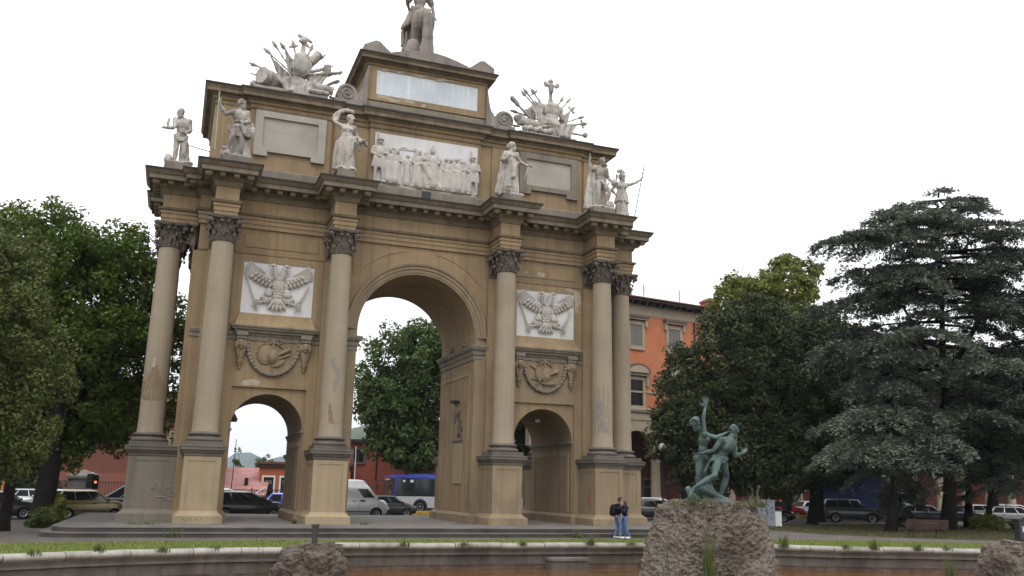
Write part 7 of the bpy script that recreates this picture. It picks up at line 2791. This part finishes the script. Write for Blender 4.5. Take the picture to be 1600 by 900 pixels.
def crown_clumps(lobes, n, cr, r, inner=.35):
    """clump centres over the surface (and some inside) of a group of ellipsoid lobes"""
    L = np.array(lobes)
    vol = L[:, 3] * L[:, 4] + L[:, 4] * L[:, 5] + L[:, 3] * L[:, 5]
    k = r.choice(len(L), n, p=vol / vol.sum())
    d = r.normal(size=(n, 3))
    d /= np.linalg.norm(d, axis=1)[:, None]
    t = np.where(r.random(n) < inner, r.uniform(.35, .8, n), r.uniform(.82, 1.06, n))
    c = L[k, :3] + d * L[k, 3:6] * t[:, None]
    return c, cr * r.uniform(.6, 1.25, n)


def limbs(b, base, h, r0, targets, seed, fork=.4):
    """trunk and limbs reaching into the crown"""
    R = random.Random(seed)
    top = Vector((base[0] + R.uniform(-.3, .3), base[1] + R.uniform(-.3, .3), base[2] + h))
    B0 = Vector(base)
    pts = [B0 + Vector((0, 0, -.2)), B0 + Vector((0, 0, .3)), lerp(B0, top, .35) + Vector((R.uniform(-.15, .15), R.uniform(-.15, .15), 0)), lerp(B0, top, .7), top]
    b.tube(pts, [r0 * 1.45, r0 * 1.08, r0 * .95, r0 * .8, r0 * .5], 12)
    for t_ in targets:
        t_ = Vector(t_)
        k = R.uniform(fork, .95)
        a = lerp(B0, top, k)
        m = lerp(a, t_, .5) + Vector((R.uniform(-.4, .4), R.uniform(-.4, .4), R.uniform(.1, .7)))
        rr = r0 * R.uniform(.28, .42)
        b.tube([a, lerp(a, m, .5) + Vector((0, 0, .1)), m, lerp(m, t_, .6), t_], [rr, rr * .85, rr * .65, rr * .4, rr * .12], 7)


def tree(name, label, base, h, r0, lobes, n, cr, per, size, lmat, bmat='bark', seed=1, group=None, cat='tree', flat=.8, inner=.35, ntw=26, shell=.45):
    r = np.random.default_rng(seed)
    t = thing(name, label, cat, base, 0, group)
    B0 = np.array(base)
    L = [(l[0] - base[0], l[1] - base[1], l[2] - base[2], *l[3:]) for l in lobes]
    c, cr_ = crown_clumps(L, n, cr, r, inner)
    v, f, ti = leaf_quads(c, cr_, per, size, r, flat, shell=shell)
    link('crown', nmesh('crown', v, f, [lmat], ti), t)
    b = MB().m(bmat)
    idx = r.choice(n, min(n, ntw), replace=False)
    limbs(b, (0, 0, 0), h, r0, [tuple(c[i]) for i in idx], seed)
    b.build('trunk', t, smooth=60)
    return t


tree('lime_tree', 'big dense lime tree with a fresh green top, left of the arch', (-16.35, 4.9, GZ), 7.5, .46,
     [(-16.2, 7.4, 9.2, 4.4, 4.4, 5.2), (-19.6, 6.2, 9.6, 3.2, 3.4, 4.8), (-14.2, 9.2, 9.4, 3.4, 3.0, 4.5), (-13.2, 10.2, 8.0, 3.4, 2.6, 3.8), (-17.8, 5.4, 12.2, 2.6, 2.6, 2.9), (-14.9, 7.4, 12.6, 2.5, 2.4, 2.6), (-19.6, 5.6, 5.2, 3.2, 3.0, 2.2), (-15.4, 7.8, 4.9, 2.6, 2.4, 1.7), (-12.9, 10.4, 4.6, 2.0, 1.8, 1.7), (-18.2, 7.6, 4.0, 3.0, 3.0, 1.9), (-17.4, 6.6, 3.3, 2.4, 1.8, 1.3), (-16.0, 8.6, 3.9, 2.2, 2.2, 1.4), (-21.5, 7.5, 11.0, 3.0, 3.2, 4.2)],
     1350, .78, 92, .115, 'leaf_lime', 'bark_dark', 11, inner=.34)
tree('yew_tree', 'grey-green bushy tree at the left edge in front of the lime', (-17.0, -.9, GZ), 6, .22,
     [(-17.9, -5.0, 6.6, 2.1, 2.0, 3.9), (-16.2, -4.6, 5.4, 1.35, 1.4, 2.3), (-17.5, -4.6, 9.6, 1.3, 1.3, 1.9), (-16.7, -4.4, 3.9, 1.5, 1.4, 1.5), (-19.4, -5.2, 7.4, 2.2, 2.0, 4.0), (-18.3, -4.4, 3.2, 2.0, 1.6, 1.4), (-17.0, -4.2, 2.6, 1.5, 1.3, .9)],
     620, .50, 110, .075, 'leaf_grey_green', 'bark_dark', 12, inner=.3)
tree('round_tree', 'round-headed green tree seen through the great opening behind the bus', (9.2, 35.8, GZ), 5, .3,
     [(9.2, 35.6, 10.6, 5.2, 4.4, 5.6), (6.8, 35.4, 8.6, 2.7, 2.6, 3.6), (11.8, 35.6, 8.4, 3.0, 2.6, 4.0), (9.0, 35.2, 5.4, 3.8, 3.0, 2.4), (10.4, 35.4, 13.6, 3.0, 2.8, 2.9)],
     560, .95, 80, .19, 'leaf_mid', 'bark_dark', 13, inner=.25)
tree('slender_tree', 'thin conifer-like tree seen through the right opening', (21.0, 38.2, GZ), 6, .2, [(21, 38.2, 6.5, 2.2, 2.0, 4.8), (20.4, 38.0, 4.0, 2.0, 1.8, 2.8)], 150, .7, 60, .17, 'leaf_mid', 'bark_dark', 14)
og = 'dense evergreen oaks right of the statue'
tree('holm_oak', 'wide dark holm oak behind the bronze group', (32.2, 10.6, GZ), 6, .36,
     [(26.4, 10.8, 9.6, 4.2, 3.6, 5.2), (27.6, 10.2, 13.0, 2.7, 2.6, 2.8), (23.0, 11.0, 8.2, 2.7, 2.4, 3.8), (21.6, 10.4, 6.4, 1.8, 1.8, 2.4), (20.4, 10.6, 5.2, 1.2, 1.2, 1.3), (22.4, 10.4, 3.6, 1.6, 1.6, 2.2), (24.6, 10.6, 4.2, 3.0, 2.6, 2.6), (28.4, 10.2, 3.9, 3.4, 2.6, 2.4), (31.6, 10.4, 4.2, 2.6, 2.4, 2.0), (29.2, 10.6, 8.4, 3.4, 3.2, 5.0)],
     1150, .72, 84, .135, 'leaf_holm', 'bark_dark', 15, og, inner=.25)
tree('holm_oak', 'dark holm oak between the statue and the cedar, on two trunks', (34.3, 12.4, GZ), 6, .36,
     [(33.2, 12.2, 9.4, 4.0, 3.4, 5.0), (32.0, 11.8, 12.8, 2.6, 2.6, 2.8), (36.4, 12.4, 8.0, 3.4, 3.0, 3.8), (33.4, 11.8, 4.6, 3.6, 3.0, 2.2), (36.6, 12.2, 4.8, 2.8, 2.4, 1.9), (36.2, 12.4, 13.0, 3.0, 2.6, 3.0), (38.6, 13.2, 11.4, 2.8, 2.4, 3.0)],
     880, .8, 80, .15, 'leaf_holm', 'bark_dark', 16, og, inner=.25)
tree('plane_tree', 'light green treetop rising behind the holm oaks', (38.0, 21.0, GZ), 12, .4,
     [(37.6, 20.6, 18.4, 3.6, 3.2, 3.0), (39.4, 20.4, 20.4, 2.3, 2.2, 1.9), (35.4, 20.4, 18.6, 2.2, 2.0, 2.2), (33.4, 20.6, 17.0, 2.4, 2.2, 2.8), (38, 20.6, 14.6, 4.2, 3.4, 3.6)], 330, .75, 64, .20, 'leaf_bright', 'bark_dark', 17, inner=.2)
dg_ = 'dark trees behind the cedars'
tree('dark_tree', 'dark tree filling the gap behind the lower cedar', (47.5, 21.6, GZ), 6, .35, [(47.5, 20.4, 8.0, 5.8, 3.8, 4.2), (43.2, 20.2, 7.6, 4.0, 3.2, 4.0), (51.5, 21.2, 8.4, 4.8, 3.4, 4.0), (46.0, 20.0, 12.4, 5.2, 3.2, 3.0), (41.0, 19.6, 11.0, 3.4, 3.0, 3.2), (41.6, 19.0, 14.0, 3.0, 2.6, 2.2), (51.5, 21.0, 12.6, 4.0, 3.2, 2.8)], 760, 1.05, 62, .24, 'leaf_holm', 'bark_dark', 18, dg_, inner=.2)
tree('dark_tree', 'dark tree at the right edge behind the tall cedar', (61.0, 20.6, GZ), 7, .4, [(61, 19.4, 9.6, 6.0, 4.0, 5.6), (57, 19.6, 13.2, 4.0, 3.2, 3.0), (55.5, 19.4, 8.8, 4.4, 3.4, 4.6), (67, 19.4, 9.6, 6, 4, 6)], 560, 1.1, 62, .25, 'leaf_holm', 'bark_dark', 19, dg_, inner=.2)


def cedar(name, label, base, H, r0, tiers, seed, lmat='needle_cedar', group=None, lean=(0, 0), dens=1.0, tuft=.2, forks=(), droop=.16):
    """cedar with flat layered boughs: tiers = [(height, bough length, count, azimuth bias or None)]"""
    r = np.random.default_rng(seed)
    R = random.Random(seed)
    t = thing(name, label, 'tree', base, 0, group)
    b = MB().m('bark_dark')
    top = Vector((lean[0], lean[1], H))
    axis = lambda z: lerp((0, 0, 0), top, z / H) + Vector((.2 * math.sin(z * .5), .15 * math.cos(z * .4), 0))
    zs_ = np.linspace(0, H * .98, 9)
    b.tube([axis(z) - Vector((0, 0, .2 if z == 0 else 0)) for z in zs_], [r0 * (1.35 if i == 0 else 1 - .94 * (z / H) ** .9) for i, z in enumerate(zs_)], 12)
    for p0, p1, rr in forks:
        p0, p1 = Vector(p0), Vector(p1)
        b.tube([p0, lerp(p0, p1, .4) + Vector((.1, 0, -.3)), p1], [rr, rr * .8, rr * .35], 8)
    V, F, T = [], [], []
    cnt = 0
    for z, Ls, n, az in tiers:
        for i in range(n):
            a = (2 * PI * (i + R.uniform(-.35, .35)) / n + z) if az is None else az[i % len(az)] + R.uniform(-.25, .25)
            L = Ls * R.uniform(.5, 1.12)
            z0 = z + R.uniform(-.6, .6)
            s0 = axis(z0)
            d = Vector((math.cos(a), math.sin(a), 0))
            sd = Vector((-d.y, d.x, 0))
            rise = R.uniform(.02, .18)
            path = lambda u: s0 + d * L * u + Vector((0, 0, L * (rise * u - (rise * .4 + droop) * u * u * 1.1))) + sd * math.sin(u * 3 + i) * .12 * L * .3
            pts = [path(u) for u in (0, .25, .5, .75, 1)]
            br = .045 + .0095 * L
            b.tube(pts, [br, br * .75, br * .5, br * .3, br * .08], 6)
            # side twigs: a flat fan widest in the middle
            nt = int(10 * L * dens)
            gaps = [(R.uniform(.2, .95), R.choice((-1, 1))) for _ in range(5)]
            for k in range(nt):
                u = R.uniform(.16, 1.0) ** .8
                w = (.34 * L + .4) * math.sin(PI * min(1, u * .92 + .08)) * R.uniform(.45, 1.05)
                sgn = R.choice((-1, 1))
                if any(abs(u - g) < .045 and sgn == h for g, h in gaps):
                    continue
                q0 = path(u)
                dir_ = (sd * sgn * .8 + d * R.uniform(.35, .9)).normalized()
                q1 = q0 + dir_ * w + Vector((0, 0, R.uniform(-.12, .10) - w * w * (.05 + droop * .5)))
                m = max(3, int(w / (tuft * .42)))
                for j in range(m):
                    s = (j + R.random()) / m
                    c = q0 + (q1 - q0) * s + Vector((R.gauss(0, .06), R.gauss(0, .06), R.gauss(0, .045)))
                    if s > .7:
                        c.z -= (s - .7) * (.5 + droop * 1.6)
                    V.append((c.x, c.y, c.z, dir_.x, dir_.y, R.random() * .3 + .7 * (.2 + .8 * abs(math.sin(i * 3 + z)))))
    A = np.array(V)
    n = len(A)
    for i in range(n):                          # uneven, clumpy boughs
        p = Vector(A[i, :3])
        A[i, 2] += .34 * mnoise.noise(p * .55) + .22 * mnoise.noise(p * 1.6 + Vector((5, 2, 1)))
    K_ = 3
    c = np.repeat(A[:, :3], K_, 0)
    d0 = np.repeat(np.concatenate([A[:, 3:5], np.zeros((n, 1))], 1), K_, 0)
    m = n * K_
    d = d0 + r.normal(size=(m, 3)) * np.array([.7, .7, .42]) + np.array([0, 0, -.06])
    d /= np.linalg.norm(d, axis=1)[:, None]
    s = np.cross(d, r.normal(size=(m, 3)) * .5 + np.array([0, 0, 1.0]))
    s /= np.linalg.norm(s, axis=1)[:, None]
    L_ = (tuft * r.uniform(.6, 1.3, m))[:, None]
    w_ = L_ * .17
    v = np.stack([c, c + d * L_ * .5 + s * w_, c + d * L_, c + d * L_ * .5 - s * w_], 1).reshape(-1, 3)
    f = np.arange(m * 4).reshape(m, 4)
    ti = np.clip(np.repeat(A[:, 5], K_) * .7 + r.random(m) * .4 - .05, 0, 1)
    link('crown', nmesh('crown', v, f, [lmat], ti), t)
    b.build('trunk', t, smooth=60)
    return t


cg = 'cedars on the right-hand lawn'
WL = PI + .1                                  # towards the left of the photo
cedar('cedar_tree', 'tallest cedar with flat layered boughs spreading against the sky', (36.5, 2.6, GZ), 21.0, .44,
      [(21.3, 3.2, 7, None), (20.5, 5.4, 7, None), (19.9, 7.0, 5, (WL, WL + .4, -.3, .2, -.8)), (18.9, 5.2, 6, None), (18.4, 10.4, 3, (WL + .04, WL - .06, WL)), (18.3, 9.4, 4, (-.1, .25, -.45, WL + .5)), (16.6, 9.0, 6, (WL, WL + .15, WL - .3, -.1, .3, -.5)), (15.4, 9.8, 5, (WL + .1, WL - .15, -.2, .2, WL + .4)), (17.6, 7.8, 5, (-.2, -.6, .4, WL + .5, WL - .5)), (17.0, 5.0, 5, None), (16.0, 6.6, 7, None), (14.9, 8.6, 7, (WL, WL - .4, -.2, .2, -.8, WL + .5)), (13.4, 9.0, 7, None), (12.2, 11.5, 4, (WL, WL - .35, WL + .35, -.3)), (10.8, 8.6, 7, None), (9.0, 8.0, 7, None), (7.4, 6.5, 6, None)],
      21, group=cg, lean=(-.9, -2.2), dens=1.25, tuft=.27, forks=(((0, 0, 9.5), (4.6, -.6, 15.2), .26), ((0, 0, 10.5), (-3.6, -1.2, 14.2), .2), ((.1, 0, 8), (5.5, .5, 11.5), .2)))
cedar('cedar_tree', 'lower cedar with blue-green drooping boughs over the bench', (29.9, .6, GZ), 10.4, .30,
      [(10.3, 2.0, 5, None), (9.2, 3.6, 6, None), (7.6, 5.9, 9, None), (5.9, 5.8, 9, None), (4.5, 4.8, 8, None)], 22, group=cg, lean=(.4, -.6), dens=1.25, tuft=.24, droop=.36)
cedar('cedar_tree', 'cedar at the right edge with hanging boughs on a slim trunk', (41.9, 4.4, GZ), 11.5, .22,
      [(11, 2, 5, None), (9.8, 3.8, 7, None), (8.4, 4.8, 8, None), (7, 5.2, 8, None), (5.6, 5.2, 8, None), (4.2, 4.2, 7, None), (3.1, 2.8, 5, None)], 23, group=cg, lean=(.6, -1.0), dens=1.35, tuft=.25, droop=.34)
cedar('cedar_tree', 'slim dark cedar between the thick cedar trunk and the right edge', (42.6, 6.6, GZ), 12.5, .30,
      [(12.2, 2, 5, None), (11, 4.0, 6, None), (9.6, 5.2, 7, None), (8, 5.6, 7, None), (6.4, 5.6, 7, None), (5.0, 5.0, 7, None), (3.8, 3.6, 6, None)], 24, group=cg, lean=(.2, 0), dens=1.1, tuft=.27, droop=.28)
cedar('cedar_tree', 'tall cedar standing past the right edge, its boughs reaching into view', (43.0, -3.2, GZ), 17.5, .44,
      [(17.2, 2.4, 5, None), (16.0, 5.0, 6, None), (14.6, 6.6, 7, None), (13, 8.0, 7, None), (11.4, 8.6, 7, None), (9.8, 8.0, 7, None), (8.0, 7.4, 7, None), (6.2, 6.5, 6, None)], 26, group=cg, lean=(.8, -.6), dens=1.1, tuft=.27, droop=.24)
cedar('cedar_tree', 'small bushy cedar sapling behind the left end of the bench', (37.5, 7.8, GZ), 3.9, .14,
      [(3.6, 1.0, 5, None), (3.0, 1.9, 6, None), (2.4, 2.0, 6, None), (1.8, 1.7, 7, None), (1.2, 1.5, 7, None), (.7, 1.2, 6, None)], 25, group=cg, dens=3.0, tuft=.2, droop=.2)


def shrub(label, loc, rx, rz_, n, seed, lmat='leaf_weed', size=.06, group=None):
    r = np.random.default_rng(seed)
    t = thing('shrub', label, 'shrub', loc, 0, group)
    c, cr_ = crown_clumps([(0, 0, rz_ * .8, rx, rx * .9, rz_)], n, .2, r, .4)
    c[:, 2] = np.abs(c[:, 2])
    v, f, ti = leaf_quads(c, cr_, 60, size, r)
    link('foliage', nmesh('foliage', v, f, [lmat], ti), t)
    b = MB().m('bark')
    for i in range(7):
        q = c[i]
        b.tube([(0, 0, 0), (q[0] * .5, q[1] * .5, q[2] * .6), tuple(q)], [.025, .018, .006], 5)
    b.build('stems', t)
    return t


sg = 'low shrubs under the trees'
shrub('variegated shrub at the foot of the left lime trunk, lower of the pair', (-15.9, 1.9, GZ), .62, .42, 60, 31, group=sg)
shrub('taller yellowish shrub between the left lime trunk and the gold car', (-15.9, 5.0, GZ), .55, .75, 70, 32, 'leaf_bright', group=sg)
shrub('yellow-green shrub right of the thick cedar trunk', (40.6, 3.4, GZ), 1.15, .55, 80, 33, 'leaf_bright', group=sg)
shrub('yellow-green shrub under the slim right-hand cedar', (43.6, 3.0, GZ), .9, .45, 60, 34, 'leaf_bright', group=sg)
mg = 'small far trees in front of the hills'
for i, (x, y, h, w, q) in enumerate(((-6.2, 62, 4.9, .9, 'beside the leaning pole'), (-3.6, 66, 5.3, .55, 'in the middle, sparse'), (-.6, 66, 4.7, 1.1, 'bushy one above the orange building'))):
    tree('far_tree', 'small tree below the hills seen through the left opening, %s' % q, (x, y, GZ), 3, .12, [(x, y, h * .72, w, w, h * .34)], 30 if i != 1 else 9, .38, 40, .13, 'leaf_mid', 'bark_dark', 50 + i, mg)

r = np.random.default_rng(77)
hg = thing('hedge', 'tall dark hedge behind the parked cars at the left edge', 'hedge', (-26.5, 27.2, GZ), .05)
c, cr_ = crown_clumps([(x, 0, 1.5, 1.3, .9, 1.7 + .35 * math.sin(x * 1.7)) for x in np.arange(-7, 8.5, 1.3)], 360, .5, r, .3)
c[:, 2] = np.abs(c[:, 2])
v, f, ti = leaf_quads(c, cr_, 46, .12, r)
link('foliage', nmesh('foliage', v, f, ['leaf_holm'], ti), hg)
b = MB().m('bark_dark')
for i, x in enumerate(np.arange(-7, 8.5, 1.3)):
    b.tube([(x, 0, 0), (x + .1, 0, 1), (x - .1, .1, 2)], [.06, .05, .02], 6)
b.build('stems', hg)

# ------------------------------------------------------------------ air between here and the hills
def haze():
    m = bpy.data.materials.new('haze')
    m.use_nodes = True
    t = m.node_tree
    t.nodes.clear()
    out = t.nodes.new('ShaderNodeOutputMaterial')
    v = t.nodes.new('ShaderNodeVolumePrincipled')
    v.inputs['Color'].default_value = (.80, .88, 1.0, 1)
    v.inputs['Density'].default_value = .00012
    t.links.new(v.outputs[0], out.inputs['Volume'])
    MAT['haze'] = m
    tag(MB().m('haze').box(-2650, -450, -2.6, 2650, 3750, 170).build('haze'), kind='stuff')


haze()
